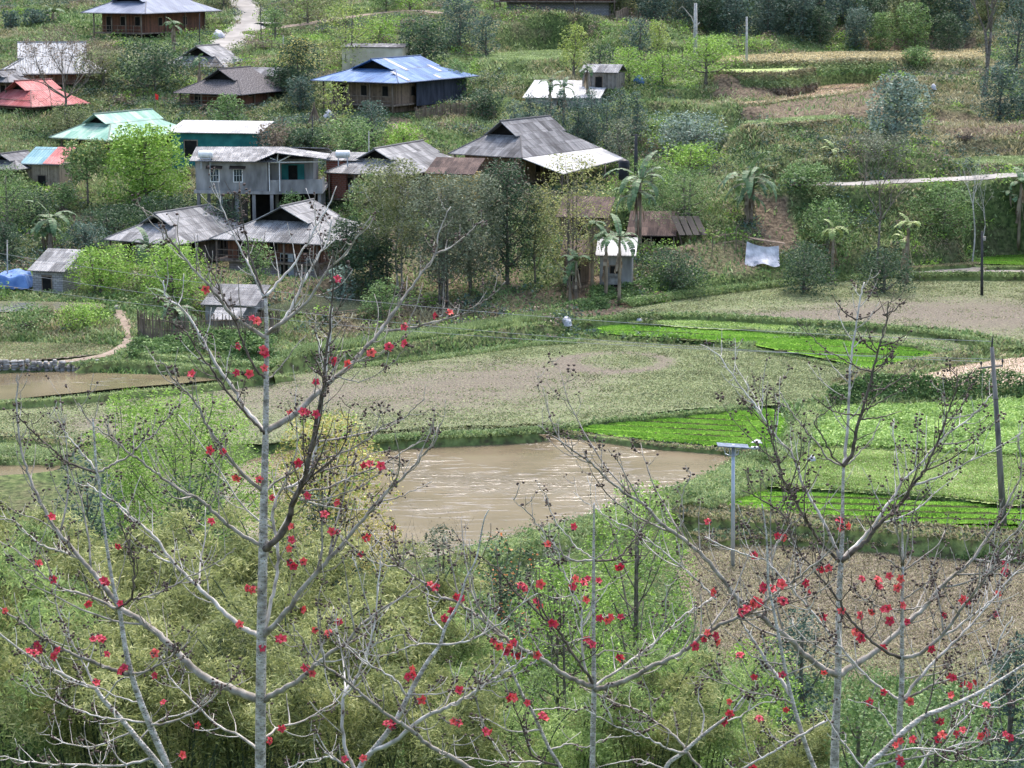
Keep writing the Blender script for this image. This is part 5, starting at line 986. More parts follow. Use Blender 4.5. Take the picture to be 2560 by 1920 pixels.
bare_tree('bare_tree', 'slender bare grey tree on the slope below the concrete road', 2186, 632, 330, 190, 186, 'bark', lev=4, tr=.10, stem=.42, nb=5, spread=1.2)
bare_tree('bare_tree', 'thin pale forked tree at far right below the road', 2433, 575, 385, 50, 192, 'palebark', lev=3, tr=.07, stem=.55, nb=3, spread=.8)
bare_tree('bare_tree', 'thin twiggy sapling right of the pale forked tree', 2458, 570, 420, 40, 193, 'palebark', 'grey', 120, .18, lev=2, tr=.05, stem=.4, nb=2, spread=.6)
t('tree', 'silvery leaved round tree on the right-hand terraces', 2240, 350, 188, 135, 212, 'silver', n=3200, size=.36, nl=18, cb=.05, aspect=.55)
bare_tree('bare_tree', 'tall pale double-trunked tree at the upper right corner', 2462, 205, -120, 190, 242, 'bark', 'olive', 1400, .25, lev=4, tr=.19, stem=.45, nb=3, spread=.7, trunks=2)
t('tree', 'dark tall tree behind the pale double trunks at the right edge', 2540, 180, -60, 110, 255, 'bluegreen', n=3600, size=.28, nl=20, cb=.05)
t('tree', 'blue-green bushy tree at the right edge below the tall dark one', 2500, 300, 160, 120, 230, 'bluegreen', n=3200, size=.28, nl=16, cb=.0)
t('tree', 'blue-green bushy tree cut by the right edge of the slope', 2580, 310, 170, 110, 228, 'bluegreen', n=2600, size=.28, nl=16, cb=.0)
t('shrub', 'wide dry umbel-flowered shrub mass below the silvery tree', 2190, 425, 340, 190, 203, 'grey', n=3000, size=.22, cb=.0, cat='shrub', shape='dome', lump=.3)
t('shrub', 'tall tangle of lush green reeds below the road at right', 2360, 560, 465, 190, 194, 'mid', n=4200, size=.28, cb=.0, cat='shrub', shape='dome', aspect=.3)
t('shrub', 'leafy green thicket right of the large banana plant', 2005, 520, 440, 140, 197, 'mid', n=2600, size=.26, cb=.0, cat='shrub', shape='dome')
t('shrub', 'green thicket below the slender bare tree, on its left', 2070, 600, 500, 150, 190, 'mid', n=3000, size=.24, cb=.0, cat='shrub', shape='dome')
t('shrub', 'dark bramble mound beside the white tarpaulin shelter', 2010, 690, 612, 210, 181, 'dark', n=5000, size=.2, cb=.0, cat='shrub', shape='dome', depth=3.)
t('shrub', 'dark bramble mound below the slender bare tree', 2210, 675, 625, 200, 181, 'dark', n=3600, size=.2, cb=.0, cat='shrub', shape='dome', depth=3.)
t('shrub', 'dark leafy mound below the animal shed', 1680, 715, 635, 200, 180, 'dark', n=4600, size=.2, cb=.0, cat='shrub', shape='dome', depth=3.)
t('shrub', 'reddish-brown shrub on the bank behind the grey concrete house', 690, 400, 315, 120, 212, 'brown', n=1800, size=.24, cb=.0, cat='shrub')
t('shrub', 'green shrub on the bank behind the middle brown roof', 880, 385, 300, 160, 210, 'mid', n=3000, size=.26, cb=.0, cat='shrub', shape='dome')
t('shrub', 'dark bushy tree on the slope left of the white tanks', 770, 400, 325, 110, 211, 'dark', n=2400, size=.26, cb=.0, cat='shrub')
t('shrub', 'dark shrub at upper left beside the tall grass', 95, 95, 25, 70, 272, 'bluegreen', n=1100, size=.3, cb=.0, cat='shrub')
t('shrub', 'small blue-green bush left of the stilt house by the road', 30, 120, 28, 45, 270, 'bluegreen', n=900, size=.3, cb=.0, cat='shrub')
t('tree', 'green tree behind the road at the very top', 560, 60, -60, 120, 285, 'olive', n=1800, size=.28)
t('tree', 'olive tree on the bank between road and path', 770, 70, -40, 150, 275, 'olive', n=2200, size=.28, cb=.1)
t('tree', 'lower green tree right of the lean-to with pale undersides', 160, 540, 460, 80, 200, 'mid', n=1300, size=.22)
t('tree', 'dark thicket below the large bright green tree', 420, 600, 500, 170, 196, 'dark', n=3200, size=.24, cb=.0)
t('tree', 'dark thicket under the lean-to shed', 270, 640, 520, 170, 193, 'dark', n=3200, size=.24, cb=.0)
# forest on the hill at the upper right, kinds repeated
protos = []
for k, (lf, sh) in enumerate((('dark', 'round'), ('mid', 'round'), ('bluegreen', 'dome'), ('olive', 'round'), ('bluegreen', 'tall'))):
    r = empty('forest_tree', (0, 0, 0)); tree_parts(r, 8.5, 6.5, L[lf], M['bark'], nl=18, n=3600, size=.42, cb=.05, shape=sh, lump=.42); protos.append(r)
KN = ['dark green', 'fresh green', 'blue-green dome-crowned', 'olive coloured', 'tall-crowned blue-green']; FL = 'dense leafy tree in the wooded slope above the tan upper terrace'; first = [True]*5
fi = 0
for row, (y0, n, x0, x1) in enumerate(((284, 12, 14, 54), (290, 12, 11, 58), (297, 12, 10, 62), (305, 12, 9, 66), (314, 11, 8, 70))):
    for k in range(n):
        x = x0+(x1-x0)*(k+rng.uniform(-.3, .3))/(n-1); y = y0+rng.uniform(-2, 2); i = int(rng.integers(0, 5)); loc = (x, y, float(T(x, y))-.3); s = rng.uniform(.6, 1.05)*(.8 if row == 0 else 1)
        if first[i]: o = protos[i]; o.location = loc; o.rotation_euler = (0, 0, rng.uniform(0, 6)); o.scale = (s, s, s); first[i] = False
        else: o = copy_tree(protos[i], loc, rng.uniform(0, 6.28), s)
        tag(o, KN[i]+' tree in the wooded slope above the tan upper terrace', 'tree', 'wooded slope at the upper right, '+KN[i])
TL = 'tree in the green belt along the very top of the hillside'
for k in range(16):
    x = -72+k*5.2+rng.uniform(-2, 2); y = rng.uniform(300, 318); i = int(rng.integers(0, 5)); o = copy_tree(protos[i], (x, y, float(T(x, y))-.3), rng.uniform(0, 6), rng.uniform(.45, .85)); tag(o, KN[i]+' tree in the belt along the very top of the hillside', 'tree', 'trees along the top of the hillside, '+KN[i])
# bananas
for a in (('tallest banana plant behind the small white hut', 1600, 585, 395, 200, 189, 'banana', 10, 2), ('banana plant in front of the small white hut roof', 1548, 735, 545, 165, 174, 'banana', 9, 1), ('banana plant just left of the small white hut', 1515, 715, 560, 130, 177, 'banana', 8, 1),
          ('tallest narrow banana palm at the left of the hut group', 1480, 720, 535, 90, 178, 'banana', 8, 1), ('banana plant with yellow drooping leaf below the hay shed', 1440, 735, 620, 110, 175, 'banana', 7, 2),
          ('big blue-green banana plant with hanging dead leaves by the open shelter', 1868, 600, 388, 210, 192, 'banana', 11, 3), ('small yellowish banana plant beside the concrete road', 2080, 478, 405, 75, 202, 'bananayellow', 6, 1),
          ('pale yellow banana plant on the slope below the road', 2082, 622, 545, 90, 187, 'bananayellow', 7, 1), ('banana plant right of the slender bare tree', 2270, 622, 535, 90, 186, 'bananayellow', 7, 2), ('banana plant with brown skirt in the thicket', 1990, 545, 460, 70, 196, 'banana', 6, 1),
          ('banana plant cut by the right edge below the road', 2550, 520, 425, 110, 197, 'banana', 8, 2), ('banana clump left of the brick hut path', 130, 650, 505, 150, 186, 'banana', 9, 3), ('banana plant arching over the broad grey roof', 372, 700, 575, 150, 175, 'banana', 9, 1),
          ('pale banana plant standing inside the fenced yard', 440, 860, 725, 160, 160, 'banana', 9, 3), ('banana plant in front of the white upper roof, left one', 1375, 262, 180, 85, 229, 'banana', 7, 1), ('banana plant in front of the white upper roof, right one', 1410, 262, 195, 80, 228, 'banana', 7, 1),
          ('banana plant beside the small weathered hut', 1468, 225, 152, 65, 234, 'banana', 6, 1), ('banana plant at the foot of the stilt house by the road', 435, 108, 40, 75, 258, 'banana', 8, 1), ('banana plant in the tall grass at the upper left', 135, 85, 5, 90, 272, 'banana', 8, 1), ('banana plant left of the shingle roofed house', 500, 215, 130, 65, 236, 'banana', 7, 1)):
    banana(*a)
# middle distance below the fields
t('tree', 'airy spring-green tree at left in front of the large ploughed field', 480, 1480, 985, 540, 84, 'lime', n=20000, size=.15, nl=60, cb=.35, lump=.24, tr=.09, trunks=3, aspect=.35, shape='dome', droop=.2)
t('tree', 'thin lime sapling crown left of the airy spring-green tree', 330, 1450, 980, 260, 86, 'lime', n=5000, size=.15, nl=20, cb=.55, lump=.25, tr=.05, aspect=.35)
t('shrub', 'dark glossy shrub at the left under the airy tree', 225, 1330, 1135, 230, 82, 'bluegreen', n=5000, size=.16, nl=20, cb=.0, cat='shrub')
t('shrub', 'dusky dark shrub below the airy spring-green tree', 480, 1400, 1190, 260, 80, 'dark', n=5200, size=.15, nl=20, cb=.0, cat='shrub')
t('tree', 'golden-yellow leaved tree beside the brown pond', 830, 1460, 1045, 400, 88, 'gold', 'darkbark', n=12000, size=.17, nl=54, cb=.42, lump=.26, tr=.12, trunks=3, shape='dome', aspect=.4, droop=.3, extra=(L['lime'], 1500, .15, 'green_leaves'))
t('shrub', 'dark green shrub below the golden-yellow tree', 800, 1430, 1235, 230, 85, 'bluegreen', n=4500, size=.14, cb=.0, cat='shrub')
t('shrub', 'grey-green shrub at the near bank of the brown pond', 1110, 1500, 1310, 190, 84, 'grey', n=3000, size=.13, cb=.1, cat='shrub', lump=.3)
bare_tree('bare_shrub', 'twiggy purplish bare shrub left of the grey-green pond shrub', 1000, 1480, 1290, 160, 85, 'darkbark', 'brown', 500, .08, lev=4, tr=.04, stem=.15, nb=6, spread=1.)
t('tree', 'dark tree sprinkled with orange blossoms near the pond bank', 1260, 1600, 1350, 180, 80, 'dark', n=3800, size=.14, cb=.1, extra=(L['orange'], 260, .11, 'blossom'))
t('shrub', 'pale green shrub on the near corner bank of the pond', 1380, 1480, 1360, 170, 92, 'grey', n=2500, size=.14, cb=.0, cat='shrub', shape='dome')
t('tree', 'tall lime-green tree in front of the lamp post', 1590, 2000, 1215, 330, 70, 'lime', n=9500, size=.13, nl=46, cb=.2, lump=.22, tr=.09, trunks=3, aspect=.4)
t('tree', 'lime-green tree between the two central kapok trees', 1400, 2050, 1400, 340, 66, 'lime', n=9500, size=.13, nl=44, cb=.15, lump=.24, tr=.09, trunks=3, aspect=.4)
t('tree', 'lower lime-green tree left of the tall one', 1190, 2050, 1480, 260, 68, 'mid', n=5200, size=.13, nl=30, cb=.1, lump=.28, aspect=.4)
t('shrub', 'blue-green shrub on the edge of the brown clod field', 2010, 1700, 1530, 190, 76, 'bluegreen', n=3600, size=.14, cb=.0, cat='shrub')
t('tree', 'spring-green tree below the brown clod field, behind the right trunks', 1880, 2000, 1600, 300, 66, 'lime', n=6000, size=.13, nl=34, cb=.05, lump=.26, aspect=.4)
t('shrub', 'dark broad-leaved shrub at the lower right edge', 2520, 1900, 1590, 200, 64, 'bluegreen', n=4000, size=.16, cb=.0, cat='shrub')
t('shrub', 'green shrub filling the bottom right under the kapok limbs', 2330, 2050, 1730, 360, 60, 'mid', n=7000, size=.13, cb=.0, cat='shrub', nl=26)
t('shrub', 'grey-green shrub at the bottom right between the two trunks', 2140, 2050, 1740, 240, 58, 'mid', n=5000, size=.13, cb=.0, cat='shrub', nl=20)
# bamboo
bp = [bamboo_proto('bamboo'), bamboo_proto('bamboo', w=5.6), bamboo_proto('bamboogreen', w=4.8)]; used = [False]*3
ORD = ['first', 'second', 'third', 'fourth', 'fifth', 'sixth', 'seventh', 'eighth']
for row, d, kk, xs in (('back', 72, .0, ((20,1195,0),(190,1290,1),(400,1330,0),(560,1270,1),(700,1290,0),(880,1370,1),(1020,1390,0))), ('middle', 64, 0, ((-40,1330,2),(120,1400,0),(310,1380,1),(500,1440,0),(690,1420,1),(900,1480,0),(1090,1560,2))), ('front', 56, 0, ((30,1540,2),(230,1500,0),(430,1560,1),(640,1560,0),(860,1580,1),(1060,1640,0),(1270,1700,2))), ('right-hand', 60, 0, ((1440,1690,2),(1620,1640,0),(1760,1620,2),(1960,1760,0),(1560,1840,2),(1350,1860,0)))):
    for i, (px, ty, v) in enumerate(xs):
        top = D(px, ty, d+rng.uniform(-1, 1)); gz = float(T(top[0], top[1])); s = (top[2]-gz)/9.6; loc = (top[0], top[1], gz)
        if not used[v]: o = bp[v]; o.location = loc; o.scale = (s,)*3; used[v] = True
        else: o = copy_tree(bp[v], loc, rng.uniform(0, 6.28), s)
        tag(o, f"{ORD[i]} feathery {'green' if v == 2 else 'yellow-green'} bamboo clump from the left in the {row} row of the grove", 'bamboo', 'bamboo grove below the fields')

t('tree', 'pale grey-green tree left of the pale upright stems, in front of the bamboo wall', 930, 730, 430, 120, 179, 'mid', n=4000, size=.18, nl=24, cb=.4, lump=.3, tr=.09)
t('tree', 'olive thin crowned tree between the feathery tree and the yellow-flowering one', 1340, 745, 470, 110, 180, 'olive', n=3600, size=.18, nl=24, cb=.3, lump=.3, tr=.09, trunks=2)
t('tree', 'leafy green tree beside the grey concrete house pillars', 735, 590, 480, 90, 190, 'mid', n=2400, size=.2, nl=14, cb=.1)
t('tree', 'dark tree in the gap between the two front row houses', 640, 700, 600, 90, 174, 'mid', n=1800, size=.2, nl=14, cb=.1)
t('shrub', 'tall grass-green thicket on the bank behind the white tanks', 1010, 400, 310, 110, 212, 'lime', n=2200, size=.24, cb=.0, cat='shrub', shape='dome')
t('shrub', 'dark thicket at the left end of the bund by the ploughed strip', 60, 850, 790, 180, 160, 'mid', n=3000, size=.18, cb=.0, cat='shrub', shape='dome', depth=3.)
t('shrub', 'mid green thicket on the bank left of the footpath', 210, 850, 775, 150, 161, 'lime', n=2600, size=.18, cb=.0, cat='shrub', shape='dome', depth=3.)

t('tree', 'dark dense tree between the banana clump and the lean-to shed', 75, 600, 470, 130, 195, 'dark', n=3200, size=.24, nl=18, cb=.05)
t('tree', 'blue-green tree above the brick hut roof', 215, 660, 560, 110, 186, 'bluegreen', n=2400, size=.22, nl=16, cb=.05)
t('tree', 'dark tree filling the slope under the pillars of the grey house', 560, 600, 500, 110, 190, 'dark', n=2000, size=.22, nl=14, cb=.05)
t('tree', 'dark leafy tree behind the shingle roof on its right', 700, 260, 165, 80, 236, 'dark', n=1800, size=.26, cb=.1)
t('tree', 'green tree behind the blue roof at its right end', 1150, 240, 150, 80, 238, 'mid', n=1600, size=.26, cb=.1)
t('tree', 'dark bushy tree on the bank right of the blue roofed house', 1210, 310, 225, 90, 228, 'dark', n=2000, size=.25, cb=.05)
t('tree', 'olive tree between red roof and green roof at left', 175, 345, 265, 110, 221, 'olive', n=2000, size=.24, cb=.1)
t('tree', 'dark tree at the left edge between hut and banana clump', 15, 690, 560, 90, 181, 'dark', n=2200, size=.22, cb=.05)
t('tree', 'mid green tree on the far slope above the silvery tree', 2290, 190, 120, 80, 258, 'mid', n=1500, size=.28, cb=.05)
t('tree', 'grey-green tree behind the open shelter roof', 1830, 420, 330, 100, 216, 'grey', n=2000, size=.26, cb=.05)
# ---------------------------------------------------------------- kapok trees (leafless, in red bloom) close to the camera
M['kbark'] = noisemat('kapok_bark', (.22, .20, .17), (.44, .41, .365), 6, .85, .5, .02, c3=(.62, .59, .54))
M['kbarkdark'] = noisemat('kapok_young_and_shaded_bark', (.05, .04, .033), (.18, .15, .125), 8, .85, .4, .01)  # brown of young shoots, also used to paint shade on backlit limbs
M['kbarkmid'] = noisemat('kapok_grey_brown_bark', (.15, .13, .105), (.42, .385, .335), 7, .85, .4, .01)
m, t_, bs = newmat('kapok_trunk_bark'); tc = N(t_, 'TexCoord'); mp = N(t_, 'Mapping'); mp.inputs['Scale'].default_value = (1, 1, 1.5); t_.links.new(tc.outputs['Object'], mp.inputs[0])
v = N(t_, 'TexVoronoi', Scale=26.); t_.links.new(mp.outputs[0], v.inputs['Vector']); n = N(t_, 'TexNoise', Scale=9.); n.inputs['Detail'].default_value = 6; t_.links.new(mp.outputs[0], n.inputs['Vector'])
c = ramp(t_, n.outputs[0], [(.3, (.19, .172, .145)), (.5, (.43, .40, .355)), (.7, (.66, .63, .58))]); sp = ramp(t_, v.outputs[0], [(.12, (.25, .22, .2)), (.34, (1, 1, 1))])
t_.links.new(mixc(t_, 1., c, sp, 'MULTIPLY'), bs.inputs['Base Color']); bs.inputs['Roughness'].default_value = .9; bump(t_, bs, v.outputs[0], .6, .02); M['ktrunk'] = m
def petalmat(name, c1, c2, c3):
    m, t, bs = newmat(name); g = N(t, 'ObjectInfo'); tc = N(t, 'TexCoord'); n = N(t, 'TexNoise', Scale=18.); t.links.new(tc.outputs['Object'], n.inputs['Vector'])
    a = N(t, 'Math', operation='MULTIPLY_ADD'); t.links.new(g.outputs['Random'], a.inputs[0]); a.inputs[1].default_value = .7; s = N(t, 'Math', operation='MULTIPLY'); t.links.new(n.outputs[0], s.inputs[0]); s.inputs[1].default_value = .4; t.links.new(s.outputs[0], a.inputs[2])
    c = ramp(t, a.outputs[0], [(.15, c1), (.55, c2), (.95, c3)]); t.links.new(c, bs.inputs['Base Color']); bs.inputs['Roughness'].default_value = .5
    tr = N(t, 'BsdfTranslucent'); t.links.new(c, tr.inputs[0]); mx = N(t, 'MixShader'); mx.inputs[0].default_value = .3; t.links.new(bs.outputs[0], mx.inputs[1]); t.links.new(tr.outputs[0], mx.inputs[2]); t.links.new(mx.outputs[0], t.nodes['Material Output'].inputs[0]); return m
M['petal'] = petalmat('kapok_petals', (.42, .014, .05), (.62, .04, .075), (.78, .12, .09))
M['bud'] = noisemat('kapok_buds', (.035, .025, .022), (.12, .085, .075), 30, .7, .2)
M['calyx'] = noisemat('kapok_calyx', (.06, .02, .02), (.14, .05, .045), 20, .6, 0)
M['stamen'] = noisemat('kapok_stamens', (.75, .25, .1), (.85, .4, .2), 20, .6, 0)
def flower_mesh(seed):
    r = np.random.default_rng(seed); mb = MB(); op = r.uniform(.05, .75)
    for k in range(5):
        a = 1.2566*k+r.uniform(-.2, .2); e = 1.25-op*.6; w = .0225*r.uniform(.85, 1.2); q = np.array([0, 0, .018]); P = []
        for i in range(7):
            P.append(q.copy()); q = q+np.array([math.cos(a)*math.cos(e), math.sin(a)*math.cos(e), math.sin(e)])*.0115*1.15; e -= (.24+.14*op)*r.uniform(.8, 1.2)
        s = np.array([-math.sin(a), math.cos(a), 0]); pr = [.45, .8, 1, 1.1, 1., .72, .15]; vs = []
        for i, p in enumerate(P):
            for u in (-1, -.35, .35, 1): vs.append(p+s*w*pr[i]*u+np.array([0, 0, .006*abs(u)]))
        mb.add(vs, [(i*4+j, i*4+j+1, (i+1)*4+j+1, (i+1)*4+j) for i in range(6) for j in range(3)], None, 0)
    mb.tube([(0, 0, -.004), (0, 0, .008), (0, 0, .026), (0, 0, .034)], [.008, .022, .026, .02], 9, 1)
    for k in range(12):
        a = k*.524+r.uniform(-.2, .2); o = .011*r.uniform(.4, 1.2); mb.tube([(math.cos(a)*.003, math.sin(a)*.003, .02), (math.cos(a)*o, math.sin(a)*o, .06)], .0012, 3, 2)
    return mb.mesh('flower', [M['petal'], M['calyx'], M['stamen']])
FM = [flower_mesh(s) for s in range(5)]
def bud_mesh(seed, n):
    r = np.random.default_rng(seed); mb = MB()
    for k in range(n):
        a = r.uniform(0, 6.28); x = (k-(n-1)/2)*.026+r.normal(0, .004); o = np.array([x, math.cos(a)*.012, math.sin(a)*.012]); dv = np.array([r.normal(0, .3), math.cos(a), math.sin(a)+.25]); dv /= np.linalg.norm(dv)
        s = r.uniform(.8, 1.25); mb.tube([o, o+dv*.01, o+dv*.014, o+dv*.026*s, o+dv*.040*s, o+dv*.048*s], [.003, .004, .0125*s, .0165*s, .0125*s, .003], 6)
    return mb.mesh('bud_cluster', [M['bud']])
BMESH = [bud_mesh(s, n) for s, n in enumerate((1, 1, 2, 3, 4, 5, 6, 4))]
def spin(o, up, tw):
    from mathutils import Vector, Quaternion
    q = Vector(up).to_track_quat('Z', 'Y') @ Quaternion((0, 0, 1), tw); o.rotation_mode = 'QUATERNION'; o.rotation_quaternion = q
class Kapok:
    def __init__(s, label, trunk, d, seed, pyb=None):
        s.r = np.random.default_rng(seed); s.d = d; s.limbs = []; T0 = smooth_line(np.array(trunk, float), 5)
        W3 = np.array([D(a, b, d) for a, b, w in T0]); rr = T0[:, 2]*d/FP*.45
        x, y, z = W3[0]; gz = float(T(x, d))
        # carry the trunk on down to the slope
        n = 6; dn = np.array([[x+(x*.0), d, gz-.3+(z-gz+.3)*k/n] for k in range(n)]); W3 = np.vstack([dn, W3]); rr = np.concatenate([np.linspace(rr[0]*1.35, rr[0]*1.02, n), rr])
        s.root = empty('kapok_tree', (x, d, gz)); tag(s.root, label, 'tree', 'kapok trees in bloom'); s.o = np.array([x, d, gz]); s.tr = W3; s.trr = rr
        MB().tube(W3-s.o, rr, 12).obj('trunk', M['ktrunk'], s.root, True); s.all = [(W3[n:], rr[n:])]; s.twigs = MB(); s.buds = []; s.fl = []
        s.topcut(W3, rr)
    def topcut(s, W, r): pass
    def limb(s, pts, w0, w1, dz=None, m=0, tw=1.):
        """pts in the photo, widths in photo pixels, dz = how far the tip comes forward (-) or goes back (+), in metres"""
        P = np.array(pts, float); L_ = np.sum(np.hypot(*np.diff(P, axis=0).T)); sz = L_*s.d/FP
        if dz is None: dz = float(s.r.choice([-1, 1])*s.r.uniform(.25, .6)*sz)
        dmin = np.abs(np.linalg.norm(s.tr-D(P[0, 0], P[0, 1], s.d), axis=1)).min(); d0 = s.d
        for W, rr in s.all[1:]:               # start at the depth of the limb it grows from
            q = np.array(topix(W[:, 0], W[:, 1], W[:, 2])).T; k = np.argmin(np.hypot(*(q-P[0]).T)); 
            if np.hypot(*(q[k]-P[0])) < 14 and dmin > .25: d0 = W[k, 1]
        Q = smooth_line(P, 5); u = np.linspace(0, 1, len(Q)); W = np.array([D(a, b, d0+dz*t**.85) for (a, b), t in zip(Q, u)])
        rr = (w0+(w1-w0)*u**.8)*.45*s.d/FP; W = W+s.r.normal(0, .006, W.shape)*(u > 0)[:, None]; mb = MB().tube(W-s.o, rr, 8 if w0 > 9 else 6)
        mb.obj('limb', M[('kbark', 'kbarkmid', 'kbarkdark')[m]], s.root, True); s.all.append((W, rr)); s.limbs.append((W, rr, m, tw if w0 > 6.5 else tw*.45))
    def auto(s, dens=1., buds=1.):
        extra = []
        for W, rr, m, tw in list(s.limbs):    # secondary limbs
            L_ = np.linalg.norm(np.diff(W, axis=0), axis=1).sum()
            if L_ < .9 or topix(*W[0])[1] < 1330: continue
            for k in range(int(s.r.integers(2, 5)*min(1.5, L_/2.2)*dens)):
                f = s.r.uniform(.15, .8); i = int(f*(len(W)-2))+1; p = W[i]; t = W[i]-W[i-1]; t /= np.linalg.norm(t); sd = np.cross(t, (0, 0, 1)); sd /= np.linalg.norm(sd)+1e-9; a = s.r.uniform(0, 6.28)
                e = t*.7+sd*math.cos(a)*.8+np.cross(sd, t)*math.sin(a)*.6; e /= np.linalg.norm(e); l = L_*s.r.uniform(.25, .5)*(1.1-f*.6); q = p.copy(); P = [q.copy()]
                for j in range(9): e = e+np.array([0, 0, .11])+s.r.normal(0, .09, 3); e /= np.linalg.norm(e); q = q+e*l/9; P.append(q.copy())
                P = np.array(P); r0 = min(rr[i]*.7, .016); R_ = np.linspace(r0, .0045, 10); s.twigs.tube(P-s.o, R_, 6, mi=m); s.all.append((P, R_)); extra.append((P, R_, m, .75))
        s.limbs += extra
        for W, rr, m, tw in s.limbs:
            seg = np.linalg.norm(np.diff(W, axis=0), axis=1); A = np.concatenate([[0], np.cumsum(seg)]); L_ = A[-1]; a = L_*.16; k = 0
            while a < L_*.98:
                i = min(np.searchsorted(A, a), len(W)-1); p = W[i]; t = W[i]-W[i-1]; t /= np.linalg.norm(t); side = np.cross(t, (0, 0, 1)); side /= np.linalg.norm(side)+1e-9; ang = s.r.uniform(-.9, .9)+(0 if k % 2 else math.pi)
                dv = side*math.cos(ang)*.85+np.cross(side, t)*math.sin(ang)*.85+t*.55; dv /= np.linalg.norm(dv); l = min(.85, L_*.34)*s.r.uniform(.35, 1.)*(1.1-.5*a/L_); n = 7; q = p.copy(); P = [q.copy()]; e = dv
                for j in range(n): e = e+np.array([0, 0, .17])+s.r.normal(0, .10, 3); e /= np.linalg.norm(e); q = q+e*l/n; P.append(q.copy())
                P = np.array(P); r0 = min(rr[i]*.6, .0085); 
                if tw*dens > s.r.random()*1.: 
                    s.twigs.tube(P-s.o, np.linspace(r0, .0035, n+1), 5, mi=m); s.all.append((P, np.full(n+1, .005)))
                    for f in (.55, .8, 1.):
                        if s.r.random() < .26*buds: j = int(f*n); s.buds.append((P[j]-s.o, P[j]-P[j-1], s.r.integers(0, 8)))
                    if s.r.random() < .5:     # a small side spur
                        j = s.r.integers(2, 6); b = P[j]; v = s.r.normal(size=3); v[2] = abs(v[2]); v /= np.linalg.norm(v); Q = np.array([b, b+v*.06, b+v*.11+(0, 0, .03), b+v*.14+(0, 0, .07)]); s.twigs.tube(Q-s.o, [.006, .005, .004, .003], 4, mi=m); s.buds.append((Q[-1]-s.o, v, s.r.integers(0, 5)))
                a += s.r.uniform(.085, .21)/max(.3, tw); k += 1
            for f in np.arange(.4, 1.0, .05):
                if s.r.random() < .2*buds and rr[int(f*(len(W)-1))] < .02: i = int(f*(len(W)-1)); s.buds.append((W[i]-s.o, W[i]-W[i-1], s.r.integers(0, 7)))
    def flower(s, px, py):
        best = None
        for W, rr in s.all:
            qx, qy = topix(W[:, 0], W[:, 1], W[:, 2]); dd = np.hypot(qx-px, qy-py)+(rr > .03)*12; k = np.argmin(dd)
            if best is None or dd[k] < best[0]: best = (dd[k], W[k])
        base_ = best[1]; p = D(px, py, base_[1]-.03); v = p-base_; l = np.linalg.norm(v)
        if l > .05: mid = (p+base_)/2-np.array([0, 0, min(.06, l*.2)]); Q = smooth_line([base_, mid, p], 4); s.twigs.tube(Q-s.o, np.linspace(.008, .005, len(Q)), 5, mi=1)
        up = v/(l+1e-6)*.5+np.array([s.r.normal(0, .4), -.55, s.r.uniform(0, .8)]); s.fl.append((p-s.o, up)); s.buds.append((p-s.o+s.r.normal(0, .03, 3), s.r.normal(size=3), s.r.integers(1, 6)))
    def done(s, fl):
        for f in fl: s.flower(*f)
        s.twigs.obj('twigs', [M['kbark'], M['kbarkmid'], M['kbarkdark']], s.root, True)['kind'] = 'stuff'
        for p, up in s.fl[:99]:
            o = bpy.data.objects.new('flower', FM[s.r.integers(0, 5)]); COL.objects.link(o); o.parent = s.root; o.location = p; spin(o, up, s.r.uniform(0, 6.28)); o.scale = (s.r.uniform(.75, 1.05)*s.d/27,)*3
        B = s.buds; s.r.shuffle(B) if False else None
        B.sort(key=lambda b: -b[2]); idx = list(range(len(B)))
        for i in idx[:95]:
            p, dv, k = B[i]; o = bpy.data.objects.new('bud_cluster', BMESH[k]); COL.objects.link(o); o.parent = s.root; o.location = p; dv = np.array(dv)/(np.linalg.norm(dv)+1e-9)
            from mathutils import Vector; o.rotation_mode = 'QUATERNION'; o.rotation_quaternion = Vector(dv).to_track_quat('X', 'Z'); o.scale = (.9*s.d/27,)*3
        if idx[95:]:
            V = []; Fc = []; base_n = 0
            for i in idx[95:]:
                p, dv, k = B[i]; me = BMESH[k]; n = len(me.vertices); co = np.empty(n*3); me.vertices.foreach_get('co', co); co = co.reshape(-1, 3)*.85*s.d/27
                x = np.array(dv)/(np.linalg.norm(dv)+1e-9); z = np.array([0, 0, 1.])-x*x[2]; z /= np.linalg.norm(z)+1e-9; y = np.cross(z, x); V.append(co[:, :1]*x+co[:, 1:2]*y+co[:, 2:]*z+p)
                Fc += [[q+base_n for q in f.vertices] for f in me.polygons]; base_n += n
            me = bpy.data.meshes.new('small_buds'); me.from_pydata(np.vstack(V).tolist(), [], Fc); o = link('small_buds', me, M['bud'], s.root, True); o['kind'] = 'stuff'
# A: main trunk left of centre
A = Kapok('tall kapok with straight speckled trunk left of centre', [(650,1990,33),(651,1920,32),(652,1750,31),(654,1580,29),(657,1400,27),(660,1240,22),(664,1083,18),(666,945,15),(667,830,12),(664,745,10)], 27, 1)
A.limb([(664,747),(640,685),(618,610),(604,530),(598,455)],8,3,.3,2); A.limb([(660,742),(635,690),(610,640),(585,590),(560,530),(534,456)],8,3,.5,0); A.limb([(665,740),(700,700),(740,655),(783,578),(815,525),(842,465)],9,3,.6,0)
A.limb([(667,835),(718,796),(770,753),(816,679),(868,626),(900,581),(926,542)],12,3,-.7,1); A.limb([(667,830),(705,805),(740,745),(770,685),(796,640),(819,600),(830,540)],10,4,.9,0)
A.limb([(664,843),(618,815),(576,782),(540,737),(501,692),(449,630),(420,591),(397,548),(339,513)],13,3,-.8,1); A.limb([(667,948),(642,928),(610,865),(586,800),(560,745),(535,690),(510,640)],8,3,-.3,2); A.limb([(668,948),(690,930),(715,900),(740,865),(765,840)],5,2,.3,1)
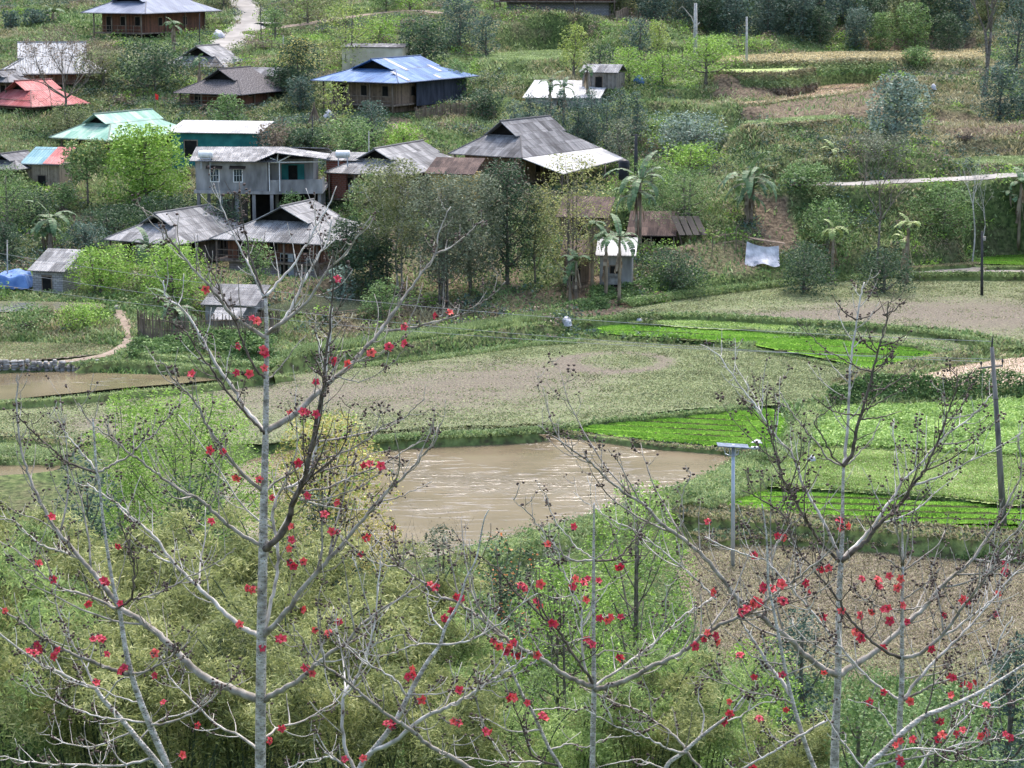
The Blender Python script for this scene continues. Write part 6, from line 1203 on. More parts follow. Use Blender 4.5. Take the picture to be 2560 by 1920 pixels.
A.limb([(664,1080),(618,1026),(586,974),(547,922),(508,851),(465,782),(418,742),(408,700)],14,4,.9,0); A.limb([(664,1085),(645,1065),(605,1023),(570,981),(537,935),(501,890),(472,841),(440,810),(405,800)],9,3,-.6,2)
A.limb([(666,1078),(738,1033),(796,981),(835,945),(868,922),(900,886),(943,838),(965,805),(998,760),(1024,724),(1063,672),(1089,633),(1096,584),(1125,516)],21,3,1.2,1)
A.limb([(1089,635),(1128,617),(1167,587),(1210,548)],7,2,.3,1); A.limb([(960,828),(1031,818),(1083,805),(1148,789),(1193,763),(1232,738),(1265,705)],8,3,-.3,1); A.limb([(814,962),(861,925),(917,893),(972,870),(1031,828)],6,2,-.2,1); A.limb([(840,940),(900,955),(950,930),(985,905),(1015,870)],4,2,-.3,1)
A.limb([(662,1373),(677,1360),(716,1317),(733,1256),(760,1200),(770,1153),(786,1082),(799,1017),(809,968),(812,903),(822,838),(828,770),(832,700),(832,625)],22,3,-1.2,2)
A.limb([(664,1569),(679,1500),(692,1440),(695,1373),(682,1290),(700,1230),(740,1210),(770,1180),(783,1153),(796,1065),(812,975),(818,903),(826,838),(828,770)],12,5,1.3,0)
A.limb([(660,1370),(608,1339),(564,1308),(521,1269),(490,1243),(456,1230),(412,1200),(391,1183),(352,1153),(325,1134),(293,1105),(254,1078),(225,1056),(195,1007)],13,3,-.9,1)
A.limb([(660,1228),(618,1196),(579,1153),(547,1108),(517,1062),(498,1023),(469,981),(433,948),(413,916),(397,900)],13,3,-.7,1); A.limb([(663,1232),(682,1209),(715,1189),(747,1170),(777,1147),(822,1124)],9,3,.4,1)
for P in ([(786,1153),(842,1137),(894,1114),(933,1088),(962,1062),(1008,1046),(1037,1020),(1063,997)], [(790,1105),(852,1095),(917,1082),(975,1065),(1011,1046)], [(760,1228),(822,1218),(868,1196),(917,1176),(952,1163),(991,1140),(1031,1114),(1086,1091),(1096,1069)], [(765,1190),(830,1170),(890,1160),(930,1135),(965,1128)], [(750,1250),(800,1250),(850,1235),(905,1215),(955,1180)]): A.limb(P,7,2.5,None,1)
A.limb([(657,1590),(683,1565),(727,1517),(757,1469),(814,1408),(857,1360),(900,1308),(944,1252),(996,1204),(1024,1176),(1060,1134),(1086,1108),(1100,1060)],20,3,-.9,1)
A.limb([(944,1252),(990,1245),(1035,1225),(1080,1205)],5,2,None,1)
A.limb([(655,1590),(608,1569),(564,1534),(521,1491),(477,1452),(434,1408),(391,1347),(347,1308),(304,1269),(260,1239),(217,1209)],17,4,.9,0)
A.limb([(653,1752),(586,1725),(521,1699),(477,1664),(434,1621),(391,1582),(347,1547),(304,1521),(269,1478),(234,1434),(204,1400),(165,1352),(130,1308),(95,1243),(72,1190),(55,1130),(44,1060),(42,1000),(44,935)],27,4,1.4,1)
A.limb([(204,1402),(187,1391),(152,1378),(108,1365),(69,1335),(35,1304),(0,1298)],9,3,.5,0); A.limb([(165,1352),(130,1320),(87,1295),(43,1282),(0,1252)],5,2,.3,1)
A.limb([(655,1752),(705,1725),(748,1699),(788,1664),(822,1634),(866,1604),(900,1565),(944,1530),(1000,1495),(1052,1460)],19,4,-.8,1); A.limb([(800,1655),(850,1650),(900,1630),(960,1600),(1010,1585)],6,2,None,0)
A.limb([(654,1850),(700,1820),(760,1800),(830,1760),(880,1700)],9,3,.8,0); A.limb([(652,1880),(600,1840),(540,1810),(480,1750),(430,1700),(400,1640)],10,3,.9,0)
A.auto(.9, .75)
AF = [(443,625),(727,605),(545,690),(552,696),(567,758),(575,770),(570,797),(507,750),(508,806),(535,808),(418,812),(947,683),(969,680),(875,707),(880,745),(840,750),(803,763),(722,780),(750,785),(683,828),(655,892),(668,893),(680,895),(625,897),(456,972),(483,976),(785,1003),(800,1006),(820,1008),(640,998),(513,1030),(560,1038),(590,1075),(660,1073),(735,1088),(700,1115),(635,1140),(717,1150),(728,1152),(790,1158),(845,1140),(628,1168),(630,1184),(622,1213),(632,1220),(657,1214),(777,1195),(455,1128),(537,1270),(550,1275),(648,1315),(682,1360),(730,1343),(602,1380),(610,1384),(710,1370),(665,1450),(672,1455),(658,1444),(885,1445),(888,1455),(580,1600),(607,1573),(563,1400),(520,1350)]
A.done([(x*1.1573, y*1.1573) for x, y in AF if x > 400])
S_ = 1.1573
Bk = Kapok('slim leaning kapok at left with dark curving limbs, leaning left as it rises', [(445,1990,24),(421,1920,22),(391,1851,21),(373,1808,20),(352,1756,19),(330,1690,17),(312,1612,15),(299,1526,13),(282,1460,10),(265,1352,9),(256,1287,8),(247,1200,8),(241,1173,7),(236,1098,6),(232,1045,4)], 25, 2)
Bk.limb([(241,1183),(195,1166),(169,1157),(140,1131),(114,1108),(85,1082),(62,1059),(42,1036)],8,3,-.4,2); Bk.limb([(241,1176),(212,1140),(182,1105),(156,1069),(133,1017)],7,2,.3,0); Bk.limb([(247,1179),(286,1160),(325,1137),(355,1108),(384,1085),(413,1052),(452,1007)],8,3,.4,1)
Bk.limb([(291,1521),(326,1499),(334,1460),(334,1408),(321,1361),(304,1317),(295,1282)],9,3,-.5,2); Bk.limb([(330,1499),(369,1491),(434,1465),(477,1439),(521,1417),(564,1391),(590,1369)],7,3,-.2,1)
Bk.limb([(291,1521),(243,1499),(195,1482),(160,1473),(130,1456),(104,1434),(65,1395),(30,1369),(-20,1345)],9,3,.5,1); Bk.limb([(321,1686),(269,1669),(226,1651),(187,1638),(148,1617),(104,1595),(69,1569),(35,1543),(-20,1510)],13,4,-.5,1)
Bk.limb([(326,1686),(369,1677),(404,1656),(434,1638),(460,1617),(490,1578)],9,3,-.4,1); Bk.limb([(373,1812),(417,1808),(477,1786),(521,1756),(560,1721),(582,1699),(603,1673)],9,3,-.4,1); Bk.limb([(373,1808),(304,1799),(243,1790),(174,1769),(130,1747),(78,1717),(40,1690)],7,2,.5,0)
Bk.limb([(352,1756),(300,1745),(250,1720),(200,1712),(150,1690),(110,1660)],5,2,.6,0)
Bk.auto(1.)
Bk.done([(x*S_, y*S_) for x, y in [(107,1120),(80,1220),(118,1252),(188,1300),(225,1258),(232,1262),(262,1305),(8,1320),(85,1395),(95,1402),(90,1410),(120,1418),(126,1408),(60,1410),(72,1414),(200,1385),(215,1383),(224,1386),(228,1415),(258,1178),(335,1412),(338,1460),(268,1445),(265,1452),(390,1633)]])
Ck = Kapok('pale kapok limb rising from below the frame at the lower left corner', [(470,2060,22),(440,1975,19),(404,1920,18),(347,1851,16),(304,1799,15),(260,1751,14),(239,1721,12)], 28, 3)
Ck.limb([(239,1721),(182,1699),(130,1673),(87,1651),(43,1617),(-20,1570)],11,5,-.4,0); Ck.limb([(239,1721),(221,1682),(195,1634),(169,1582),(143,1521),(139,1478),(150,1440)],8,3,.3,0); Ck.limb([(330,1830),(240,1865),(170,1860),(130,1840),(100,1835)],7,2,None,0)
Ck.limb([(380,1895),(300,1915),(195,1912),(130,1912),(65,1903),(0,1890)],9,4,-.3,0); Ck.limb([(260,1751),(300,1700),(345,1690),(390,1660),(420,1610)],6,2,None,0); Ck.limb([(347,1851),(400,1800),(470,1780),(520,1740)],7,2,.4,0)
Ck.auto(.9, .5); Ck.done([(x*S_, y*S_) for x, y in [(207,1477),(355,1520),(420,1565)]])
Dk = Kapok('slender central kapok with clusters of deep red flowers along its long side limbs', [(1481,1990,18),(1481,1920,17),(1483,1808,16),(1485,1721,15),(1484,1591,11),(1484,1460,10),(1484,1395,8),(1485,1308,6),(1485,1256,4)], 25, 4)
Dk.limb([(1483,1716),(1435,1699),(1392,1673),(1348,1643),(1318,1630),(1283,1608),(1240,1578),(1196,1543),(1152,1512),(1104,1491),(1057,1456),(1031,1439),(1000,1417),(961,1413),(918,1395),(887,1374),(850,1340)],15,3,-1.,1); Dk.limb([(1002,1413),(992,1374),(983,1335),(985,1300)],6,2,-.1,1); Dk.limb([(1000,1415),(960,1370),(930,1335),(905,1310)],5,2,.2,1)
Dk.limb([(1483,1712),(1466,1682),(1440,1647),(1414,1604),(1392,1569),(1361,1547),(1327,1513),(1288,1478),(1262,1443),(1240,1421),(1205,1395),(1170,1375)],10,3,-.9,2); Dk.limb([(1477,1708),(1466,1677),(1457,1630),(1453,1569),(1453,1521),(1435,1486),(1424,1460),(1409,1426),(1392,1374),(1379,1343)],9,3,.6,0)
Dk.limb([(1487,1725),(1544,1708),(1587,1690),(1631,1664),(1674,1647),(1717,1621),(1761,1586),(1804,1560),(1848,1543),(1878,1530),(1917,1499),(1956,1469),(2000,1441),(2017,1426),(2060,1391),(2086,1361),(2108,1330)],17,3,-1.1,1)
Dk.limb([(1487,1716),(1522,1690),(1561,1664),(1600,1634),(1639,1604),(1674,1569),(1717,1534),(1761,1508),(1780,1495)],9,4,.7,0); Dk.limb([(1484,1400),(1435,1400),(1396,1374),(1370,1343),(1344,1313),(1322,1282),(1296,1261)],7,3,-.3,1)
Dk.limb([(1485,1402),(1535,1400),(1561,1378),(1587,1348),(1609,1317),(1631,1287)],7,3,.3,2); Dk.limb([(1484,1395),(1444,1369),(1414,1335),(1388,1300),(1366,1256),(1357,1235)],5,2,.3,0); Dk.limb([(1486,1400),(1526,1365),(1544,1330),(1561,1291)],5,2,-.2,1)
Dk.limb([(1484,1595),(1440,1600),(1400,1615),(1350,1600),(1320,1580)],5,2,None,1); Dk.limb([(1484,1560),(1520,1540),(1560,1545),(1590,1520)],5,2,None,1); Dk.limb([(1484,1640),(1530,1625),(1600,1640),(1650,1620)],5,2,None,1); Dk.limb([(1484,1480),(1510,1470),(1540,1450),(1570,1430)],4,2,None,1)
Dk.auto(1.1, .8)
Dk.done([(x*S_, y*S_) for x, y in [(1125,1268),(1130,1275),(930,1266),(942,1272),(988,1286),(996,1292),(990,1298),(975,1320),(963,1335),(1165,1308),(1158,1300),(1190,1345),(1198,1350),(1065,1386),(1075,1392),(1100,1396),(1108,1390),(1092,1408),(1115,1412),(1125,1416),(1160,1415),(1130,1270),(1235,1138),(1185,1178),(1240,1252),(1258,1262),(1270,1255),(1291,1258),(1262,1297),(1268,1385),(1278,1395),(1298,1336),(1308,1340),(1316,1334),(1340,1335),(1345,1425),(1338,1418),(1338,1222),(1655,1268),(1665,1276),(1648,1278),(1690,1265),(1680,1258),(1630,1298),(1640,1305),(1622,1308),(1612,1318),(1605,1325),(1682,1300),(1692,1302),(1738,1258),(1530,1368),(1542,1374),(1522,1378),(1500,1396),(1545,1385),(1170,1262),(1235,1268)]])
Ek = Kapok('thick pale trunked kapok at right with wide whorls of long limbs', [(2084,1990,30),(2086,1920,27),(2089,1829,24),(2095,1690,21),(2097,1526,18),(2102,1405,15),(2106,1330,11),(2107,1228,9),(2109,1168,8)], 29, 5)
Ek.limb([(2109,1165),(2115,1120),(2123,1000),(2128,903),(2139,821),(2152,740),(2161,705)],11,3,.6,0); Ek.limb([(2109,1165),(2130,1131),(2139,1082),(2156,1023),(2169,981),(2182,935),(2195,880),(2208,831),(2218,789),(2219,750)],13,3,-.5,2)
for P in ([(2182,929),(2152,922),(2120,906),(2100,893),(2068,877),(2048,860),(2029,841),(2003,818),(1990,795)],[(2152,1036),(2120,1036),(2087,1030),(2061,1013),(2042,1000),(2027,986)],[(2159,1026),(2191,1010),(2231,987),(2276,965)],[(2178,979),(2214,968),(2257,942),(2289,916)],[(2192,880),(2165,862),(2140,822)],[(2190,917),(2220,905),(2245,882)],[(2212,789),(2240,772),(2268,742)],[(2140,800),(2110,780),(2080,735)],[(2141,800),(2180,785),(2218,755)],[(2156,1048),(2190,1045),(2230,1035),(2253,1028)],[(2200,866),(2235,856),(2265,835)]): Ek.limb(P,5.5,2,None,2)
Ek.limb([(2107,1165),(2068,1147),(2048,1114),(2022,1085),(1996,1052),(1973,1020),(1957,994),(1952,981)],6,3,.3,1); Ek.limb([(2107,1165),(2084,1144),(2065,1108),(2048,1079),(2035,1059),(2048,1040),(2074,1023),(2094,991)],6,2,-.3,2); Ek.limb([(2111,1163),(2123,1157),(2152,1127),(2182,1092),(2198,1056),(2205,1040)],6,2,.3,1)
Ek.limb([(2101,1405),(2060,1365),(2030,1326),(2004,1282),(1982,1239),(1960,1202),(1944,1150),(1928,1098),(1921,1066),(1916,1026),(1917,979)],11,3,-.7,2); Ek.limb([(2100,1400),(2078,1343),(2056,1300),(2030,1252),(2008,1213),(1996,1179),(1977,1131),(1951,1105),(1921,1066),(1892,1017),(1866,984),(1836,945),(1813,912),(1793,886),(1751,860)],10,3,.8,0)
Ek.limb([(2103,1404),(2139,1374),(2173,1343),(2199,1308),(2234,1278),(2260,1248),(2296,1196),(2318,1163),(2341,1111),(2361,1056),(2374,1020),(2390,968),(2392,922)],15,3,-.8,2); Ek.limb([(2103,1400),(2147,1356),(2182,1317),(2212,1269),(2238,1235),(2260,1196),(2296,1166),(2361,1092),(2419,1050),(2458,1010),(2480,985)],12,3,.9,0)
Ek.limb([(2285,1212),(2328,1199),(2377,1179),(2426,1153),(2491,1121),(2560,1080)],8,3,-.3,0); Ek.limb([(2348,1111),(2395,1108),(2436,1092),(2485,1056)],6,2,None,1); Ek.limb([(2368,1045),(2410,1040),(2450,1028),(2485,1000)],5,2,None,1); Ek.limb([(2385,970),(2410,955),(2430,925)],4,2,None,2); Ek.limb([(2392,940),(2375,925),(2350,920)],4,2,None,2)
Ek.limb([(2094,1688),(2052,1669),(2008,1634),(1974,1599),(1939,1569),(1895,1534),(1843,1495),(1783,1417),(1739,1374),(1696,1339),(1652,1308),(1622,1274),(1587,1248),(1552,1226),(1522,1200),(1481,1160),(1448,1137),(1409,1108),(1370,1082),(1344,1062)],20,3,-1.2,1)
Ek.limb([(1790,1499),(1752,1460),(1717,1426),(1674,1391),(1631,1356),(1587,1326),(1535,1304),(1492,1274),(1457,1252),(1435,1230)],7,2,.4,0); Ek.limb([(1690,1335),(1710,1290),(1705,1240),(1725,1190),(1715,1170)],4,2,None,1); Ek.limb([(1600,1255),(1570,1200),(1545,1150),(1520,1125)],5,2,None,1)
Ek.limb([(2096,1688),(2139,1660),(2182,1634),(2225,1599),(2260,1565),(2299,1530),(2338,1486),(2373,1447),(2408,1421),(2434,1395),(2464,1352),(2494,1304),(2520,1252),(2540,1216),(2553,1179),(2546,1085)],20,4,1.0,1); Ek.limb([(2434,1399),(2477,1404),(2516,1400),(2575,1392)],8,4,-.3,0)
Ek.auto(1., .6)
Ek.done([(x*S_, y*S_) for x, y in [(1815,1128),(1826,1136),(1820,1142),(1740,1280),(1775,1225),(1790,1228),(1680,1158),(1528,1128),(1627,1200),(1548,1280),(2167,1218),(2170,1237),(2150,1328),(1690,1160),(1780,1333),(1960,1345),(1850,1365),(1862,1372),(1910,1398)]])
Fk = Kapok('straight kapok right of the thickest trunk, dotted with many small red flowers', [(2246,1990,22),(2247,1920,20),(2249,1808,18),(2254,1721,16),(2255,1645,13),(2255,1526,10),(2257,1426,8),(2256,1330,5),(2256,1290,4)], 27, 6)
for P in ([(2256,1428),(2225,1404),(2199,1387),(2182,1361)],[(2258,1428),(2277,1391),(2282,1356),(2280,1320)],[(2258,1428),(2303,1395),(2343,1365),(2364,1326)],[(2258,1417),(2269,1348),(2282,1287),(2299,1226)],[(2255,1415),(2243,1330),(2238,1287),(2235,1240)],[(2254,1526),(2212,1521),(2178,1508),(2147,1486),(2121,1460)],[(2257,1526),(2299,1517),(2330,1499),(2364,1478)],[(2257,1500),(2300,1470),(2330,1450),(2350,1420)]): Fk.limb(P,6,2.5,None,1)
Fk.limb([(2254,1645),(2217,1630),(2182,1604),(2147,1573),(2121,1543),(2099,1504),(2073,1469),(2039,1430),(2004,1387),(1978,1343),(1961,1291),(1930,1265),(1887,1239),(1856,1226)],10,3,-.8,2)
Fk.limb([(2257,1645),(2299,1634),(2338,1604),(2373,1569),(2399,1526),(2425,1495),(2455,1456),(2481,1417),(2503,1365),(2538,1330),(2575,1280)],13,4,-.7,1); Fk.limb([(2340,1600),(2390,1570),(2430,1540),(2480,1500),(2530,1440),(2570,1410)],9,3,.5,0)
Fk.limb([(2258,1751),(2303,1729),(2334,1712),(2416,1686),(2451,1664),(2494,1647),(2575,1600)],9,3,-.4,1); Fk.limb([(2252,1751),(2225,1734),(2191,1712),(2147,1669),(2104,1621),(2060,1569),(2017,1512),(1974,1469),(1930,1417),(1913,1400),(1865,1387),(1800,1361),(1760,1340)],9,4,.7,0)
Fk.limb([(2255,1751),(2320,1670),(2380,1610),(2430,1560),(2480,1500),(2500,1450),(2530,1380)],11,3,.9,0); Fk.limb([(2257,1700),(2300,1690),(2350,1680),(2400,1640),(2440,1620)],5,2,None,1)
Fk.auto(1.2)
Fk.done([(x*S_, y*S_) for x, y in [(1860,1252),(1893,1256),(1890,1266),(1900,1272),(1942,1270),(1923,1245),(1905,1320),(1918,1316),(1945,1310),(1885,1320),(1920,1340),(2075,1295),(2085,1300),(2155,1282),(1850,1365),(1855,1384),(1862,1378),(1818,1320),(1855,1330),(1948,1250),(2050,1460),(2060,1466),(2075,1475),(2110,1470),(1910,1495),(1875,1515),(1965,1515),(2052,1500),(1780,1450),(2010,1400),(2035,1330)]])
Gk = Kapok('thin dark leaning stem between the central and the right kapok', [(2070,2000,15),(2036,1920,14),(2010,1850,13),(1978,1740,11),(1960,1660,10),(1945,1580,9),(1934,1525,8),(1921,1460,7),(1919,1395,6),(1915,1330,5),(1905,1260,4)], 24, 7)
Gk.limb([(1978,1740),(1952,1699),(1921,1660),(1895,1617),(1869,1578),(1850,1540),(1845,1480)],13,4,.5,0); Gk.limb([(2110,1920),(2069,1799),(2026,1825),(1974,1855),(1922,1886),(1850,1925)][1:],8,6,-.3,0)
Gk.limb([(1960,1660),(1925,1655),(1880,1640),(1840,1600),(1810,1570)],6,2,None,1); Gk.limb([(1945,1580),(1990,1560),(2020,1530),(2040,1490)],5,2,None,0); Gk.limb([(1934,1525),(1900,1510),(1870,1480),(1850,1440)],5,2,None,1); Gk.limb([(1985,1760),(1930,1740),(1870,1730),(1800,1700),(1740,1690)],7,2,None,1); Gk.limb([(1960,1690),(2010,1670),(2060,1640),(2090,1600)],5,2,None,0)
Gk.limb([(1919,1400),(1940,1360),(1965,1330),(1985,1290)],4,2,None,1); Gk.limb([(1915,1340),(1890,1310),(1870,1280)],4,2,None,2)
Gk.auto(1.1); Gk.done([(x*S_, y*S_) for x, y in [(1580,1515),(1578,1540),(1640,1555),(1690,1460),(1630,1460)]])
Hk = Kapok('kapok crown at bottom centre with long pale limbs fanning both ways', [(880,2080,30),(885,2010,24),(900,1920,18),(935,1873,17),(970,1829,16),(996,1790,16),(1022,1738,15),(1048,1690,14),(1074,1647,12),(1100,1612,10),(1113,1569,9),(1135,1530,8),(1152,1495,7),(1165,1447,6),(1191,1395,5),(1209,1304,4),(1222,1274,3)], 23, 8)
Hk.limb([(1110,1575),(1087,1555),(1078,1530),(1070,1504),(1066,1470)],6,3,.3,0); Hk.limb([(1098,1612),(1152,1608),(1196,1590),(1248,1560),(1291,1521),(1343,1482)],8,3,-.5,0); Hk.limb([(1018,1740),(987,1699),(944,1673),(900,1643),(844,1590),(820,1560)],8,3,-.5,0); Hk.limb([(1098,1612),(1040,1612),(990,1630),(940,1640),(880,1620)],6,2,.3,0)
Hk.limb([(930,1880),(985,1855),(1057,1795),(1109,1773),(1152,1751),(1183,1734),(1213,1712),(1248,1690),(1291,1660),(1330,1630)],15,4,-.6,0); Hk.limb([(895,1940),(840,1900),(814,1894),(760,1905),(700,1930)],8,4,.4,0)
Hk.limb([(890,1930),(860,1860),(857,1747),(883,1704),(909,1656),(926,1604),(940,1543),(944,1482),(952,1408),(955,1370)],12,3,.8,0)
Hk.limb([(1183,1925),(1130,1894),(1096,1877),(1057,1851),(1022,1821),(987,1799),(944,1769),(909,1738),(874,1708),(844,1686),(814,1669),(783,1643),(762,1612),(744,1582),(730,1560)],16,3,-.8,1); Hk.limb([(1022,1738),(1090,1735),(1160,1720),(1230,1725)],5,2,None,0)
Hk.auto(1.1, .8); Hk.done([(x*S_, y*S_) for x, y in [(745,1643),(785,1640),(885,1462),(910,1510),(990,1492),(980,1560),(988,1564),(835,1565),(845,1572),(850,1562),(1045,1583),(1052,1578),(1095,1505),(1105,1508)]])
Ik = Kapok('pale curving kapok limb between the bottom centre crown and the slender central kapok', [(1450,2040,14),(1425,1970,12),(1400,1916,11),(1374,1873,10),(1352,1825,10),(1330,1777,9),(1309,1743,9),(1287,1695,7),(1265,1647,6),(1255,1600,5),(1250,1560,3)], 26, 9)
Ik.limb([(1400,1916),(1335,1894),(1317,1851),(1300,1799),(1283,1760),(1275,1720)],7,3,-.4,2); Ik.limb([(1352,1825),(1280,1830),(1220,1800),(1170,1790)],6,2,None,0); Ik.limb([(1330,1777),(1390,1770),(1440,1775),(1480,1765)],5,2,None,0); Ik.limb([(1400,1915),(1340,1905),(1250,1905),(1170,1895),(1110,1893)],7,3,.3,0); Ik.limb([(1375,1875),(1420,1860),(1460,1870),(1500,1850),(1560,1840)],6,2,None,0)
Ik.auto(1.1, .8); Ik.done([(x*S_, y*S_) for x, y in [(1140,1520),(1175,1555),(1170,1548)]])
Jk = Kapok('kapok at bottom right of centre forking up in pale limbs from below the frame', [(1700,2080,18),(1680,2000,15),(1665,1920,13),(1709,1881,12),(1752,1842,11),(1796,1808,9),(1826,1786,8),(1860,1740,5)], 25, 10)
Jk.limb([(1755,1925),(1730,1895),(1700,1855),(1665,1821),(1631,1799),(1600,1777),(1544,1760),(1496,1738),(1450,1715)],9,4,.3,1); Jk.limb([(1717,1881),(1674,1873),(1631,1851),(1587,1829),(1544,1816),(1492,1790),(1460,1770)],8,3,-.4,0); Jk.limb([(1665,1925),(1600,1900),(1550,1905),(1490,1920)],6,3,None,0); Jk.limb([(1796,1808),(1850,1790),(1900,1760),(1960,1750)],6,2,None,0); Jk.limb([(1752,1842),(1760,1790),(1745,1740),(1755,1700)],6,2,None,0); Jk.limb([(1631,1799),(1625,1750),(1610,1700),(1580,1650)],5,2,None,0)
Jk.auto(1.2, .9); Jk.done([(x*S_, y*S_) for x, y in [(1625,1655),(1700,1530),(1570,1560),(1600,1420)]])
Kk = Kapok('kapok crown in the lower right corner with thick pale limbs', [(2140,2080,26),(2150,1990,20),(2169,1920,18),(2212,1877,17),(2260,1829,17),(2312,1790,15),(2356,1773,13),(2408,1751,12),(2451,1730,11),(2503,1699,9),(2580,1650,8)], 23, 11)
Kk.limb([(2255,1950),(2299,1920),(2330,1873),(2377,1829),(2429,1777),(2451,1747),(2470,1700),(2500,1600),(2530,1540)],9,4,.6,0); Kk.limb([(2160,1925),(2110,1860),(2069,1799),(2040,1770)],7,3,.3,0); Kk.limb([(2169,1920),(2240,1900),(2320,1890),(2400,1860),(2480,1850),(2570,1830)],8,4,-.4,0); Kk.limb([(2312,1790),(2330,1740),(2335,1690),(2340,1640)],6,3,None,2); Kk.limb([(2408,1751),(2460,1770),(2520,1760),(2570,1740)],6,2,None,0); Kk.limb([(2240,1845),(2210,1790),(2170,1760),(2120,1750)],6,2,None,0); Kk.limb([(2200,1890),(2300,1870),(2380,1880),(2450,1900),(2560,1900)],6,3,None,0)
Kk.auto(1.2, .9)
Kk.done([(x*S_, y*S_) for x, y in [(2115,1590),(2125,1585),(2130,1525),(2170,1588),(2180,1594),(2030,1555),(2070,1585),(2080,1580),(2035,1590),(2028,1595),(1945,1600),(1938,1612),(1940,1640),(1945,1648),(1975,1600),(2090,1482),(2050,1505)]])
# ---------------------------------------------------------------- surfaces of the fields
build_ground()
def bedf(pitch, gap, ang):
    def f(x, y):
        a = R(ang); v = -x*math.sin(a)+y*math.cos(a)+(vnoise(x, y, 6, 2)-.5)*.5; q = v/pitch-np.floor(v/pitch); return np.where(q > gap/pitch, .95, -.6)
    return f
BEDF = {'tri': bedf(1.55,   .5, -13), 'seedA': bedf(2.6, .5, -16), 'seedB': bedf(2.6, .5, -16), 'farseed': bedf(2.6, .5, -16), 'bigseed': bedf(1.3, .46, -5)}
fm_mid = fieldmat('weedy_ploughed_field', (.142, .124, .098), (.150, .182, .088)); fm_soil = fieldmat('clod_field_soil', (.160, .136, .102), (.14, .16, .075))
fm_sand = fieldmat('sandy_field_soil', (.40, .31, .25), (.20, .19, .11)); fm_grass = fieldmat('meadow_grass', (.19, .21, .08), (.27, .34, .13)); fm_seed = fieldmat('seedling_bed_mud', (.045, .055, .02), (.13, .26, .03)); fm_orange = fieldmat('tan_terrace_soil', (.33, .24, .14), (.26, .24, .11)); fm_redsoil = fieldmat('reddish_terrace_soil', (.25, .17, .13), (.20, .18, .09))
sheet('ploughed_field', 'mid', fm_mid, .25, .05, .35, w_mid); sheet('ploughed_field', 'upright', fm_mid, .3, .05, .4, w_ur)
sheet('ploughed_strip', 'left', fm_mid, .25, .04, .35, lambda a, b: .42-.3*(b > 888)); sheet('ploughed_strip', 'lowleft', fm_mid, .25, .05, .35, lambda a, b: .4+0*a); sheet('ploughed_strip', 'strip2', fm_mid, .25, .04, .35, lambda a, b: .3+0*a)
sheet('grass_strip', 'strip', fm_grass, .25, .03, .35, lambda a, b: .75+0*a); sheet('sandy_field', 'sand', fm_sand, .25, .05, .3, lambda a, b: .12+.3*(a < 2230)); sheet('vegetable_field', 'veg', fm_grass, .25, .06, .5, lambda a, b: .5+0*a)
sheet('meadow', 'meadow', fm_grass, .25, .05, .6, lambda a, b: .6+0*a); sheet('clod_field', 'brown', fm_soil, .16, .06, .3, lambda a, b: .3-.2*gauss(a, b, 2250, 1500, 300, 120)+.15*(b > 1620)); sheet('terrace_field', 'terA', fm_orange, .4, .05, .6, lambda a, b: .40+0*a); sheet('terrace_field', 'terF', fm_grass, .35, .05, .6, lambda a, b: .6+0*a); sheet('terrace_field', 'terB', fm_redsoil, .35, .05, .5, lambda a, b: .25+0*a)
for k in ('terC', 'terD', 'terE'): sheet('terrace_field', k, fm_grass, .35, .05, .5, lambda a, b: .6+0*a)
for k in ('tri', 'seedA', 'seedB', 'bigseed', 'farseed'): sheet('seedling_field', k, fm_seed, .14, .015, .5, None, BEDF[k])
sheet('rice_strip', 'rice', fm_grass, .3, .04, .5, lambda a, b: .8+0*a)
wm = watermat('brown_pond_water', (.125, .100, .064), (.175, .142, .096), 1.)
pond('pond_water', 'pond', wm); pond('pond_water', 'upond', watermat('calm_brown_water', (.11, .09, .055), (.165, .135, .085), .12), .05); pond('pond_water', 'lowpond', wm, .05); pond('ditch_water', 'farwater', watermat('pale_ditch_water', (.3, .26, .24), (.42, .38, .35), .2), .1)
pond('pond_water', 'gpond', watermat('green_pond_water', (.035, .045, .03), (.06, .07, .045), .15), .05); pond('ditch_water', 'leftwater', watermat('left_ditch_water', (.12, .12, .08), (.17, .16, .11), .1), .05)
for k, nm, mt, o_ in (('spur', 'concrete_road', 'road', .08), ('bend', 'concrete_road', 'road', .11), ('track', 'dirt_path', 'dirt', .08), ('east', 'concrete_road', 'road', .1), ('foot', 'footpath', 'dirt', .07), ('climb', 'footpath', 'dirt', .08)): ribbon(nm, k, M[mt], o_)
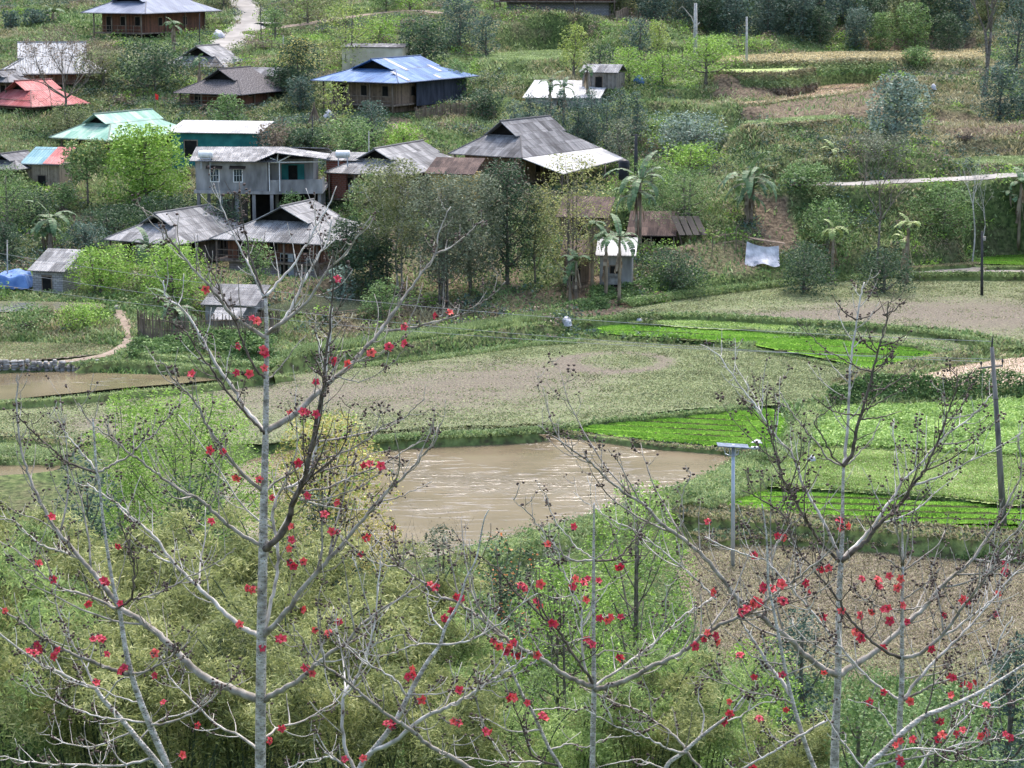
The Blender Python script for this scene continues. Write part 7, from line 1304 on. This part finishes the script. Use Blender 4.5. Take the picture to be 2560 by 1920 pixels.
# ---------------------------------------------------------------- bunds between the fields, with grass on them
bundm = noisemat('grassy_bund', (.055, .05, .03), (.11, .15, .05), 2.2, .95, .8, .1, c3=(.17, .22, .08))
BL = []
def bund(pts, z, w=.45, h=.3, dens=90, leaf='grass', gh=.16, extra=0):
    Q = smooth_line(np.array([[*Wp(a, b, z)[:2]] for a, b in pts]), 10); T_ = np.gradient(Q, axis=0); T_ /= np.linalg.norm(T_, axis=1)[:, None]+1e-9; Nn = np.stack([-T_[:, 1], T_[:, 0]], -1); vs = []; c = 7; ln = np.linalg.norm(np.diff(Q, axis=0), axis=1).sum()
    for i, q in enumerate(Q):
        wob = (vnoise(q[0], q[1], 1.3, 3)-.5)*.3
        for k in range(c):
            s = -1+2*k/(c-1); x, y = q+Nn[i]*(s*w*(1+(.3 if abs(s) == 1 else 0))+wob); prof = max(0, 1-abs(s)**2.6); vs.append((x, y, z-max(0, 1-min(i, len(Q)-1-i)/4)*.8-1.1*(abs(s) == 1)-.03+h*.6*prof*(.8+.5*vnoise(x, y, .7, 8))))
    mb = MB().add(vs, [(i*c+k, i*c+k+1, (i+1)*c+k+1, (i+1)*c+k) for i in range(len(Q)-1) for k in range(c-1)]); tag(mb.obj('field_bund', bundm, smooth=True), kind='structure')
    n = int(ln*dens); s = rng.uniform(0, len(Q)-1.01, n); i = s.astype(int); p = Q[i]+(Q[i+1]-Q[i])*(s-i)[:, None]; u = rng.uniform(-1.15, 1.15, n); p = p+Nn[i]*(u*w)[:, None]
    BL.append((leaf, blades(p[:, 0], p[:, 1], z+h*.6*np.maximum(0, 1-np.abs(u)**2.6)*.85-.02, np.full(n, gh*.7), np.full(n, .07), .7)))
    if extra: m = int(ln*extra); j = rng.integers(0, n, m); Cn = np.stack([p[j, 0], p[j, 1], z+h*.6+rng.uniform(-.2, .14, m)], -1); BL.append((('mid' if leaf == 'grass' else 'dark'), leaves(Cn, .16, .6)))
bund([(-60,1010),(0,1006),(150,996),(300,982),(480,966),(640,948),(760,932)], 1.0, .4, .12, 60)
bund([(760,928),(960,908),(1150,886),(1330,862),(1440,856)], .65, .45, .15, 150, 'grass', .2, 60)
bund([(1440,852),(1520,838),(1600,843),(1700,850),(1800,862),(1900,876),(2000,892),(2090,912),(2150,928)], .72, .4, .15, 130, 'grass', .12, 10)
bund([(1400,822),(1480,812),(1560,806),(1700,812),(1850,822),(1960,832),(2080,840),(2200,852),(2300,868),(2370,884)], 1.1, .35, .2, 90, 'grass', .12, 20)
bund([(1440,806),(1540,795),(1640,790),(1760,790),(1900,798),(2050,808),(2200,818),(2330,832),(2430,850),(2490,872)], 1.45, .42, .28, 140, 'grass', .2, 90)
bund([(1855,858),(1905,850),(1960,843),(2010,840)], .93, .2, .06, 30); bund([(2110,958),(2150,945),(2230,925),(2320,902),(2420,885),(2560,872),(2640,870)], .9, .8, .45, 150, 'drygrass', .22, 40); bund([(2090,975),(2180,955),(2280,932),(2420,905)], .8, .5, .35, 110, 'drygrass', .2)
bund([(900,1104),(1060,1092),(1240,1085),(1380,1075)], .55, .5, .2, 260, 'grass', .26, 120); bund([(1385,1074),(1500,1054),(1600,1046),(1700,1036),(1800,1026),(1900,1014),(1960,1010)], .5, .3, .22, 110, 'grass', .14, 50)
bund([(1385,1078),(1480,1090),(1600,1106),(1700,1116),(1790,1123),(1860,1130),(1910,1128)], .25, .3, .2, 90, 'drygrass', .13, 30); bund([(2100,960),(2090,990),(2040,1020),(2010,1060),(1995,1100),(1960,1130),(1900,1150)], .35, 1.0, .4, 160, 'grass', .2, 60)
bund([(1900,1140),(1840,1180),(1740,1225),(1650,1255),(1520,1300),(1400,1335),(1280,1370),(1180,1395)], .1, 1.1, .55, 260, 'grass', .22, 60); bund([(1960,1165),(1900,1205),(1800,1240),(1740,1265)], .1, .8, .35, 160, 'grass', .2, 40)
bund([(1700,1275),(1800,1290),(1950,1300),(2100,1314),(2300,1330),(2450,1342),(2640,1352)], -.25, .75, .3, 230, 'drygrass', .2, 80); bund([(1870,1210),(2000,1218),(2150,1228),(2300,1238),(2620,1262)], -.0, .35, .15, 120, 'grass', .14, 60)
bund([(1995,1112),(2150,1120),(2350,1130),(2640,1134)], .15, .25, .1, 60); bund([(-60,1088),(0,1090),(130,1097),(220,1112)], .45, .8, .3, 150, 'drygrass', .16, 40); bund([(-60,1150),(0,1150),(100,1150),(160,1156)], .05, .7, .25, 170, 'grass', .2, 40)
bund([(180,915),(290,905),(420,912),(520,922),(620,932)], 1.55, .6, .3, 130, 'grass', .16, 50); bund([(300,880),(400,892),(500,900),(600,908),(680,915)], 1.9, .5, .3, 120, 'grass', .16, 50); bund([(1560,762),(1640,748),(1760,732),(1900,714),(2060,698),(2250,686)], 1.7, .8, .45, 200, 'grass', .24, 180)
bund([(2250,690),(2400,688),(2640,690)], 1.9, .6, .35, 160, 'grass', .22, 180); bund([(2250,672),(2360,664),(2450,658)], 2.5, .3, .15, 90, 'drygrass'); bund([(2440,668),(2520,668),(2640,668)], 2.4, .3, .2, 90)
bund([(680,905),(800,874),(960,852),(1120,832),(1260,808),(1400,790)], 1.75, .4, .2, 140, 'grass', .2, 60); bund([(1740,1345),(1900,1335),(2200,1352),(2620,1380)], -.9, .9, .3, 200, 'drygrass', .18, 120)
for key, pts, drop, out in (('terF', [(1790,183),(1870,186),(1960,184),(2040,174)], 2.3, 1.8), ('terA', [(1800,159),(1900,158),(2060,154),(2200,150),(2440,148)], 1.6, 1.8), ('terB', [(1850,267),(1900,264),(2000,250),(2120,236),(2178,222)], 1.2, 1.5), ('bigseed', [(1740,1268),(1850,1282),(1950,1296),(2100,1310),(2300,1324),(2450,1338),(2640,1346)], 1.2, 1.5), ('terD', [(2390,420),(2480,422),(2640,420)], 2., 1.4), ('terC', [(1860,320),(1980,314),(2100,305)], 2., 1.6)):
    zt = FW[key][0]; Q = smooth_line(np.array([[*Wp(a, b, zt)[:2]] for a, b in pts]), 10); n = 9000 if zt > 5 else 26000; q = rng.uniform(0, len(Q)-1.01, n); i = q.astype(int); p = Q[i]+(Q[i+1]-Q[i])*(q-i)[:, None]; t = rng.random(n)**1.3; yy = p[:, 1]+.4-t*out*(.6+.8*vnoise(p[:, 0], p[:, 1], 2., 4)); zz = zt+.15-t*drop+rng.normal(0, .12, n)
    for lf, k in (('drygrass', t < .35), ('grass', (t >= .2) & (t < .75)), ('brown' if key in ('terF', 'terB') else 'mid', t >= .72)): BL.append((lf, leaves(np.stack([p[k, 0], yy[k], zz[k]], -1), .34 if zt > 5 else .2, .45, .5)))
# ---------------------------------------------------------------- seedlings in beds
def beds(keys, pitch, gap, ang, h, dens, w):
    out = []
    for key in keys:
        z, P = FW[key]; ar = .5*abs(np.dot(P[:, 0], np.roll(P[:, 1], 1))-np.dot(P[:, 1], np.roll(P[:, 0], 1))); n = int(ar*dens*1.6); x = rng.uniform(P[:, 0].min(), P[:, 0].max(), n); y = rng.uniform(P[:, 1].min(), P[:, 1].max(), n)
        a = R(ang); v = -x*math.sin(a)+y*math.cos(a)+(vnoise(x, y, 6, 2)-.5)*.5; f = v/pitch-np.floor(v/pitch); k = inside(P, x, y) & (f > gap/pitch+.03*(vnoise(x, y, .5, 7)-.5)); x, y, f = x[k], y[k], f[k]; e = np.minimum(f-gap/pitch, 1-f)*pitch
        hh = h*(.75+.5*np.clip(e/.15, 0, 1))*(.8+.4*vnoise(x, y, 2.5, 4)); out.append(blades(x, y, np.full(len(x), z+.06), hh, np.full(len(x), w), .25))
    return np.vstack(out)
V = np.vstack([beds(['tri'], 1.55,   .5, -13, .07, 300, .07), beds(['seedA', 'seedB', 'farseed'], 2.6, .5, -16, .07, 200, .08), beds(['bigseed'], 1.3, .46, -5, .06, 300, .06)])
tag(link('rice_seedlings', quads_mesh('rice_seedlings', V), L['rice']), 'bright green rice seedlings in narrow beds on the flat fields', 'seedlings', kind='stuff')
# ---------------------------------------------------------------- scattered ground cover
def pts_in(key, n):
    z, P = FW[key]; x = rng.uniform(P[:, 0].min(), P[:, 0].max(), n); y = rng.uniform(P[:, 1].min(), P[:, 1].max(), n); k = inside(P, x, y); return x[k], y[k], z
def tufts(key, n, leaf, h, w, wf=None, thr=.5, lean=.8):
    x, y, z = pts_in(key, n); px, py = topix(x, y, z); k = np.ones(len(x), bool)
    if wf is not None: k = (wf(px, py)-.5+fbm(x*.6, y, 1.4, 5, 3)*.7+.15+rng.normal(0, .16, len(x))) > thr
    BL.append((leaf, blades(x[k], y[k], np.full(k.sum(), z), np.full(k.sum(), h), np.full(k.sum(), w), lean)))
tufts('mid', 190000, 'weed', .065, .09, w_mid, .44); tufts('mid', 60000, 'drygrass', .05, .06, w_mid, .40); tufts('upright', 100000, 'weed', .065, .09, w_ur, .44); tufts('upright', 40000, 'drygrass', .05, .07, w_ur, .4)
tufts('brown', 60000, 'drygrass', .07, .05, None); tufts('brown', 30000, 'brown', .08, .05, None); tufts('meadow', 130000, 'meadow', .13, .07, None, .5, .9); tufts('meadow', 20000, 'drygrass', .13, .07, None, .5, .9); tufts('strip', 12000, 'meadow', .12, .08)
tufts('rice', 60000, 'grass', .42, .06, None, .5, .3); tufts('sand', 12000, 'drygrass', .07, .06); tufts('left', 12000, 'drygrass', .08, .07); tufts('left', 10000, 'grass', .08, .07); tufts('strip2', 6000, 'grass', .09, .07); tufts('lowleft', 8000, 'grass', .09, .07)
for k in ('terC', 'terD', 'terE'): tufts(k, 14000, 'grass', .22, .12)
tufts('terA', 16000, 'drygrass', .12, .1); tufts('terB', 8000, 'drygrass', .1, .1)
x, y, z = pts_in('veg', 9000); Cn = []; v = (y+x*.12)/.9; k = (v-np.floor(v)) > .25; x, y = x[k], y[k]
j = np.repeat(np.arange(len(x)), 16); Cn = np.stack([x[j]+rng.normal(0, .16, len(j)), y[j]+rng.normal(0, .16, len(j)), z+rng.uniform(.02, .3, len(j))], -1); tag(link('vegetable_plants', quads_mesh('vegetable_plants', leaves(Cn, .17, .75, 0, .5)), L['veg']), 'rows of leafy pale green vegetables below the hedge bank', 'crop', kind='stuff')
# dark hedge bank between the sandy field and the vegetables
def band(pts, z0, z1, w, n, leaf, size):
    Q = smooth_line(np.array([[*Wp(a, b, z0)[:2]] for a, b in pts]), 8); s = rng.uniform(0, len(Q)-1.01, n); i = s.astype(int); p = Q[i]+(Q[i+1]-Q[i])*(s-i)[:, None]; b = (vnoise(p[:, 0], p[:, 1], 1.8, 6))*.8+.5; t = rng.random(n)
    p = p+np.stack([rng.normal(0, .2, n), (t-.5)*2*w], -1); return leaves(np.stack([p[:, 0], p[:, 1], z0+(z1-z0)*t*b+rng.normal(0, .08, n)], -1), size, .6)
tag(link('hedge', quads_mesh('hedge', band([(2080,1012),(2150,1005),(2250,1000),(2400,996),(2640,990)], .3, 1.7, .6, 15000, 'mid', .2)), L['mid']), 'long dark green hedge bank between the sandy field and the vegetables', 'hedge')
tag(link('creeper_bank', quads_mesh('creeper_bank', np.vstack([band([(700,918),(800,890),(960,866),(1120,846),(1280,824),(1430,800)], .9, 1.7, .5, 15000, 'mid', .17), band([(1380,786),(1450,775),(1520,768)], 1.5, 2.2, .6, 3500, 'mid', .17), band([(560,905),(640,905),(700,912)], 1.2, 2., .8, 3500, 'mid', .17)])), L['mid']), 'creeper covered bank between the rice grass strip and the big ploughed field', 'creepers', kind='stuff')
tag(link('creeper_bank', quads_mesh('creeper_bank', np.vstack([band([(1560,742),(1700,722),(1850,706),(2000,694),(2150,682),(2260,674)], 1.8, 3.2, 1.2, 22000, 'mid', .2), band([(1480,745),(1560,740),(1640,728)], 1.7, 2.5, .8, 5000, 'mid', .2), band([(330,880),(450,872),(560,868),(680,872)], 2.0, 3.0, 1.0, 12000, 'mid', .2)])), L['mid']), 'dark leafy creepers under the huts along the field edges', 'creepers', kind='stuff')
# hillside cover by zones
def free(x, y):
    k = np.ones(len(x), bool)
    for q, (z, P) in FW.items():
        m = (x > P[:, 0].min()) & (x < P[:, 0].max()) & (y > P[:, 1].min()) & (y < P[:, 1].max()); i = np.where(m)[0]; k[i] &= ~inside(P, x[i], y[i])
    for P in PADS: m = (x > P[:, 0].min()) & (x < P[:, 0].max()) & (y > P[:, 1].min()) & (y < P[:, 1].max()); i = np.where(m)[0]; k[i] &= ~inside(P, x[i], y[i])
    return k
def cloud(n, y0, y1):
    y = rng.uniform(y0, y1, n); x = rng.uniform(-1, 1, n)*(y*.25+4); z = T(x, y); px, py = topix(x, y, z); k = free(x, y)
    for P, w in (([(500,-60),(575,-15),(618,18),(628,45),(612,72),(585,98),(555,120),(530,138)], 20), ([(600,85),(650,70),(720,66),(800,55),(880,42),(960,32),(1110,30)], 7), ([(2000,464),(2260,455),(2600,441)], 8), ([(296,778),(308,800),(318,830),(322,850),(305,868),(270,885),(215,898),(-40,918)], 7)): k &= pdist(np.array(P, float), px, py, False) > w
    return x[k], y[k], z[k], px[k], py[k]
x, y, z, px, py = cloud(520000, 128, 330)
sI = np.interp; so_ = SOIL[np.clip(((y-GY0)/GS).astype(int), 0, GNY-1), np.clip(((x-GX0)/GS).astype(int), 0, GNX-1)]
nz = fbm(x, y, 7, 21); n2 = fbm(x, y, 2.2, 31, 3); keep = rng.random(len(x)) > so_*.93; x, y, z, px, py, nz, n2 = [q[keep] for q in (x, y, z, px, py, nz, n2)]
hh = .18+.5*np.clip(n2-.35, 0, 1); warm = np.clip((px-1700)/500, 0, 1)*np.clip((480-py)/120, 0, 1)
cls = np.where(nz+.18*warm+rng.normal(0, .06, len(x)) > .65, 2, np.where(nz+rng.normal(0, .05, len(x)) > .46, 1, 0))
for c, lf in ((0, 'mid'), (1, 'grass'), (2, 'drygrass')):
    k = cls == c; BL.append((lf, blades(x[k], y[k], z[k]-.03, hh[k]*(1.1 if c else .9), np.full(k.sum(), .15), .6)))
# shrubs grown together: leaf clumps
x, y, z, px, py = cloud(19000, 160, 330); nz = fbm(x, y, 9, 41)+rng.normal(0, .05, len(x)); SC = {'dark': [], 'mid': [], 'bluegreen': [], 'brown': [], 'lime': [], 'olive': []}
so_ = SOIL[np.clip(((y-GY0)/GS).astype(int), 0, GNY-1), np.clip(((x-GX0)/GS).astype(int), 0, GNX-1)]
kk = (nz > .45) & (so_ < .4) & ~((px > 1200) & (px < 1460) & (py < 190) & (py > 60)); x, y, z, px, py = x[kk], y[kk], z[kk], px[kk], py[kk]
names = ['mid', 'dark', 'olive', 'bluegreen', 'brown', 'lime', 'mid', 'olive']; idx = np.clip((fbm(x, y, 12, 51)*14-3+rng.normal(0, .8, len(x))).astype(int), 0, 7)
for i in range(len(x)):
    r = rng.uniform(.4, 1.0)**1.5*1.25+.2; n = int(50*r); d = rng.normal(size=(n, 3)); d /= np.linalg.norm(d, axis=1)[:, None]; d[:, 2] = np.abs(d[:, 2]); SC[names[idx[i]]].append(np.array([x[i], y[i], z[i]-.1])+d*rng.uniform(.5, 1, (n, 1))*(r, r, r*.9))
for k, q in SC.items():
    if q: tag(link('undergrowth', quads_mesh('undergrowth', leaves(np.vstack(q), .24, .55)), L[k]), f'{ {"dark":"dark green","mid":"mid green","bluegreen":"blue-green","brown":"dry reddish-brown","lime":"light green","olive":"olive"}[k] } low scrub over the hillside', 'undergrowth', kind='stuff')
# slope below the camera and round the bamboo
y = rng.uniform(8, 108, 60000); x = rng.uniform(-1, 1, 60000)*(y*.27+3); k = free(x, y) & (y < 100+0*x); x, y = x[k], y[k]; z = T(x, y); BL.append(('mid', blades(x, y, z-.03, np.full(len(x), .5), np.full(len(x), .09), .5)))
y = rng.uniform(56, 112, 5200); x = rng.uniform(-1, 1, 5200)*(y*.25+1); k = free(x, y); x, y = x[k], y[k]; z = T(x, y); px, py = topix(x, y, z); j = np.repeat(np.arange(len(x)), 45); r = rng.uniform(.4, 1.3, len(x))[j]; d = rng.normal(size=(len(j), 3)); d /= np.linalg.norm(d, axis=1)[:, None]; d[:, 2] = abs(d[:, 2])
tag(link('undergrowth', quads_mesh('undergrowth', leaves(np.stack([x[j], y[j], z[j]], -1)+d*r[:, None]*rng.uniform(.5, 1, (len(j), 1)), .13, .5)), L['mid']), 'leafy thicket on the near slope under the bamboo', 'undergrowth', kind='stuff')
GN = {'meadow': 'yellow-green meadow grass', 'weed': 'short weeds sprouting over the ploughed fields', 'grass': 'green grass on bunds, banks and terraces', 'drygrass': 'straw coloured grass on bunds and terraces', 'mid': 'low green weeds over the banks', 'dark': 'dark creeping weeds', 'brown': 'dry brown stubble in the clod field'}
for lf in sorted({a for a, b in BL}):
    V = np.vstack([b for a, b in BL if a == lf]); tag(link('grass', quads_mesh('grass', V), L[lf]), GN[lf], 'grass', kind='stuff')
